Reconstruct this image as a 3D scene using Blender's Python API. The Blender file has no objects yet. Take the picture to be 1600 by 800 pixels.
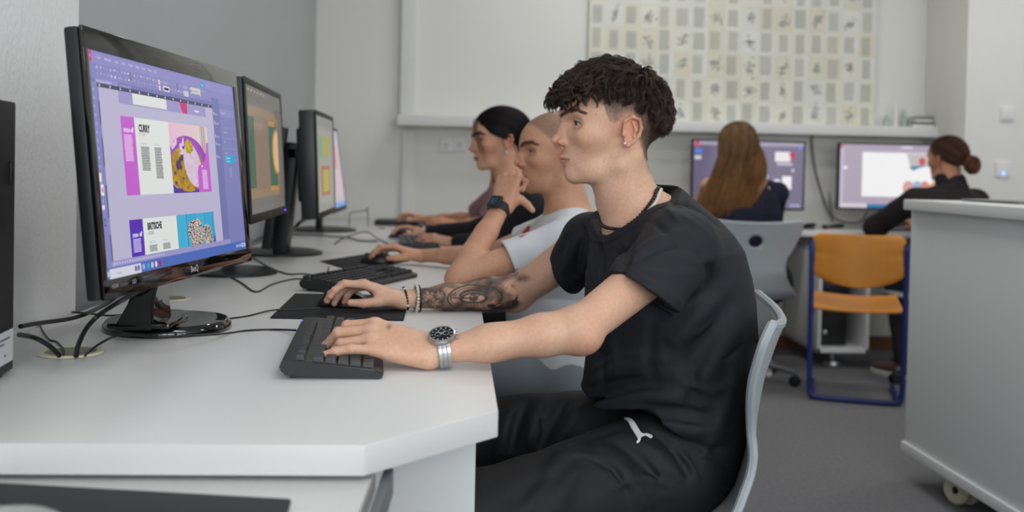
import bpy, bmesh, math, random, sys, time
import numpy as np
from mathutils import Vector, Matrix
T0 = time.time()
random.seed(7)
SC = bpy.context.scene
COL = SC.collection
F = 1556.0                      # focal length in pixels of the 1600 px wide frame
CAMH = 1.06
VX, VY = 716.0, 263.2           # where the room's depth axis vanishes
ROLL = 0.021
PITCH = math.radians(1.2)
DESK = 0.74
HALF_PI = math.pi / 2
# ---------------------------------------------------------------- camera frame
YAW = math.atan((800 - VX) / F)
_f = np.array([math.sin(YAW) * math.cos(PITCH), math.cos(YAW) * math.cos(PITCH), -math.sin(PITCH)])
_r = np.array([math.cos(YAW), -math.sin(YAW), 0.0])
_u = np.cross(_r, _f)
CR = _r * math.cos(ROLL) + _u * math.sin(ROLL)
CU = -_r * math.sin(ROLL) + _u * math.cos(ROLL)
CF = _f
def _praw(p):
    d = np.asarray(p, float) - np.array([0, 0, CAMH])
    z = d @ CF
    return F * (d @ CR) / z, -F * (d @ CU) / z
_hx, _hy = _praw([0, 1e5, CAMH])
PPX = VX - _hx; PPY = VY - _hy  # principal point of the cropped frame
def proj(p):
    a, b = _praw(p)
    return PPX + a, PPY + b
def ray(x, y):
    return CF + CR * (x - PPX) / F - CU * (y - PPY) / F
def PY(x, y, Y):                # point of the room at depth Y seen at x, y
    d = ray(x, y); t = Y / d[1]
    return np.array([0, 0, CAMH]) + d * t
def PZ(x, y, z=DESK):           # point of the room at height z
    d = ray(x, y); t = (z - CAMH) / d[2]
    return np.array([0, 0, CAMH]) + d * t
def V(*a): return np.array(a, float)
def unit(v):
    v = np.asarray(v, float); return v / (np.linalg.norm(v) + 1e-12)

# ---------------------------------------------------------------- materials
def lin(c):
    return tuple((x / 12.92 if x <= .04045 else ((x + .055) / 1.055) ** 2.4) for x in c)
def hexc(h):
    return lin(tuple(int(h[i:i + 2], 16) / 255 for i in (0, 2, 4)))
MATS = {}
def mat(name, color=(.8, .8, .8), rough=.5, metal=0., bump=0., bscale=200., spec=None, noise=0., nscale=8., sss=0.,
        coat=0., trans=0., vcol=False, emit=None, estr=1., alpha=None, sheen=0., bdist=.001, ior=None, stretch=None):
    if name in MATS: return MATS[name]
    m = bpy.data.materials.new(name); m.use_nodes = True
    nt = m.node_tree; N = nt.nodes; L = nt.links
    b = N['Principled BSDF']
    if isinstance(color, str): color = hexc(color)
    b.inputs['Base Color'].default_value = (*color[:3], 1)
    b.inputs['Roughness'].default_value = rough
    b.inputs['Metallic'].default_value = metal
    if spec is not None: b.inputs['Specular IOR Level'].default_value = spec
    if coat: b.inputs['Coat Weight'].default_value = coat; b.inputs['Coat Roughness'].default_value = .05
    if trans: b.inputs['Transmission Weight'].default_value = trans
    if ior: b.inputs['IOR'].default_value = ior
    if sheen: b.inputs['Sheen Weight'].default_value = sheen
    if sss:
        b.inputs['Subsurface Weight'].default_value = sss
        b.inputs['Subsurface Radius'].default_value = (.012, .004, .002)
        b.inputs['Subsurface Scale'].default_value = 1.
    src = None
    if vcol:
        a = N.new('ShaderNodeAttribute'); a.attribute_name = 'Col'; src = a.outputs['Color']
    tc = N.new('ShaderNodeTexCoord')
    co = tc.outputs['Object']
    if stretch:
        mp = N.new('ShaderNodeMapping'); mp.inputs['Scale'].default_value = stretch
        L.new(co, mp.inputs['Vector']); co = mp.outputs['Vector']
    if noise:
        n = N.new('ShaderNodeTexNoise'); n.inputs['Scale'].default_value = nscale; n.inputs['Detail'].default_value = 6
        L.new(co, n.inputs['Vector'])
        mr = N.new('ShaderNodeMapRange'); mr.inputs['From Min'].default_value = .3; mr.inputs['From Max'].default_value = .7
        mr.inputs['To Min'].default_value = 1 - noise; mr.inputs['To Max'].default_value = 1 + noise
        L.new(n.outputs['Fac'], mr.inputs['Value'])
        mx = N.new('ShaderNodeVectorMath'); mx.operation = 'SCALE'
        if src: L.new(src, mx.inputs[0])
        else: mx.inputs[0].default_value = color[:3]
        L.new(mr.outputs[0], mx.inputs['Scale']); src = mx.outputs[0]
    if src: L.new(src, b.inputs['Base Color'])
    if bump:
        n2 = N.new('ShaderNodeTexNoise'); n2.inputs['Scale'].default_value = bscale; n2.inputs['Detail'].default_value = 4
        L.new(co, n2.inputs['Vector'])
        bp = N.new('ShaderNodeBump'); bp.inputs['Strength'].default_value = bump; bp.inputs['Distance'].default_value = bdist
        L.new(n2.outputs['Fac'], bp.inputs['Height']); L.new(bp.outputs[0], b.inputs['Normal'])
    if emit is not None:
        if emit == 'vcol':
            L.new(src, b.inputs['Emission Color'])
            b.inputs['Base Color'].default_value = (.01, .01, .01, 1)
            for l in list(b.inputs['Base Color'].links): L.remove(l)
        else:
            b.inputs['Emission Color'].default_value = (*(hexc(emit) if isinstance(emit, str) else emit), 1)
        b.inputs['Emission Strength'].default_value = estr
    MATS[name] = m
    return m

# ---------------------------------------------------------------- objects
def tag(o, label=None, cat=None, group=None, kind=None):
    if label: o['label'] = label
    if cat: o['category'] = cat
    if group: o['group'] = group
    if kind: o['kind'] = kind
    return o
def setparent(o, parent):
    if parent is not None:
        o.parent = parent
        pm = Matrix.Translation(parent.location) if parent.parent is None else parent['_mw_t'] if False else None
        o.matrix_parent_inverse = WM[parent.name].inverted()
WM = {}
def root(name, label, cat, loc=(0, 0, 0), group=None):
    o = bpy.data.objects.new(name, None); COL.objects.link(o)
    o.location = loc; o.empty_display_size = .05
    WM[o.name] = Matrix.Translation(Vector(loc))
    tag(o, label, cat, group)
    return o
def from_pydata(name, verts, faces, m=None, parent=None, smooth=False, cols=None, sharp=None):
    me = bpy.data.meshes.new(name)
    if isinstance(verts, np.ndarray) and isinstance(faces, np.ndarray):
        me.vertices.add(len(verts)); me.vertices.foreach_set('co', verts.astype(np.float32).ravel())
        nf, k = faces.shape
        me.loops.add(nf * k); me.loops.foreach_set('vertex_index', faces.astype(np.int32).ravel())
        me.polygons.add(nf); me.polygons.foreach_set('loop_start', np.arange(nf, dtype=np.int32) * k)
        try: me.polygons.foreach_set('loop_total', np.full(nf, k, np.int32))
        except Exception: pass
        me.update(calc_edges=True); me.validate()
    else:
        me.from_pydata([tuple(v) for v in verts], [], [tuple(f) for f in faces]); me.update()
    if smooth: me.polygons.foreach_set('use_smooth', np.ones(len(me.polygons), bool))
    if cols is not None:
        a = me.color_attributes.new('Col', 'FLOAT_COLOR', 'POINT')
        c = np.ones((len(me.vertices), 4), np.float32); c[:, :3] = cols
        a.data.foreach_set('color', c.ravel())
    o = bpy.data.objects.new(name, me); COL.objects.link(o)
    WM[o.name] = Matrix.Identity(4)
    if m: me.materials.append(m)
    setparent(o, parent)
    return o
class MB:
    """collects shapes in a bmesh and links them as one mesh object"""
    def __init__(s): s.b = bmesh.new()
    def add(s, tmp, M=None):
        me = bpy.data.meshes.new('t'); tmp.to_mesh(me); tmp.free()
        if M is not None: me.transform(M)
        s.b.from_mesh(me); bpy.data.meshes.remove(me); return s
    def box(s, c, d, rz=0, bev=0, seg=2, M=None, rx=0, ry=0):
        t = bmesh.new(); bmesh.ops.create_cube(t, size=1)
        for v in t.verts: v.co = Vector((v.co.x * d[0], v.co.y * d[1], v.co.z * d[2]))
        if bev: bmesh.ops.bevel(t, geom=t.edges[:], offset=bev, segments=seg, profile=.6, affect='EDGES')
        MM = Matrix.Translation(Vector(c)) @ Matrix.Rotation(rz, 4, 'Z') @ Matrix.Rotation(ry, 4, 'Y') @ Matrix.Rotation(rx, 4, 'X')
        if M is not None: MM = M @ MM
        return s.add(t, MM)
    def prism(s, pts, z0, z1, bev=0, M=None, seg=2):
        t = bmesh.new()
        a = [t.verts.new((x, y, z0)) for x, y in pts]
        f = t.faces.new(a)
        r = bmesh.ops.extrude_face_region(t, geom=[f])
        for v in r['geom']:
            if isinstance(v, bmesh.types.BMVert): v.co.z = z1
        bmesh.ops.recalc_face_normals(t, faces=t.faces[:])
        if bev: bmesh.ops.bevel(t, geom=t.edges[:], offset=bev, segments=seg, profile=.6, affect='EDGES')
        return s.add(t, M)
    def cyl(s, a, b, r, r2=None, n=24, bev=0):
        a = Vector(a); b = Vector(b); d = b - a
        t = bmesh.new()
        bmesh.ops.create_cone(t, cap_ends=True, segments=n, radius1=r, radius2=r if r2 is None else r2, depth=d.length)
        if bev:
            es = [e for e in t.edges if len(e.link_faces) == 2 and any(len(f.verts) > 4 for f in e.link_faces)]
            bmesh.ops.bevel(t, geom=es, offset=bev, segments=2, profile=.6, affect='EDGES')
        q = d.to_track_quat('Z', 'Y').to_matrix().to_4x4()
        return s.add(t, Matrix.Translation((a + b) / 2) @ q)
    def lathe(s, prof, c=(0, 0, 0), n=32, M=None, sx=1, sy=1):
        t = bmesh.new(); rings = []
        for r, z in prof:
            if r < 1e-6: rings.append([t.verts.new((0, 0, z))])
            else: rings.append([t.verts.new((r * sx * math.cos(2 * math.pi * i / n), r * sy * math.sin(2 * math.pi * i / n), z)) for i in range(n)])
        for A, B in zip(rings, rings[1:]):
            for i in range(n):
                j = (i + 1) % n
                if len(A) == 1 and len(B) == 1: continue
                if len(A) == 1: t.faces.new((A[0], B[j], B[i]))
                elif len(B) == 1: t.faces.new((A[i], A[j], B[0]))
                else: t.faces.new((A[i], A[j], B[j], B[i]))
        MM = Matrix.Translation(Vector(c))
        if M is not None: MM = MM @ M
        return s.add(t, MM)
    def tube(s, pts, r, n=8, sub=4, closed=False):
        P = catmull(pts, sub, closed) if sub > 1 else [Vector(p) for p in pts]
        t = bmesh.new(); rings = []; m = len(P)
        up = Vector((0.03, .02, 1)).normalized(); prev = None
        for i, p in enumerate(P):
            d = (P[(i + 1) % m] - P[i - 1]) if closed else (P[min(i + 1, m - 1)] - P[max(i - 1, 0)])
            d.normalize()
            if prev is None:
                x = d.cross(up)
                if x.length < .1: x = d.cross(Vector((1, 0, 0)))
            else: x = prev - d * prev.dot(d)
            x.normalize(); prev = x; y = d.cross(x)
            rr = r[min(int(i * len(r) / m), len(r) - 1)] if isinstance(r, (list, tuple)) else r
            rings.append([t.verts.new(p + (x * math.cos(2 * math.pi * k / n) + y * math.sin(2 * math.pi * k / n)) * rr) for k in range(n)])
        pairs = list(zip(rings, rings[1:])) + ([(rings[-1], rings[0])] if closed else [])
        for A, B in pairs:
            for k in range(n): t.faces.new((A[k], A[(k + 1) % n], B[(k + 1) % n], B[k]))
        if not closed: t.faces.new(rings[0][::-1]); t.faces.new(rings[-1])
        return s.add(t)
    def sphere(s, c, r, u=16, v=10, M=None):
        t = bmesh.new(); bmesh.ops.create_uvsphere(t, u_segments=u, v_segments=v, radius=1)
        rr = r if hasattr(r, '__len__') else (r, r, r)
        MM = Matrix.Translation(Vector(c)) @ (M if M is not None else Matrix.Identity(4)) @ Matrix.Diagonal((*rr, 1))
        return s.add(t, MM)
    def build(s, name, m, parent=None, smooth=None, M=None, angle=40):
        me = bpy.data.meshes.new(name)
        bmesh.ops.recalc_face_normals(s.b, faces=s.b.faces[:])
        s.b.to_mesh(me); s.b.free()
        if M is not None: me.transform(M)
        me.materials.append(m)
        if smooth is not False:
            me.polygons.foreach_set('use_smooth', np.ones(len(me.polygons), bool))
            me.set_sharp_from_angle(angle=math.radians(angle))
        o = bpy.data.objects.new(name, me); COL.objects.link(o)
        WM[o.name] = Matrix.Identity(4)
        setparent(o, parent)
        return o
def catmull(pts, sub=6, closed=False):
    P = [Vector(p) for p in pts]; n = len(P); out = []
    rng = range(n if closed else n - 1)
    for i in rng:
        if closed: a, b, c, d = P[i - 1], P[i], P[(i + 1) % n], P[(i + 2) % n]
        else: a, b, c, d = P[max(i - 1, 0)], P[i], P[i + 1], P[min(i + 2, n - 1)]
        for k in range(sub):
            t = k / sub
            out.append(.5 * ((2 * b) + (-a + c) * t + (2 * a - 5 * b + 4 * c - d) * t * t + (-a + 3 * b - 3 * c + d) * t ** 3))
    if not closed: out.append(P[-1])
    return out
def copy_tree(o, parent=None, M=None, label=None, group=None):
    c = o.copy(); COL.objects.link(c)
    if parent is not None: c.parent = parent
    if M is not None: c.matrix_world = M @ WM[o.name]; WM[c.name] = M @ WM[o.name]
    if label: c['label'] = label
    if group: c['group'] = group
    for ch in list(o.children): copy_tree(ch, c)
    return c
def text_mesh(s, size, bold=0., squash=1.):
    cu = bpy.data.curves.new('t', 'FONT'); cu.body = s; cu.size = size; cu.offset = bold; cu.resolution_u = 3
    cu.space_character = 1.0
    o = bpy.data.objects.new('t', cu); COL.objects.link(o)
    bpy.context.view_layer.update()
    me = bpy.data.meshes.new_from_object(o.evaluated_get(bpy.context.evaluated_depsgraph_get()))
    vs = np.zeros(len(me.vertices) * 3, np.float32); me.vertices.foreach_get('co', vs); vs = vs.reshape(-1, 3)
    vs[:, 0] *= squash
    fs = [tuple(p.vertices) for p in me.polygons]
    bpy.data.objects.remove(o); bpy.data.meshes.remove(me); bpy.data.curves.remove(cu)
    return vs, fs
class Flat:
    """a flat print or display: coloured rectangles, polygons and words in one mesh, u to the right and v down"""
    def __init__(s): s.v = []; s.f = []; s.c = []; s.n = 0
    def poly(s, pts, col, z=0.):
        k = len(s.v)
        for u, v in pts: s.v.append((u, -v, z)); s.c.append(col)
        s.f.append(tuple(range(k, k + len(pts)))[::-1])
    def rect(s, x0, y0, x1, y1, col, z=0.): s.poly([(x0, y0), (x1, y0), (x1, y1), (x0, y1)], col, z)
    def ell(s, cx, cy, rx, ry, col, z=0., n=20, ph=0): s.poly([(cx + rx * math.cos(t * 2 * math.pi / n + ph), cy + ry * math.sin(t * 2 * math.pi / n + ph)) for t in range(n)], col, z)
    def text(s, str_, x, y, size, col, z=0., bold=0., squash=1.):
        vs, fs = text_mesh(str_, size, bold, squash); k = len(s.v)
        for p in vs: s.v.append((x + p[0], -y + p[1], z)); s.c.append(col)
        for f in fs: s.f.append(tuple(i + k for i in f))
    def grid(s, x0, y0, x1, y1, nx, ny, fn, z=0.):
        k = len(s.v)
        for j in range(ny + 1):
            for i in range(nx + 1):
                u, v = i / nx, j / ny
                s.v.append((x0 + (x1 - x0) * u, -(y0 + (y1 - y0) * v), z)); s.c.append(fn(u, v))
        for j in range(ny):
            for i in range(nx):
                a = k + j * (nx + 1) + i
                s.f.append((a, a + nx + 1, a + nx + 2, a + 1))
    def build(s, name, m, parent, M):
        o = from_pydata(name, s.v, s.f, m, parent, cols=np.array(s.c, np.float32))
        o.data.transform(M); return o
def frame(o, x, y, z):          # matrix with columns x, y, z and origin o
    M = Matrix.Identity(4)
    for i in range(3): M[i][0], M[i][1], M[i][2], M[i][3] = x[i], y[i], z[i], o[i]
    return M

# ---------------------------------------------------------------- distance fields
def nrm(v): return np.sqrt((v * v).sum(-1))
def smin(a, b, k):
    if k <= 0: return np.minimum(a, b)
    h = np.maximum(k - np.abs(a - b), 0) / k
    return np.minimum(a, b) - h * h * k * .25
def smax(a, b, k): return -smin(-a, -b, k)
def f_cap(a, b, ra, rb):
    a = np.asarray(a, np.float32); b = np.asarray(b, np.float32); ab = b - a; L2 = float(ab @ ab) + 1e-12
    def f(p):
        t = np.clip((p - a) @ ab / L2, 0, 1)
        return nrm(p - a - t[:, None] * ab) - (ra + (rb - ra) * t)
    return f
def f_ecap(a, b, ra, rb, flat, q):   # capsule squashed along `flat` by q (<1 thinner)
    a = np.asarray(a, np.float32); b = np.asarray(b, np.float32); ab = b - a; L2 = float(ab @ ab) + 1e-12
    fl = unit(flat); fl = unit(fl - unit(ab) * (fl @ unit(ab))).astype(np.float32)
    def f(p):
        t = np.clip((p - a) @ ab / L2, 0, 1)
        v = p - a - t[:, None] * ab
        h = v @ fl
        v = v + (h * (1 / q - 1))[:, None] * fl
        return (nrm(v) - (ra + (rb - ra) * t)) * (.5 + .5 * q)
    return f
def f_ell(c, r, R=None):
    c = np.asarray(c, np.float32); r = np.asarray(r, np.float32)
    def f(p):
        q = p - c
        if R is not None: q = q @ np.asarray(R, np.float32)
        k0 = nrm(q / r); k1 = nrm(q / (r * r)) + 1e-9
        return k0 * (k0 - 1) / k1
    return f
def f_loft(rows, axis=(0, 0, 1)):    # rows: (z, cx, cy, half a, half b, angle)
    rows = np.array(sorted(rows), float); z = rows[:, 0]
    def f(p):
        zz = p[:, 2]
        g = [np.interp(zz, z, rows[:, i]) for i in range(1, 6)]
        x = p[:, 0] - g[0]; y = p[:, 1] - g[1]; c = np.cos(g[4]); s = np.sin(g[4])
        u = x * c + y * s; v = -x * s + y * c
        k0 = np.sqrt((u / g[2]) ** 2 + (v / g[3]) ** 2) + 1e-6
        k1 = np.sqrt((u / g[2] ** 2) ** 2 + (v / g[3] ** 2) ** 2) + 1e-6
        d = k0 * (k0 - 1) / k1
        return np.maximum(np.maximum(d * .93, z[0] - zz), zz - z[-1])
    return f
class SDF:
    def __init__(s, R=None, o=None):
        s.it = []; s.disp = []; s.R = R; s.o = o
    def add(s, f, c, r, k=.01, op=0): s.it.append((f, np.asarray(c, np.float32), r, k, op)); return s
    def cap(s, a, b, ra, rb=None, k=.01, op=0):
        rb = ra if rb is None else rb; a = np.asarray(a, float); b = np.asarray(b, float)
        return s.add(f_cap(a, b, ra, rb), (a + b) / 2, np.linalg.norm(b - a) / 2 + max(ra, rb), k, op)
    def ecap(s, a, b, ra, rb, flat, q, k=.01, op=0):
        a = np.asarray(a, float); b = np.asarray(b, float)
        return s.add(f_ecap(a, b, ra, rb, flat, q), (a + b) / 2, np.linalg.norm(b - a) / 2 + max(ra, rb), k, op)
    def ell(s, c, r, k=.01, R=None, op=0): return s.add(f_ell(c, r, R), c, max(r), k, op)
    def chain(s, pts, rad, k=.01, op=0):
        for i in range(len(pts) - 1): s.cap(pts[i], pts[i + 1], rad[i], rad[i + 1], k, op)
        return s
    def sub(s, other, c, r, k=.01):      # union of a local-frame SDF
        return s.add(lambda p: other.ev(p, 0), c, r, k)
    def ev(s, p, margin=.02):
        if s.R is not None: p = ((p - s.o) @ s.R).astype(np.float32)
        d = np.full(len(p), 10., np.float32)
        for f, c, r, k, op in s.it:
            m = ((p - c) ** 2).sum(-1) < (r + k + margin + .012) ** 2
            if not m.any(): continue
            i = np.flatnonzero(m); v = f(p[i]).astype(np.float32)
            if op == 0: d[i] = smin(d[i], v, k)
            elif op == 1: d[i] = smax(d[i], -v, k)     # carve
            elif op == 2: d[i] = smax(d[i], v, k)      # keep inside (bounding sphere must cover all)
        for f in s.disp: 
            i = np.flatnonzero(np.abs(d) < .05)
            if len(i): d[i] += f(p[i])
        return d
def mesh_sdf(sdf, lo, hi, h, B=8):
    lo = np.asarray(lo, float); hi = np.asarray(hi, float)
    nb = np.ceil((hi - lo) / (h * B)).astype(int)
    n = nb * B + 1
    bi = np.stack(np.meshgrid(*[np.arange(k) for k in nb], indexing='ij'), -1).reshape(-1, 3)
    ctr = (lo + (bi + .5) * B * h).astype(np.float32)
    R = h * B * .87 * 1.5 + .004
    act = bi[np.abs(sdf.ev(ctr, R)) < R]
    G = np.full(int(n[0]) * int(n[1]) * int(n[2]), np.nan, np.float32)
    S = np.array([n[1] * n[2], n[2], 1], np.int64)
    off = np.stack(np.meshgrid(*[np.arange(B + 1)] * 3, indexing='ij'), -1).reshape(-1, 3)
    for c0 in range(0, len(act), 1500):
        ii = (act[c0:c0 + 1500, None, :] * B + off[None]).reshape(-1, 3)
        fl = ii @ S
        fl, u = np.unique(fl, return_index=True)
        p = (lo + ii[u] * h).astype(np.float32)
        G[fl] = sdf.ev(p, 3 * h + .004)
    g = np.flatnonzero(~np.isnan(G))
    # keep cells with all 8 corners
    gi = np.stack([g // S[0], (g // S[1]) % n[1], g % n[2]], -1)
    ok = (gi < n - 1).all(-1); g = g[ok]; gi = gi[ok]
    cn = [(a, b, c) for a in (0, 1) for b in (0, 1) for c in (0, 1)]
    vals = np.stack([G[g + int(np.dot(c, S))] for c in cn], -1)
    good = ~np.isnan(vals).any(-1); sg = vals < 0
    mixed = good & sg.any(-1) & ~sg.all(-1)
    g = g[mixed]; gi = gi[mixed]; vals = vals[mixed]
    acc = np.zeros((len(g), 3)); cnt = np.zeros(len(g))
    for i, a in enumerate(cn):
        for j, b in enumerate(cn):
            if i < j and sum(abs(x - y) for x, y in zip(a, b)) == 1:
                va = vals[:, i]; vb = vals[:, j]; m = (va < 0) != (vb < 0)
                t = np.where(m, va / np.where(m, va - vb, 1), 0)
                q = np.array(a) + t[:, None] * (np.array(b) - np.array(a))
                acc += q * m[:, None]; cnt += m
    verts = lo + (gi + acc / cnt[:, None]) * h
    quads = []
    for ax in range(3):
        e = S[ax]; o1 = S[(ax + 1) % 3]; o2 = S[(ax + 2) % 3]
        ga = G[g]; gb = G[g + e]
        m = (ga < 0) != (gb < 0)
        b0 = g[m]; flip = ga[m] < 0
        ids = [b0, b0 - o1, b0 - o1 - o2, b0 - o2]
        pos = [np.clip(np.searchsorted(g, q), 0, len(g) - 1) for q in ids]
        okk = np.ones(len(b0), bool)
        for q, ps in zip(ids, pos): okk &= g[ps] == q
        Q = np.stack(pos, -1)[okk]; fl = flip[okk]
        Q[~fl] = Q[~fl][:, ::-1]
        quads.append(Q)
    Q = np.concatenate(quads)
    return verts.astype(np.float32), Q
def wob(p, s, seed=0, n=5):      # cheap smooth noise in about [-1, 1]
    r = np.random.RandomState(seed); o = np.zeros(len(p), np.float32)
    for i in range(n):
        d = r.normal(size=3); d /= np.linalg.norm(d); d *= s * (0.6 + r.rand())
        o += np.sin(p @ d.astype(np.float32) + r.rand() * 6.28 + 1.3 * np.sin(p @ (np.roll(d, 1) * .7).astype(np.float32) + r.rand() * 6.28))
    return o / n * 1.4
def seg_dist(p, pts):
    d = np.full(len(p), 9., np.float32); tt = np.zeros(len(p), np.float32); m = len(pts) - 1
    for i in range(m):
        a = np.asarray(pts[i], np.float32); b = np.asarray(pts[i + 1], np.float32); ab = b - a
        t = np.clip((p - a) @ ab / (ab @ ab), 0, 1); q = nrm(p - a - t[:, None] * ab)
        u = q < d; d[u] = q[u]; tt[u] = (i + t[u]) / m
    return d, tt
def folds(lst):                   # lst of (points, width, amplitude): ridge > 0, crease < 0
    lst = [([np.asarray(q, float) for q in pts], w, a) for pts, w, a in lst]
    def f(p):
        o = np.zeros(len(p), np.float32)
        for pts, w, a in lst:
            c = sum(pts) / len(pts); r = max(np.linalg.norm(q - c) for q in pts) + 3 * w
            i = np.flatnonzero(((p - c) ** 2).sum(-1) < r * r)
            if len(i):
                d, t = seg_dist(p[i], pts)
                o[i] -= a * np.exp(-(d / w) ** 2) * np.sin(np.pi * np.clip(t * .9 + .05, 0, 1)) ** .5
        return o
    return f
def strands(name, P, R, m, parent, cols=None, sides=3):
    """P: (n, k, 3) centre lines, R: (k,) or (n, k) radii -> one mesh of thin tubes"""
    n, k, _ = P.shape
    R = np.broadcast_to(R, (n, k))
    T = np.gradient(P, axis=1); T /= np.linalg.norm(T, axis=-1, keepdims=True) + 1e-9
    up = np.array([.31, .21, .93]); X = np.cross(T, up); X /= np.linalg.norm(X, axis=-1, keepdims=True) + 1e-9
    Y = np.cross(T, X)
    a = np.arange(sides) * 2 * np.pi / sides
    Vv = P[:, :, None] + R[:, :, None, None] * (X[:, :, None] * np.cos(a)[:, None] + Y[:, :, None] * np.sin(a)[:, None])
    i = (np.arange(n) * k * sides)[:, None, None]; j = (np.arange(k - 1) * sides)[None, :, None]; s = np.arange(sides)[None, None]
    s2 = (s + 1) % sides
    q = np.stack([i + j + s, i + j + s2, i + j + sides + s2, i + j + sides + s], -1).reshape(-1, 4)
    c = None
    if cols is not None: c = np.repeat(cols.reshape(-1, 3), sides, axis=0) if np.ndim(cols) == 3 else np.repeat(cols, k * sides, axis=0)
    return from_pydata(name, Vv.reshape(-1, 3), q, m, parent, smooth=True, cols=c)
# ================================================================ camera, light, room
cam = bpy.data.cameras.new('camera'); camo = bpy.data.objects.new('camera', cam); COL.objects.link(camo)
cam.sensor_width = 36; cam.lens = F / 1600 * 36
cam.shift_x = (800 - PPX) / 1600; cam.shift_y = (PPY - 400) / 1600
cam.clip_start = .02
Mc = Matrix.Identity(4)
for i in range(3): Mc[i][0], Mc[i][1], Mc[i][2] = CR[i], CU[i], -CF[i]
Mc[2][3] = CAMH
camo.matrix_world = Mc
cam.dof.use_dof = True; cam.dof.focus_distance = 1.82; cam.dof.aperture_fstop = 3.3
SC.camera = camo
SC.view_settings.view_transform = 'Standard'; SC.view_settings.look = 'None'
SC.view_settings.gamma = 1; SC.view_settings.exposure = 0; SC.view_settings.use_curve_mapping = False
w = bpy.data.worlds.new('world'); SC.world = w; w.use_nodes = True
w.node_tree.nodes['Background'].inputs[0].default_value = (.80, .88, 1, 1)
w.node_tree.nodes['Background'].inputs[1].default_value = .8

def area(name, loc, size, power, rot, color=(1, 1, 1), spread=None):
    l = bpy.data.lights.new(name, 'AREA'); l.shape = 'RECTANGLE'; l.size, l.size_y = size; l.energy = power; l.color = color
    if spread: l.spread = spread
    o = bpy.data.objects.new(name, l); COL.objects.link(o); o.location = loc; o.rotation_euler = rot
    return o
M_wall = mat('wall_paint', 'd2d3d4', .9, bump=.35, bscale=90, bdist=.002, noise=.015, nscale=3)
M_wleft = mat('wall_paint_shaded', 'b6b9bb', .9, bump=.35, bscale=90, bdist=.002, noise=.015, nscale=3)  # recessed wall darkened in colour, so it looks less lit than the pillar
M_pillar = mat('wall_paint_lit', 'fafbfc', .9, bump=.8, bscale=70, bdist=.003)  # strong light falling on the pillar is put into this near-white colour
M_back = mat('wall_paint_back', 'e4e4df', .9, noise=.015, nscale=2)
M_ceil = mat('ceiling_paint', 'e8e8e6', .9)
M_floor = mat('carpet', '77777a', .95, bump=.8, bscale=400, bdist=.003, noise=.12, nscale=60)
M_lam = mat('white_laminate', 'dcdcdb', .33, noise=.02, nscale=3)
M_lamedge = mat('white_edge_band', 'e9eaea', .4)
M_trim = mat('white_trim', 'e2e3e0', .6)
M_panel = mat('light_grey_laminate', 'd6d9d9', .5, noise=.02, nscale=3)
M_dark = mat('black_plastic', '141416', .45)
M_gloss = mat('gloss_black_plastic', '08080a', .06, coat=.5)
M_blackm = mat('satin_black_plastic', '1b1d1f', .38)
M_cable = mat('black_cable', '15181b', .4)
M_key = mat('keycap_plastic', '26292d', .42)
M_grey = mat('grey_shell_plastic', 'a7afb4', .33, bump=.08, bscale=300)
M_chrome = mat('chrome', 'c8c8c8', .18, metal=1)
M_steel = mat('brushed_steel', 'b8b9bb', .3, metal=1)
M_alu = mat('grey_painted_metal', '6d7175', .4, metal=.6)
M_wood = mat('orange_beech', 'd58a2c', .4, noise=.08, nscale=9, stretch=(1, 1, .12))
M_blue = mat('blue_powder_coat', '1c2a6e', .4)
M_cream = mat('cream_plastic', 'd9d6bb', .4)
M_whitepl = mat('white_plastic', 'e6e6e4', .4)
M_disp = mat('display_light', vcol=True, emit='vcol', estr=.9, rough=.3)

def struct(name, mb, m, parent=None):
    o = mb.build(name, m, parent)
    if parent is None: o['kind'] = 'structure'
    return o
YB = 6.0
struct('floor', MB().box((2, 2, -.05), (6.4, 9.4, .1)), M_floor)
struct('ceiling', MB().box((2, 2, 3.05), (6.4, 9.4, .1)), M_ceil)
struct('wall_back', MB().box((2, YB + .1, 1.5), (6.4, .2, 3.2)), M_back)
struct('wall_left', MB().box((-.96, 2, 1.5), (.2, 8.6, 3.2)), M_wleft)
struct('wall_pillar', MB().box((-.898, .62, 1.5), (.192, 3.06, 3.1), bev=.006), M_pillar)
struct('wall_right', MB().box((4.5, 2, 1.5), (.2, 8.6, 3.2)), M_wall)
struct('wall_corner', MB().box((3.63, 5.75, 1.5), (1.54, .5, 3.1), bev=.004), M_back)
wf = MB()
for c, d in (((2, -2.3, .4), (6.4, .2, .9)), ((2, -2.3, 2.88), (6.4, .2, .4)), ((-.8, -2.3, 1.7), (.5, .2, 2.2)), ((1.85, -2.3, 1.7), (.3, .2, 2.2)), ((4.5, -2.3, 1.7), (.5, .2, 2.2))):
    wf.box(c, d)
struct('wall_front', wf, M_wall)
for n, (x0, x1) in enumerate(((-.55, 1.7), (2.0, 4.25))):
    f = MB(); z0, z1 = .85, 2.68
    for c, d in ((((x0 + x1) / 2, -2.3, z0 + .03), (x1 - x0, .08, .06)), (((x0 + x1) / 2, -2.3, z1 - .03), (x1 - x0, .08, .06)),
                 ((x0 + .03, -2.3, 1.76), (.06, .08, 1.83)), ((x1 - .03, -2.3, 1.76), (.06, .08, 1.83)), (((x0 + x1) / 2, -2.3, 1.76), (.08, .08, 1.83))): f.box(c, d, bev=.004)
    struct('window_%d' % (n + 1), f, M_trim)
    area('daylight', ((x0 + x1) / 2, -2.36, 1.77), (2.1, 1.75), 50, (math.radians(-90), 0, math.pi), (.965, .985, 1))
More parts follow.
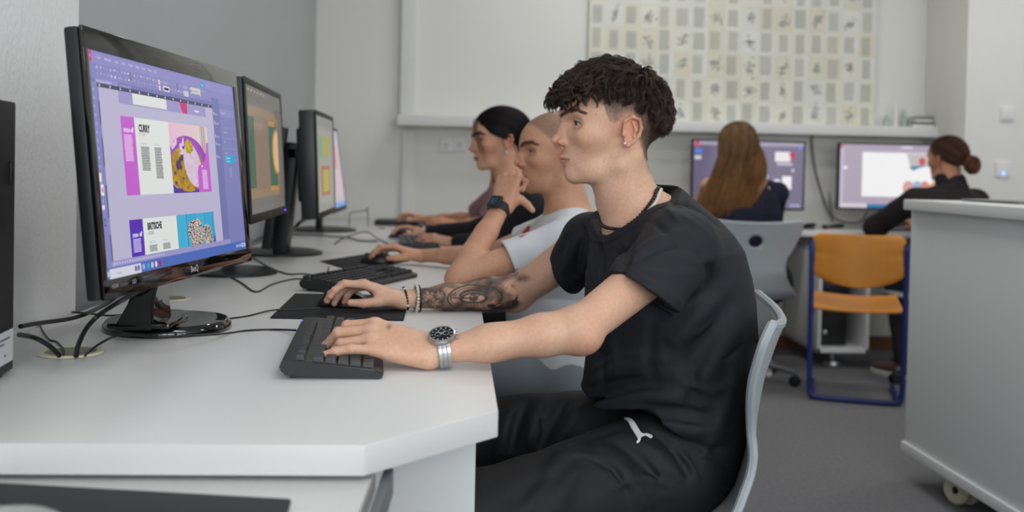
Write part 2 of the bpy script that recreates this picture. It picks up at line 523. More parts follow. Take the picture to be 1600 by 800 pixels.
for n, (lx, ly) in enumerate(((1.0, .2), (1.0, 3.1), (3.2, 1.6), (3.2, 4.3), (1.0, 5.0))):
    t = root('ceiling_light', 'white ceiling light fitting number %s along the room' % ['one', 'two', 'three', 'four', 'five'][n], 'light', (lx, ly, 3.0), 'ceiling lights')
    MB().box((lx, ly, 2.97), (1.24, .32, .06), bev=.01).build('housing', M_trim, t)
    area('lamp', (lx, ly, 2.935), (1.15, .26), 12.5, (0, 0, 0), (1, .985, .96))
# trims of the back wall
struct('trim_1', MB().box((-.31, YB - .03, 2.15), (.085, .06, 1.66), bev=.004), M_trim)
struct('trim_2', MB().box((2.93, YB - .03, 2.15), (.1, .06, 1.66), bev=.004), M_trim)
struct('trim_3', MB().box((-.30, YB - .012, .65), (.075, .03, 1.26), bev=.004), M_trim)
struct('baseboard_back', MB().box((1, YB - .012, .04), (3.7, .024, .08)), mat('brown_skirting', '7a5136', .6))
led = MB().box((1.36, YB - .09, 1.335), (3.44, .18, .06), bev=.006)
o = struct('trim_4', led, M_trim)
# cable duct and sockets below the ledge
for i, (px, py, Y, lb) in enumerate(((697, 227, 5.99, 'white socket under the shelf left of the two side by side'), (718, 226, 5.99, 'white socket under the shelf right of the two side by side'))):
    c = PY(px, py, Y)
    t = root('wall_socket', lb, 'socket', tuple(c))
    MB().box((c[0], YB - .008, c[2]), (.08, .016, .08), bev=.004).build('plate', M_whitepl, t)
    MB().cyl((c[0], YB - .018, c[2]), (c[0], YB - .016, c[2]), .02, n=20).build('cup', mat('socket_grey', 'cbccc8', .5), t)
yw = 5.5
c = PY(1573, 178, yw)
t = root('light_switch', 'white light switch on the right wall above the blue lit socket', 'switch', tuple(c))
MB().box((c[0], yw - .006, c[2]), (.08, .012, .08), bev=.003).build('plate', M_whitepl, t)
MB().box((c[0], yw - .014, c[2]), (.058, .006, .058), bev=.002).build('rocker', M_whitepl, t)
c = PY(1566, 265, yw)
t = root('wall_socket', 'white wall socket with a small blue light on the right wall', 'socket', tuple(c))
MB().box((c[0], yw - .006, c[2]), (.085, .012, .085), bev=.003).build('plate', M_whitepl, t)
MB().sphere((c[0], yw - .014, c[2] - .022), (.007, .004, .007)).build('blue_light', mat('blue_led', '3a6cff', .3, emit='4a80ff', estr=6), t)

# ---------------------------------------------------------------- poster of book pages
rp = random.Random(3)
fl = Flat(); pw, ph = 0.0925, .152
PXl, PXr = PY(919, 100, YB - .03)[0], PY(1367, 100, YB - .03)[0]
Wp = PXr - PXl; zb = PY(1140, 196, YB - .03)[2]; Hp = 1.15
fl.rect(0, 0, Wp, Hp, hexc('d8d8c8'))
nc = 17; cw = Wp / nc; nr = 8; rh = Hp / nr
for r_ in range(nr):
    for c_ in range(nc):
        x0 = c_ * cw; y0 = r_ * rh
        pg = rp.choice(['e0e0d2', 'dedfd8', 'dbdbca', 'e2e4dc', 'e2e0d4', 'ddd9c8'])
        fl.rect(x0 + .002, y0 + .003, x0 + cw - .002, y0 + rh - .001, hexc(pg), .0006)
        kind = rp.random()
        if c_ % 2 == 0 or kind < .25:      # a text page: fine lines
            xa = x0 + cw * rp.uniform(.10, .22); xb = x0 + cw * rp.uniform(.72, .86)
            y = y0 + rh * rp.uniform(.06, .16); ye = y0 + rh * rp.uniform(.82, .92); ink = hexc(rp.choice(['bbbcb1', 'b4b6ad', 'bfbfb3', 'b1b3aa']))
            while y < ye:
                fl.rect(xa, y, xb - rp.random() * .012, y + .0026, ink, .0011); y += .0042
        else:                              # an engraving: a cluster of ink strokes
            cx, cy = x0 + cw * .5, y0 + rh * rp.uniform(.35, .6)
            sx, sy = cw * rp.uniform(.16, .36), rh * rp.uniform(.18, .34); an = rp.uniform(-.8, .8)
            for k in range(46):
                a = rp.gauss(0, .5) * sx; b = rp.gauss(0, .55) * sy
                u = cx + max(-cw * .46, min(cw * .46, a * math.cos(an) - b * math.sin(an))); v = cy + max(-rh * .44, min(rh * .44, a * math.sin(an) + b * math.cos(an)))
                fl.ell(u, v, rp.uniform(.0015, .010), rp.uniform(.0012, .006), hexc(rp.choice(['94968f', 'a4a69c', 'adaea4', '9da09a', '85878a'])), .0011 + k * 1e-6, n=7, ph=rp.random() * 3)
t = root('poster', 'large poster of yellowed book pages with engravings above the shelf', 'poster', (PXl, YB - .03, zb))
MB().box(((PXl + PXr) / 2, YB - .022, zb + Hp / 2), (Wp, .012, Hp)).build('backing', mat('poster_board', 'd8d8c8', .8), t)
fl.build('printed_pages', mat('poster_print', vcol=True, rough=.85), t, frame((PXl, YB - .032, zb + Hp), (1, 0, 0), (0, 0, 1), (0, -1, 0)))

# small things on the ledge, right
gl = mat('clear_glass', 'dfe6e4', .05, trans=.8, ior=1.45)
for i, (px, r_, h_) in enumerate(((1385, .02, .07), (1399, .012, .15), (1412, .018, .11), (1421, .022, .055))):
    c = PY(px, 190, YB - .1)
    o = MB().lathe([(0, 0), (r_, 0), (r_ * 1.05, h_ * .6), (r_ * .6, h_ * .8), (r_ * .62, h_), (0, h_)], (c[0], YB - .1, 1.366)).build('glass_jar', gl if i != 1 else M_whitepl)
    tag(o, ['short clear glass jar beside the poster on the shelf', 'tall slim white tube standing among the jars on the shelf', 'clear glass bottle with a narrow neck on the shelf', 'squat clear glass jar beside the paper stack on the shelf'][i], ['jar', 'tube', 'bottle', 'jar'][i])
    if i == 1: o.name = 'white_tube'
    if i == 2: o.name = 'glass_bottle'
c = PY(1438, 198, YB - .1)
for k in range(4):
    o = MB().box((c[0] + .006 * (k % 2), YB - .095, 1.374 + k * .0165), (.13 - .01 * k, .1, .015), rz=.05 * k, bev=.002).build('folded_cloth' if 0 else 'paper_stack', [M_whitepl, mat('grey_folder', '7f807c', .6)][k % 2])
    tag(o, ['white', 'grey', 'white', 'grey'][k] + ' folder in the small stack on the shelf, ' + ['lowest of the stack', 'second from below', 'third from below', 'topmost of the stack'][k], 'folder', 'folders stacked on the shelf')
    o.name = 'folder'
# ================================================================ worktops and desk things
t = root('long_desk', 'long white worktop along the left wall with chamfered near corner', 'desk', (-.4, 1.2, 0))
A_ = PZ(570, 696); B_ = PZ(779, 641); C_ = PZ(766.5, 569)
xr = (B_[0] + C_[0]) / 2
MB().prism([(-.796, A_[1]), (A_[0], A_[1]), (xr, B_[1]), (xr, 4.46), (-.796, 4.46)], DESK - .036, DESK, bev=.0025).build('worktop', M_lam, t)
MB().box((-.217, 1.43, .352), (.50, .022, .704), bev=.002).build('side_panel', M_panel, t)
MB().box((-.05, 4.3, .35), (.18, .03, .70), bev=.002).build('side_panel', M_panel, t)
MB().box((-.4, 2.95, .35), (.6, .03, .70), bev=.002).build('side_panel', M_panel, t)
t = root('far_desk', 'second white worktop meeting the back wall behind the seated students', 'desk', (-.4, 5.2, 0))
MB().prism([(-.853, 4.475), (xr, 4.475), (xr, 5.98), (-.853, 5.98)], DESK - .036, DESK, bev=.0025).build('worktop', M_lam, t)
MB().box((-.3, 5.9, .35), (.66, .03, .70), bev=.002).build('side_panel', M_panel, t)
MB().box((-.1, 4.55, .35), (.3, .03, .70), bev=.002).build('side_panel', M_panel, t)

# lower side table in front, with a black pad and a dark round object
t = root('side_table', 'low white side table tucked under the near edge of the desk', 'table', (-.45, .9, 0))
ZL = .698
MB().prism([(-.80, .42), (-.115, .42), (-.092, 1.20), (-.80, 1.20)], ZL - .03, ZL, bev=.003).build('tabletop', M_lam, t)
MB().box((-.088, .80, ZL - .017), (.012, .80, .034), rz=-.029, bev=.003).build('edge_band', M_alu, t)
for lx, ly in ((-.12, .47), (-.14, 1.17), (-.75, .47), (-.75, 1.17)):
    MB().box((lx, ly, (ZL - .03) / 2), (.035, .035, ZL - .03), bev=.004).build('leg', M_alu, t)
c = PZ(455, 783, ZL)
q = [PZ(-30, 760, ZL), PZ(455, 787, ZL), PZ(400, 990, ZL), PZ(-130, 990, ZL)]
o = MB().prism([(p[0], p[1]) for p in q], ZL, ZL + .006, bev=.0028).build('black_pad', mat('black_rubber', '2b2d31', .8, bump=.2, bscale=600))
tag(o, 'flat black pad with rounded corner lying on the low side table', 'pad')
c = PZ(12, 876, ZL)
t = root('headphones', 'pale grey curved headphone band lying on the black pad, cut off by the corner', 'headphones', (c[0], c[1], ZL))
MB().tube([(c[0] - .10, c[1] - .05, ZL + .02), (c[0] - .07, c[1] + .015, ZL + .028), (c[0] - .0, c[1] + .04, ZL + .03), (c[0] + .045, c[1] + .01, ZL + .026), (c[0] + .06, c[1] - .06, ZL + .02)], .007, n=10).build('headband', mat('pale_grey_plastic', '9ca19d', .35), t)
MB().lathe([(0, 0), (.03, 0), (.034, .008), (.03, .022), (0, .024)], (c[0] + .05, c[1] - .09, ZL + .007)).build('ear_cup', M_dark, t)
MB().lathe([(0, 0), (.03, 0), (.034, .008), (.03, .022), (0, .024)], (c[0] - .10, c[1] - .09, ZL + .007)).build('ear_cup', M_dark, t)

# ---------------------------------------------------------------- cable grommets
def grommet(x, y, r, lb):
    t = root('cable_grommet', lb, 'cable grommet', (x, y, DESK))
    MB().lathe([(r * .76, .0005), (r * .78, .004), (r * .95, .004), (r, .0008)], (x, y, DESK), n=40).build('rim', M_cream, t)
    MB().lathe([(0, .0012), (r * .62, .0012), (r * .77, .0036)], (x, y, DESK), n=40).build('cup', mat('grommet_inside', '8e8d7c', .6), t)
c = PZ(111, 552); grommet(c[0], c[1], .052, 'cream ring around the cable hole beside the black tower')
c = PZ(263, 468); grommet(c[0], c[1], .05, 'cream cable ring half hidden behind the near screen stand')
c = PZ(417, 394); grommet(c[0], c[1], .05, 'cream cable ring below the second tilted screen stand')

# ---------------------------------------------------------------- computer tower at the left
t = root('computer_tower', 'black computer tower cut off by the left edge with white label', 'computer', (-.70, 1.3, DESK))
Mt = Matrix.Translation((-.662, 1.53, DESK)) @ Matrix.Rotation(.11, 4, 'Z')
MB().box((-.07, -.21, .205), (.14, .42, .40), bev=.004, M=Mt).build('case', mat('black_steel_case', '1c1b1e', .5, bump=.1, bscale=500), t)
for yy in (-.05, -.36): MB().box((-.07, yy, .004), (.13, .03, .008), M=Mt).build('foot', M_dark, t)
MB().box((.0006, -.02, .30), (.003, .010, .035), bev=.001, M=Mt).build('latch', M_dark, t)
lab = Flat(); lab.rect(0, 0, .16, .048, hexc('d6d8dc'))
for k, (a, b, yy) in enumerate(((.01, .145, .010), (.02, .12, .0165), (.03, .10, .023))): lab.rect(a, yy, b, yy + .0028, hexc('6c7076'), .0003)
for k, a in enumerate((.012, .032, .045, .075, .088, .12)): lab.rect(a, .034, a + .008, .0375, hexc('5a5e66'), .0003)
o = lab.build('white_label', mat('paper_label', vcol=True, rough=.6), t, Mt @ frame((.0014, -.168, .068), (0, 1, 0), (0, 0, 1), (1, 0, 0)))
o['label'] = 'white sticker with printed lines'

# ---------------------------------------------------------------- monitors
def mk_frame(O, ex, ey):
    ex = unit(ex); ey = unit(np.asarray(ey) - ex * (np.asarray(ey) @ ex)); return O, ex, ey, np.cross(ex, ey)
def panel(t, fr, W, H, scr, depth, matf, bulge=.02):
    O, ex, ey, ez = fr; M = frame(O, ex, ey, ez)
    x0, x1, y0, y1 = scr
    MB().box((W / 2, H / 2, -depth / 2 - .004), (W, H, depth), bev=.006, M=M).build('casing', matf[0], t)
    b = MB()
    for c, d in (((W / 2, y0 / 2, 0), (W, y0, .0045)), ((W / 2, (H + y1) / 2, 0), (W, H - y1, .0045)), ((x0 / 2, (y0 + y1) / 2, 0), (x0, y1 - y0 + .002, .0045)), (((W + x1) / 2, (y0 + y1) / 2, 0), (W - x1, y1 - y0 + .002, .0045))):
        b.box(c, d, bev=.0009, M=M)
    b.build('bezel', matf[1], t)
    MB().box((W / 2, H / 2, -depth - bulge / 2), (W * .7, H * .7, bulge + .01), bev=.012, M=M).build('back_cover', matf[0], t)
    return M
WM_ = None
# near monitor -----------------------------------------------------
mon = root('computer_monitor', 'large glossy black monitor nearest the viewer showing the CURRY page layout', 'monitor', (-.553, 1.93, DESK))
O1 = V(-.5009, 1.4449, .8602); fr1 = mk_frame(O1, (.1063, .9943, -.0045), (-.1014, .0154, .9947))
W1, H1 = .668, .395
M1 = panel(mon, fr1, W1, H1, (.0150, .6425, .0285, .3625), .022, (M_blackm, M_gloss))
def S(x, y): return (x - .0150, .3625 - y)          # plane uv to display coordinates
d = Flat(); DW, DH = .6275, .334
d.rect(0, 0, DW, DH, hexc('8585bd'))
d.rect(0, 0, DW, .018, hexc('8c88c4'), .0001)
d.rect(0, .018, DW, .040, hexc('8583bc'), .0001)
d.rect(0, .040, DW, .0465, hexc('7276ae'), .0001)
d.rect(.016, .040, .090, .0465, hexc('8d8fc6'), .00015)
d.rect(0, .0014, .011, .0165, hexc('d0157f'), .0002)
d.text('Id', .0024, .011, .008, hexc('f0b0d8'), .0003)
for i, s_ in enumerate(['Datei', 'Bearbeiten', 'Layout', 'Schrift', 'Objekt', 'Tabelle', 'Ansicht', 'Fenster', 'Hilfe']):
    d.text(s_, .028 + i * .0245 + (.008 if i > 1 else 0), .0105, .0062, hexc('dcdaf2'), .0003, squash=.8)
d.text('Plakat_Speisekarte.indd @ 61 %', .020, .0452, .0046, hexc('e6e4f8'), .0003, squash=.8)
d.text('Plakat_Burger.indd @ 50 %', .096, .0452, .0046, hexc('c0bfe6'), .0003, squash=.8)
rr = random.Random(5)
for r_ in range(2):
    for k in range(38):
        u = .02 + k * .0118 + rr.random() * .003
        if u < .46: d.rect(u, .0215 + r_ * .0095, u + rr.uniform(.002, .007), .0235 + r_ * .0095 + rr.random() * .0025, hexc(rr.choice(['b9b6e0', 'a3a2d2', '9a99ca', 'cac8ea'])), .0003)
for (u, v) in ((.246, .021), (.246, .031)):
    d.rect(u, v, u + .007, v + .0075, hexc('efe2dc'), .0004); d.rect(u + .002, v + .002, u + .005, v + .0055, hexc('d8807a'), .0005)
for (u, v) in ((.135, .0215), (.325, .021)):
    d.rect(u, v, u + .0055, v + .011, hexc('343660'), .0004); d.rect(u + .0012, v + .0012, u + .0043, v + .0098, hexc('8a88c0'), .0005)
d.rect(.265, .0295, .290, .0385, hexc('dddcea'), .0004); d.rect(.268, .032, .287, .0365, hexc('0b0b14'), .0005)
d.rect(.265, .0205, .285, .0265, hexc('9a9ad0'), .0004); d.rect(.352, .0205, .375, .0265, hexc('9a9ad0'), .0004)
d.rect(.357, .030, .378, .040, hexc('c9c8c8'), .0004)
d.rect(.394, .0205, .439, .0315, hexc('d0cec8'), .0004); d.text('[Einfacher Abs.]', .396, .0285, .0055, hexc('77767c'), .0005, squash=.9)
d.ell(.452, .0115, .012, .0062, hexc('1f9bcb'), .0004); d.text('Teilen', .4445, .0135, .0052, hexc('d8f2fa'), .0005)
d.text('Grundlagen', .470, .0125, .0055, hexc('b5aee0'), .0004)
# left tool bar
d.rect(0, .0465, .0205, .3175, hexc('8283bd'), .0001)
for k in range(15):
    v = .055 + k * .0125
    d.rect(.006, v, .0105, v + .0045, hexc('a9a7db'), .0003)
d.rect(.003, .179, .010, .192, hexc('efe4de'), .0004); d.rect(.005, .196, .014, .212, hexc('f0eeee'), .0004); d.rect(.0075, .2005, .0115, .2075, hexc('c04070'), .0005)
d.rect(.004, .226, .012, .232, hexc('e6e4f2'), .0004); d.rect(.0065, .246, .012, .257, hexc('343660'), .0004); d.rect(.0078, .2478, .0107, .2552, hexc('8a88c0'), .0005)
# rulers
d.rect(.0205, .0465, .496, .0525, hexc('3a3c5e'), .0002)
for k in range(14): d.rect(.0265 + k * .0345, .0478, .0300 + k * .0345, .0512, hexc('d8d6ea'), .0003)
d.rect(.0205, .0525, .0245, .3175, hexc('7f80b8'), .0002)
for v0, v1 in ((.073, .108), (.128, .17), (.196, .245), (.27, .312)): d.rect(.0207, v0, .0243, v1, hexc('3a3c5e'), .0003)
# pasteboard
d.rect(.0245, .0525, .496, .3095, hexc('bab5d2'), .0002)
d.rect(.0888, .0525, .4575, .0720, hexc('9c93c8'), .0003); d.rect(.138, .0525, .272, .0700, hexc('dfe2e0'), .0004)
d.poly([(.330, .0525), (.365, .0525), (.365, .0715), (.3425, .0715)], hexc('c8206f'), .0005)
d.rect(.400, .0625, .424, .0655, hexc('dedcee'), .0005)
# right panels
d.rect(.496, .0315, .515 + .02, .3175, hexc('6e72ac'), .0002); d.rect(.536, .0415, DW, .3175, hexc('797eb6'), .0002)
d.rect(.539, .050, .620, .0655, hexc('8589c2'), .0003); d.text('Eigenschaften', .543, .060, .0062, hexc('c9c9ea'), .0004, squash=.8)
for v, s_ in ((.065, 'Seiten'), (.083, 'Ebenen'), (.109, 'Farbe'), (.124, 'Kontur'), (.149, 'Stile')):
    d.rect(.500, v - .006, .5035, v, hexc('c2c1e6'), .0004); d.text(s_, .508, v, .0062, hexc('cfcdf0'), .0004)
for v, s_ in ((.098, 'Dokument'), (.118, 'A4'), (.140, 'Seite 12')): d.text(s_, .548, v, .006, hexc('c0bfe2'), .0004)
for v in (.087, .108, .129, .150): d.rect(.538, v, .622, v + .0008, hexc('9498c8'), .0003)
d.rect(.567, .168, .580, .186, hexc('8b90c4'), .0003)
d.rect(.5475, .139 + .003, .602, .1565 + .002, hexc('1ba3d2'), .0004)
d.text('Bearbeiten', .553, .1495, .0055, hexc('d5f2fa'), .0005); d.text('Importieren', .553, .1555, .0045, hexc('d5f2fa'), .0005)
# the CURRY spread
a0, a1, b0, b1 = .1030 - .015, .4700 - .015, .3625 - .2715, .3625 - .1490
d.rect(a0, b0, .2871 - .015, b1, hexc('dfe4e1'), .0003)
PK = hexc('c25bcb')
d.rect(a0, b0, .1521 - .015, b1, PK, .0004)
d.text('SPEISEN', a0 + .0075, b0 + .0245, .0080, hexc('ecdcf2'), .0005, bold=.00025, squash=.85)
d.ell(a0 + .0380, b0 + .0215, .0042, .0028, hexc('ecdcf2'), .0005, ph=.5); d.ell(a0 + .0410, b0 + .0185, .0025, .0020, hexc('ecdcf2'), .00052)
for k in range(18): d.rect(a0 + .0075, b0 + .0284 + k * .00232, a0 + .0375 - rr.random() * .003, b0 + .0298 + k * .00232, hexc('e6c6ee'), .0005)
d.text('CURRY', .1655 - .015 + .001, b0 + .0215, .0160, hexc('171327'), .0005, bold=.0009, squash=.80)
d.text('MIT REIS', .1660 - .015, b0 + .0285, .0078, hexc('b080bd'), .0005, squash=.80)
d.text('ZUBEREITUNG', .1685 - .015, b0 + .0425, .0045, hexc('a98fb4'), .0005, squash=.85)
d.text('ZUTATEN', .2215 - .015, b0 + .0425, .0045, hexc('a98fb4'), .0005, squash=.95)
for k in range(15): d.rect(.1685 - .015, b0 + .0457 + k * .0026, .1685 - .015 + .030 + rr.random() * .003, b0 + .0471 + k * .0026, hexc('45434d'), .0005)
for k in range(20): d.rect(.2210 - .015, b0 + .0457 + k * .0026, .2210 - .015 + .026 + rr.random() * .003, b0 + .0471 + k * .0026, hexc('45434d'), .0005)
rn = np.random.RandomState(4); GN = rn.rand(64, 64)
def gn(u, v, f):
    x = (u * f) % 62; y = (v * f) % 62; i, j = int(x), int(y); a, b = x - i, y - j
    return (GN[i, j] * (1 - a) + GN[i + 1, j] * a) * (1 - b) + (GN[i, j + 1] * (1 - a) + GN[i + 1, j + 1] * a) * b
def mixc(a, b, t): return tuple(x + (y - x) * t for x, y in zip(a, b))
def curry(u, v):
    c = mixc(hexc('e3b9d2'), hexc('e0cfc8'), u)
    if u > .80 and v < .62 and u < .95: c = mixc(hexc('d8c9c4'), hexc('9a7f9a'), .5 + .5 * math.sin(u * 120))
    dx, dy = (u - .42) / .52, (v - .60) / .43
    r = math.hypot(dx, dy)
    if r < 1.0:
        c = mixc(hexc('7a2aa0'), hexc('b64cc4'), gn(u, v, 9))
        if r > .93 and v > .5: c = hexc('c8a8e2')
        if math.hypot((u - .38) / .46, (v - .66) / .33) < 1: c = mixc(hexc('8a6414'), hexc('c39a1c'), gn(u, v, 26)) if gn(u, v, 14) > .3 else hexc('4b2a55')
        if v < .45 and u < .35 and gn(u, v, 20) > .6: c = hexc('dcc5de')
        if math.hypot((u - .54 - (v - .6) * .2) / .22, (v - .60) / .32) < 1: c = mixc(hexc('cdb3d0'), hexc('ddcadd'), gn(u, v, 30))
        if v > .93 and r > .9: c = hexc('55309a')
    elif v > .8: c = hexc('4c3090')
    if math.hypot((u - .47) / .10, (v - .33) / .105) < 1.0 + .3 * (gn(u, v, 40) - .5): c = mixc(hexc('8a7408'), hexc('cdb90e'), gn(u, v, 34))
    return c
d.grid(.2871 - .015, b0, a1, b1, 170, 120, curry, .0003)
d.poly([(.4700 - .015, b0 + .030), (.4700 - .015, b1), (.4050 - .015, b1), (.4060 - .015, b0 + .086), (.4130 - .015, b0 + .074), (.4300 - .015, b0 + .069), (.4450 - .015, b0 + .064), (.4555 - .015, b0 + .050), (.4620 - .015, b0 + .030)][::-1], PK, .0005)
for k in range(13): d.rect(.427 - .015, b0 + .0815 + k * .0028, .4545 - .015 - rr.random() * .003, b0 + .0832 + k * .0028, hexc('e6c6ee'), .0006)
d.rect(.427 - .015, b0 + .073, .433 - .015, b0 + .0765, hexc('f0dcf4'), .0006)
# the BRITISCHE spread
b0, b1 = .3625 - .1112, .3095 + .0015
VI = hexc('4c1fae')
d.rect(a0, b0, .2889 - .015, b1, hexc('dfe4e1'), .0003); d.rect(a0, b0, .1515 - .015, b1, VI, .0004)
d.text('SPEISEN', a0 + .0085, b0 + .0270, .0070, hexc('e6e0f6'), .0005, bold=.00025, squash=.85)
d.ell(a0 + .0375, b0 + .0245, .0042, .0028, hexc('e6e0f6'), .0005, ph=.5); d.ell(a0 + .0405, b0 + .0212, .0025, .0020, hexc('e6e0f6'), .00052)
for k in range(9): d.rect(a0 + .0085, b0 + .0300 + k * .0024, a0 + .0375 - rr.random() * .003, b0 + .0314 + k * .0024, hexc('cfc4ee'), .0005)
d.text('BRITISCHE', .1680 - .015, b0 + .0180, .0150, hexc('171327'), .0005, bold=.0008, squash=.80)
d.text('BURGER', .1690 - .015, b0 + .0265, .0082, hexc('5b4d8c'), .0005, squash=.72)
d.text('ZUBEREITUNG', .1700 - .015, b0 + .0405, .0048, hexc('6ea4bf'), .0005, squash=.8); d.text('ZUTATEN', .2230 - .015, b0 + .0405, .0048, hexc('6ea4bf'), .0005, squash=.9)
for k in range(4): 
    for q_ in (.1700, .2230): d.rect(q_ - .015, b0 + .0440 + k * .0026, q_ + .013 + rr.random() * .003, b0 + .0454 + k * .0026, hexc('55535d'), .0005)
def burger(u, v):
    c = hexc('2fa6cf') if int(u * 4.2) % 2 else hexc('38aed4')
    if abs((u * 4.2) % 1 - .02) < .02: c = hexc('1b6f96')
    for cx, w_, top in ((.46, .17, .14), (.78, .13, .34)):
        if abs(u - cx - .03 * math.sin(v * 9)) < w_ * (1 if v > top + .1 else (v - top) * 8) and v > top:
            g = gn(u, v, 40); e = gn(v, u, 60)
            c = mixc(hexc('c9b8b0'), hexc('d9cfc6'), g)
            if e > .62: c = hexc('3c3f48')
            elif g > .72: c = hexc('8a2f4a')
            elif e < .2: c = hexc('5f9a7a')
            elif g < .16: c = hexc('c8883a')
    return c
d.grid(.2889 - .015, b0, a1, b1, 150, 44, burger, .0003)
d.poly([(a1, b0 + .035), (a1, b1), (a1 - .010, b1)], VI, .0005)
d.rect(.0205, .3085, .535, .3175, hexc('9694c6'), .0006)
for k in range(22): d.rect(.026 + k * .0085, .3115, .030 + k * .0085, .3145, hexc('c9c6e4'), .0007)
d.text('61 %', .013 + .005, .3155, .005, hexc('dddaf0'), .0007)
# task bar
d.rect(0, .3175, DW, DH, hexc('4468b8'), .0002)
d.rect(.010, .3195, .118, DH, hexc('d5d4e2'), .0003); d.text('Suchen', .032, .3295, .0065, hexc('8c8ca0'), .0004)
for cx, cc in ((.004, 'bcd4f4'), (.098, '5868a8'), (.108, '7a5ca0'), (.127, '9fb4e2'), (.143, '29a8d8'), (.159, 'd8cfc0'), (.174, 'e0d8e2'), (.188, 'c8184f')):
    d.ell(cx, .3262, .0044, .0048, hexc(cc), .0005, n=12)
d.rect(.184, .3212, .193, .3312, hexc('a3186a'), .0006)
for k in range(4): d.rect(.568 + k * .010, .323, .573 + k * .010, .328, hexc('c6d2f0'), .0005)
d.rect(.600, .3215, .614, .3245, hexc('c6d2f0'), .0005); d.rect(.600, .3265, .614, .3295, hexc('c6d2f0'), .0005); d.rect(.618, .3215, .623, .3295, hexc('e0e4f6'), .0005)
o = d.build('display', M_disp, mon, M1 @ Matrix.Translation((.0150, .3625, .0002)))
o['label'] = 'lit screen with page layout software'
lg = Flat(); lg.text('BenQ', .3290, -.0095, .0150, hexc('b8b8bc'), 0, bold=.0003); lg.build('brand_logo', mat('silver_print', vcol=True, rough=.4), mon, M1 @ Matrix.Translation((0, 0, .0024)))
lg = Flat()
lg.text('HDMI', .0245, -.0150, .0085, hexc('8d8a8e'), 0, bold=.0003); lg.text('senseye', .0520, -.0150, .0085, hexc('6d6a6e'), 0); lg.text('LED', .0920, -.0150, .0088, hexc('8d8a8e'), 0, bold=.0003)
lg.build('bezel_lettering', mat('silver_print', vcol=True, rough=.4), mon, M1 @ Matrix.Translation((0, 0, .0024)))
# neck and base
bc = PZ(262, 513)
MB().lathe([(0, .022), (.09, .022), (.112, .019), (.118, .012), (.120, .004), (.119, 0), (0, 0)], (bc[0], bc[1], DESK), n=64).build('base', M_gloss, mon)
nb = PY(232, 497, 1.90); nt = O1 + fr1[1] * .335 + fr1[2] * .05 - fr1[3] * .045
nk = MB()
for sy, th in ((-.001, .052), ):
    lo_ = Vector((nb[0], 1.87, DESK + .018)); hi_ = Vector((nt[0], nt[1], nt[2] + .03))
    b_ = bmesh.new(); vs = []
    for p, w_, dd in ((lo_, .062, .036), (lo_.lerp(hi_, .3), .050, .022), (hi_, .052, .024)):
        vs.append([b_.verts.new((p.x + a * dd, p.y + b * w_, p.z)) for a, b in ((-1, -1), (1, -1), (1, 1), (-1, 1))])
    for a, b in zip(vs, vs[1:]):
        for k in range(4): b_.faces.new((a[k], a[(k + 1) % 4], b[(k + 1) % 4], b[k]))
    b_.faces.new(vs[0][::-1]); b_.faces.new(vs[-1]); bmesh.ops.bevel(b_, geom=b_.edges[:], offset=.004, segments=2, affect='EDGES')
    nk.add(b_)
nk.box((nb[0] + .01, 1.87, DESK + .026), (.11, .13, .010), bev=.004)
nk.build('neck', M_gloss, mon)

def simple_monitor(lb, fr, W, H, scr, depth, disp, base_c, base_r, style, estr=1, group=None):
    O = fr[0]
    t = root('computer_monitor', lb, 'monitor', (base_c[0], base_c[1], base_c[2]), group)
    M = panel(t, fr, W, H, scr, depth, (M_blackm, M_dark))
    x0, x1, y0, y1 = scr
    dd = Flat(); disp(dd, x1 - x0, y1 - y0)
    dd.build('display', M_disp, t, M @ Matrix.Translation((x0, y1, .0002)))
    c = base_c
    if base_r: MB().lathe([(0, .020), (base_r * .8, .016), (base_r, .008), (base_r, 0), (0, 0)], tuple(c), n=48).build('base', M_blackm, t)
    return t, M
# second monitor -----------------------------------------------------
def disp2(d, w, h):
    d.rect(0, 0, w, h, hexc('6b6560')); d.rect(0, 0, w, h * .10, hexc('57534f'), .0001); d.rect(0, h * .10, w, h * .14, hexc('5e5953'), .0001)
    d.rect(w * .02, h * .16, w * .86, h * .88, hexc('8a7258'), .0002); d.rect(w * .02, h * .24, w * .80, h * .80, hexc('2f5a45'), .0003)
    d.rect(w * .16, h * .22, w * .56, h * .82, hexc('806b5b'), .0004); d.rect(w * .16, h * .28, w * .40, h * .33, hexc('8c7867'), .0005)
    d.rect(w * .56, h * .24, w * .76, h * .28, hexc('b0803f'), .0005); d.rect(w * .56, h * .80, w * .80, h * .84, hexc('b0803f'), .0005)
    d.ell(w * .78, h * .50, w * .13, h * .20, hexc('b9833a'), .0006); d.ell(w * .80, h * .50, w * .115, h * .18, hexc('d5b184'), .0007)
    d.rect(w * .84, h * .14, w, h * .9, hexc('6c655f'), .0008); d.rect(w * .78, h * .12, w * .86, h * .20, hexc('5c5852'), .0009)
    d.rect(0, h * .95, w, h, hexc('6d6a68'), .0002)
    for k in range(6): d.rect(w * (.04 + .08 * k), h * .025, w * (.08 + .08 * k), h * .045, hexc('94908c'), .0003)
fr2 = mk_frame(V(-.4938, 2.4159, .9149), (-.0347, .9994, .0015), (-.0634, -.0037, .998))
W2, H2 = .613, .356
bc = PZ(365, 427)
m2, Mm = simple_monitor('second black monitor showing a brown and green page, behind the nearest', fr2, W2, H2, (.016, W2 - .016, .022, H2 - .016), .035, disp2, bc, .125, 0)
MB().box((bc[0] - .01, bc[1] + .02, DESK + .14), (.03, .07, .26), ry=.1, bev=.006).build('neck', M_blackm, m2)
lg = Flat(); lg.text('hp', W2 * .47, -.008, .014, hexc('a0a0a4'), 0); lg.build('bezel_lettering', MATS['silver_print'], m2, Mm @ Matrix.Translation((0, 0, .0024)))
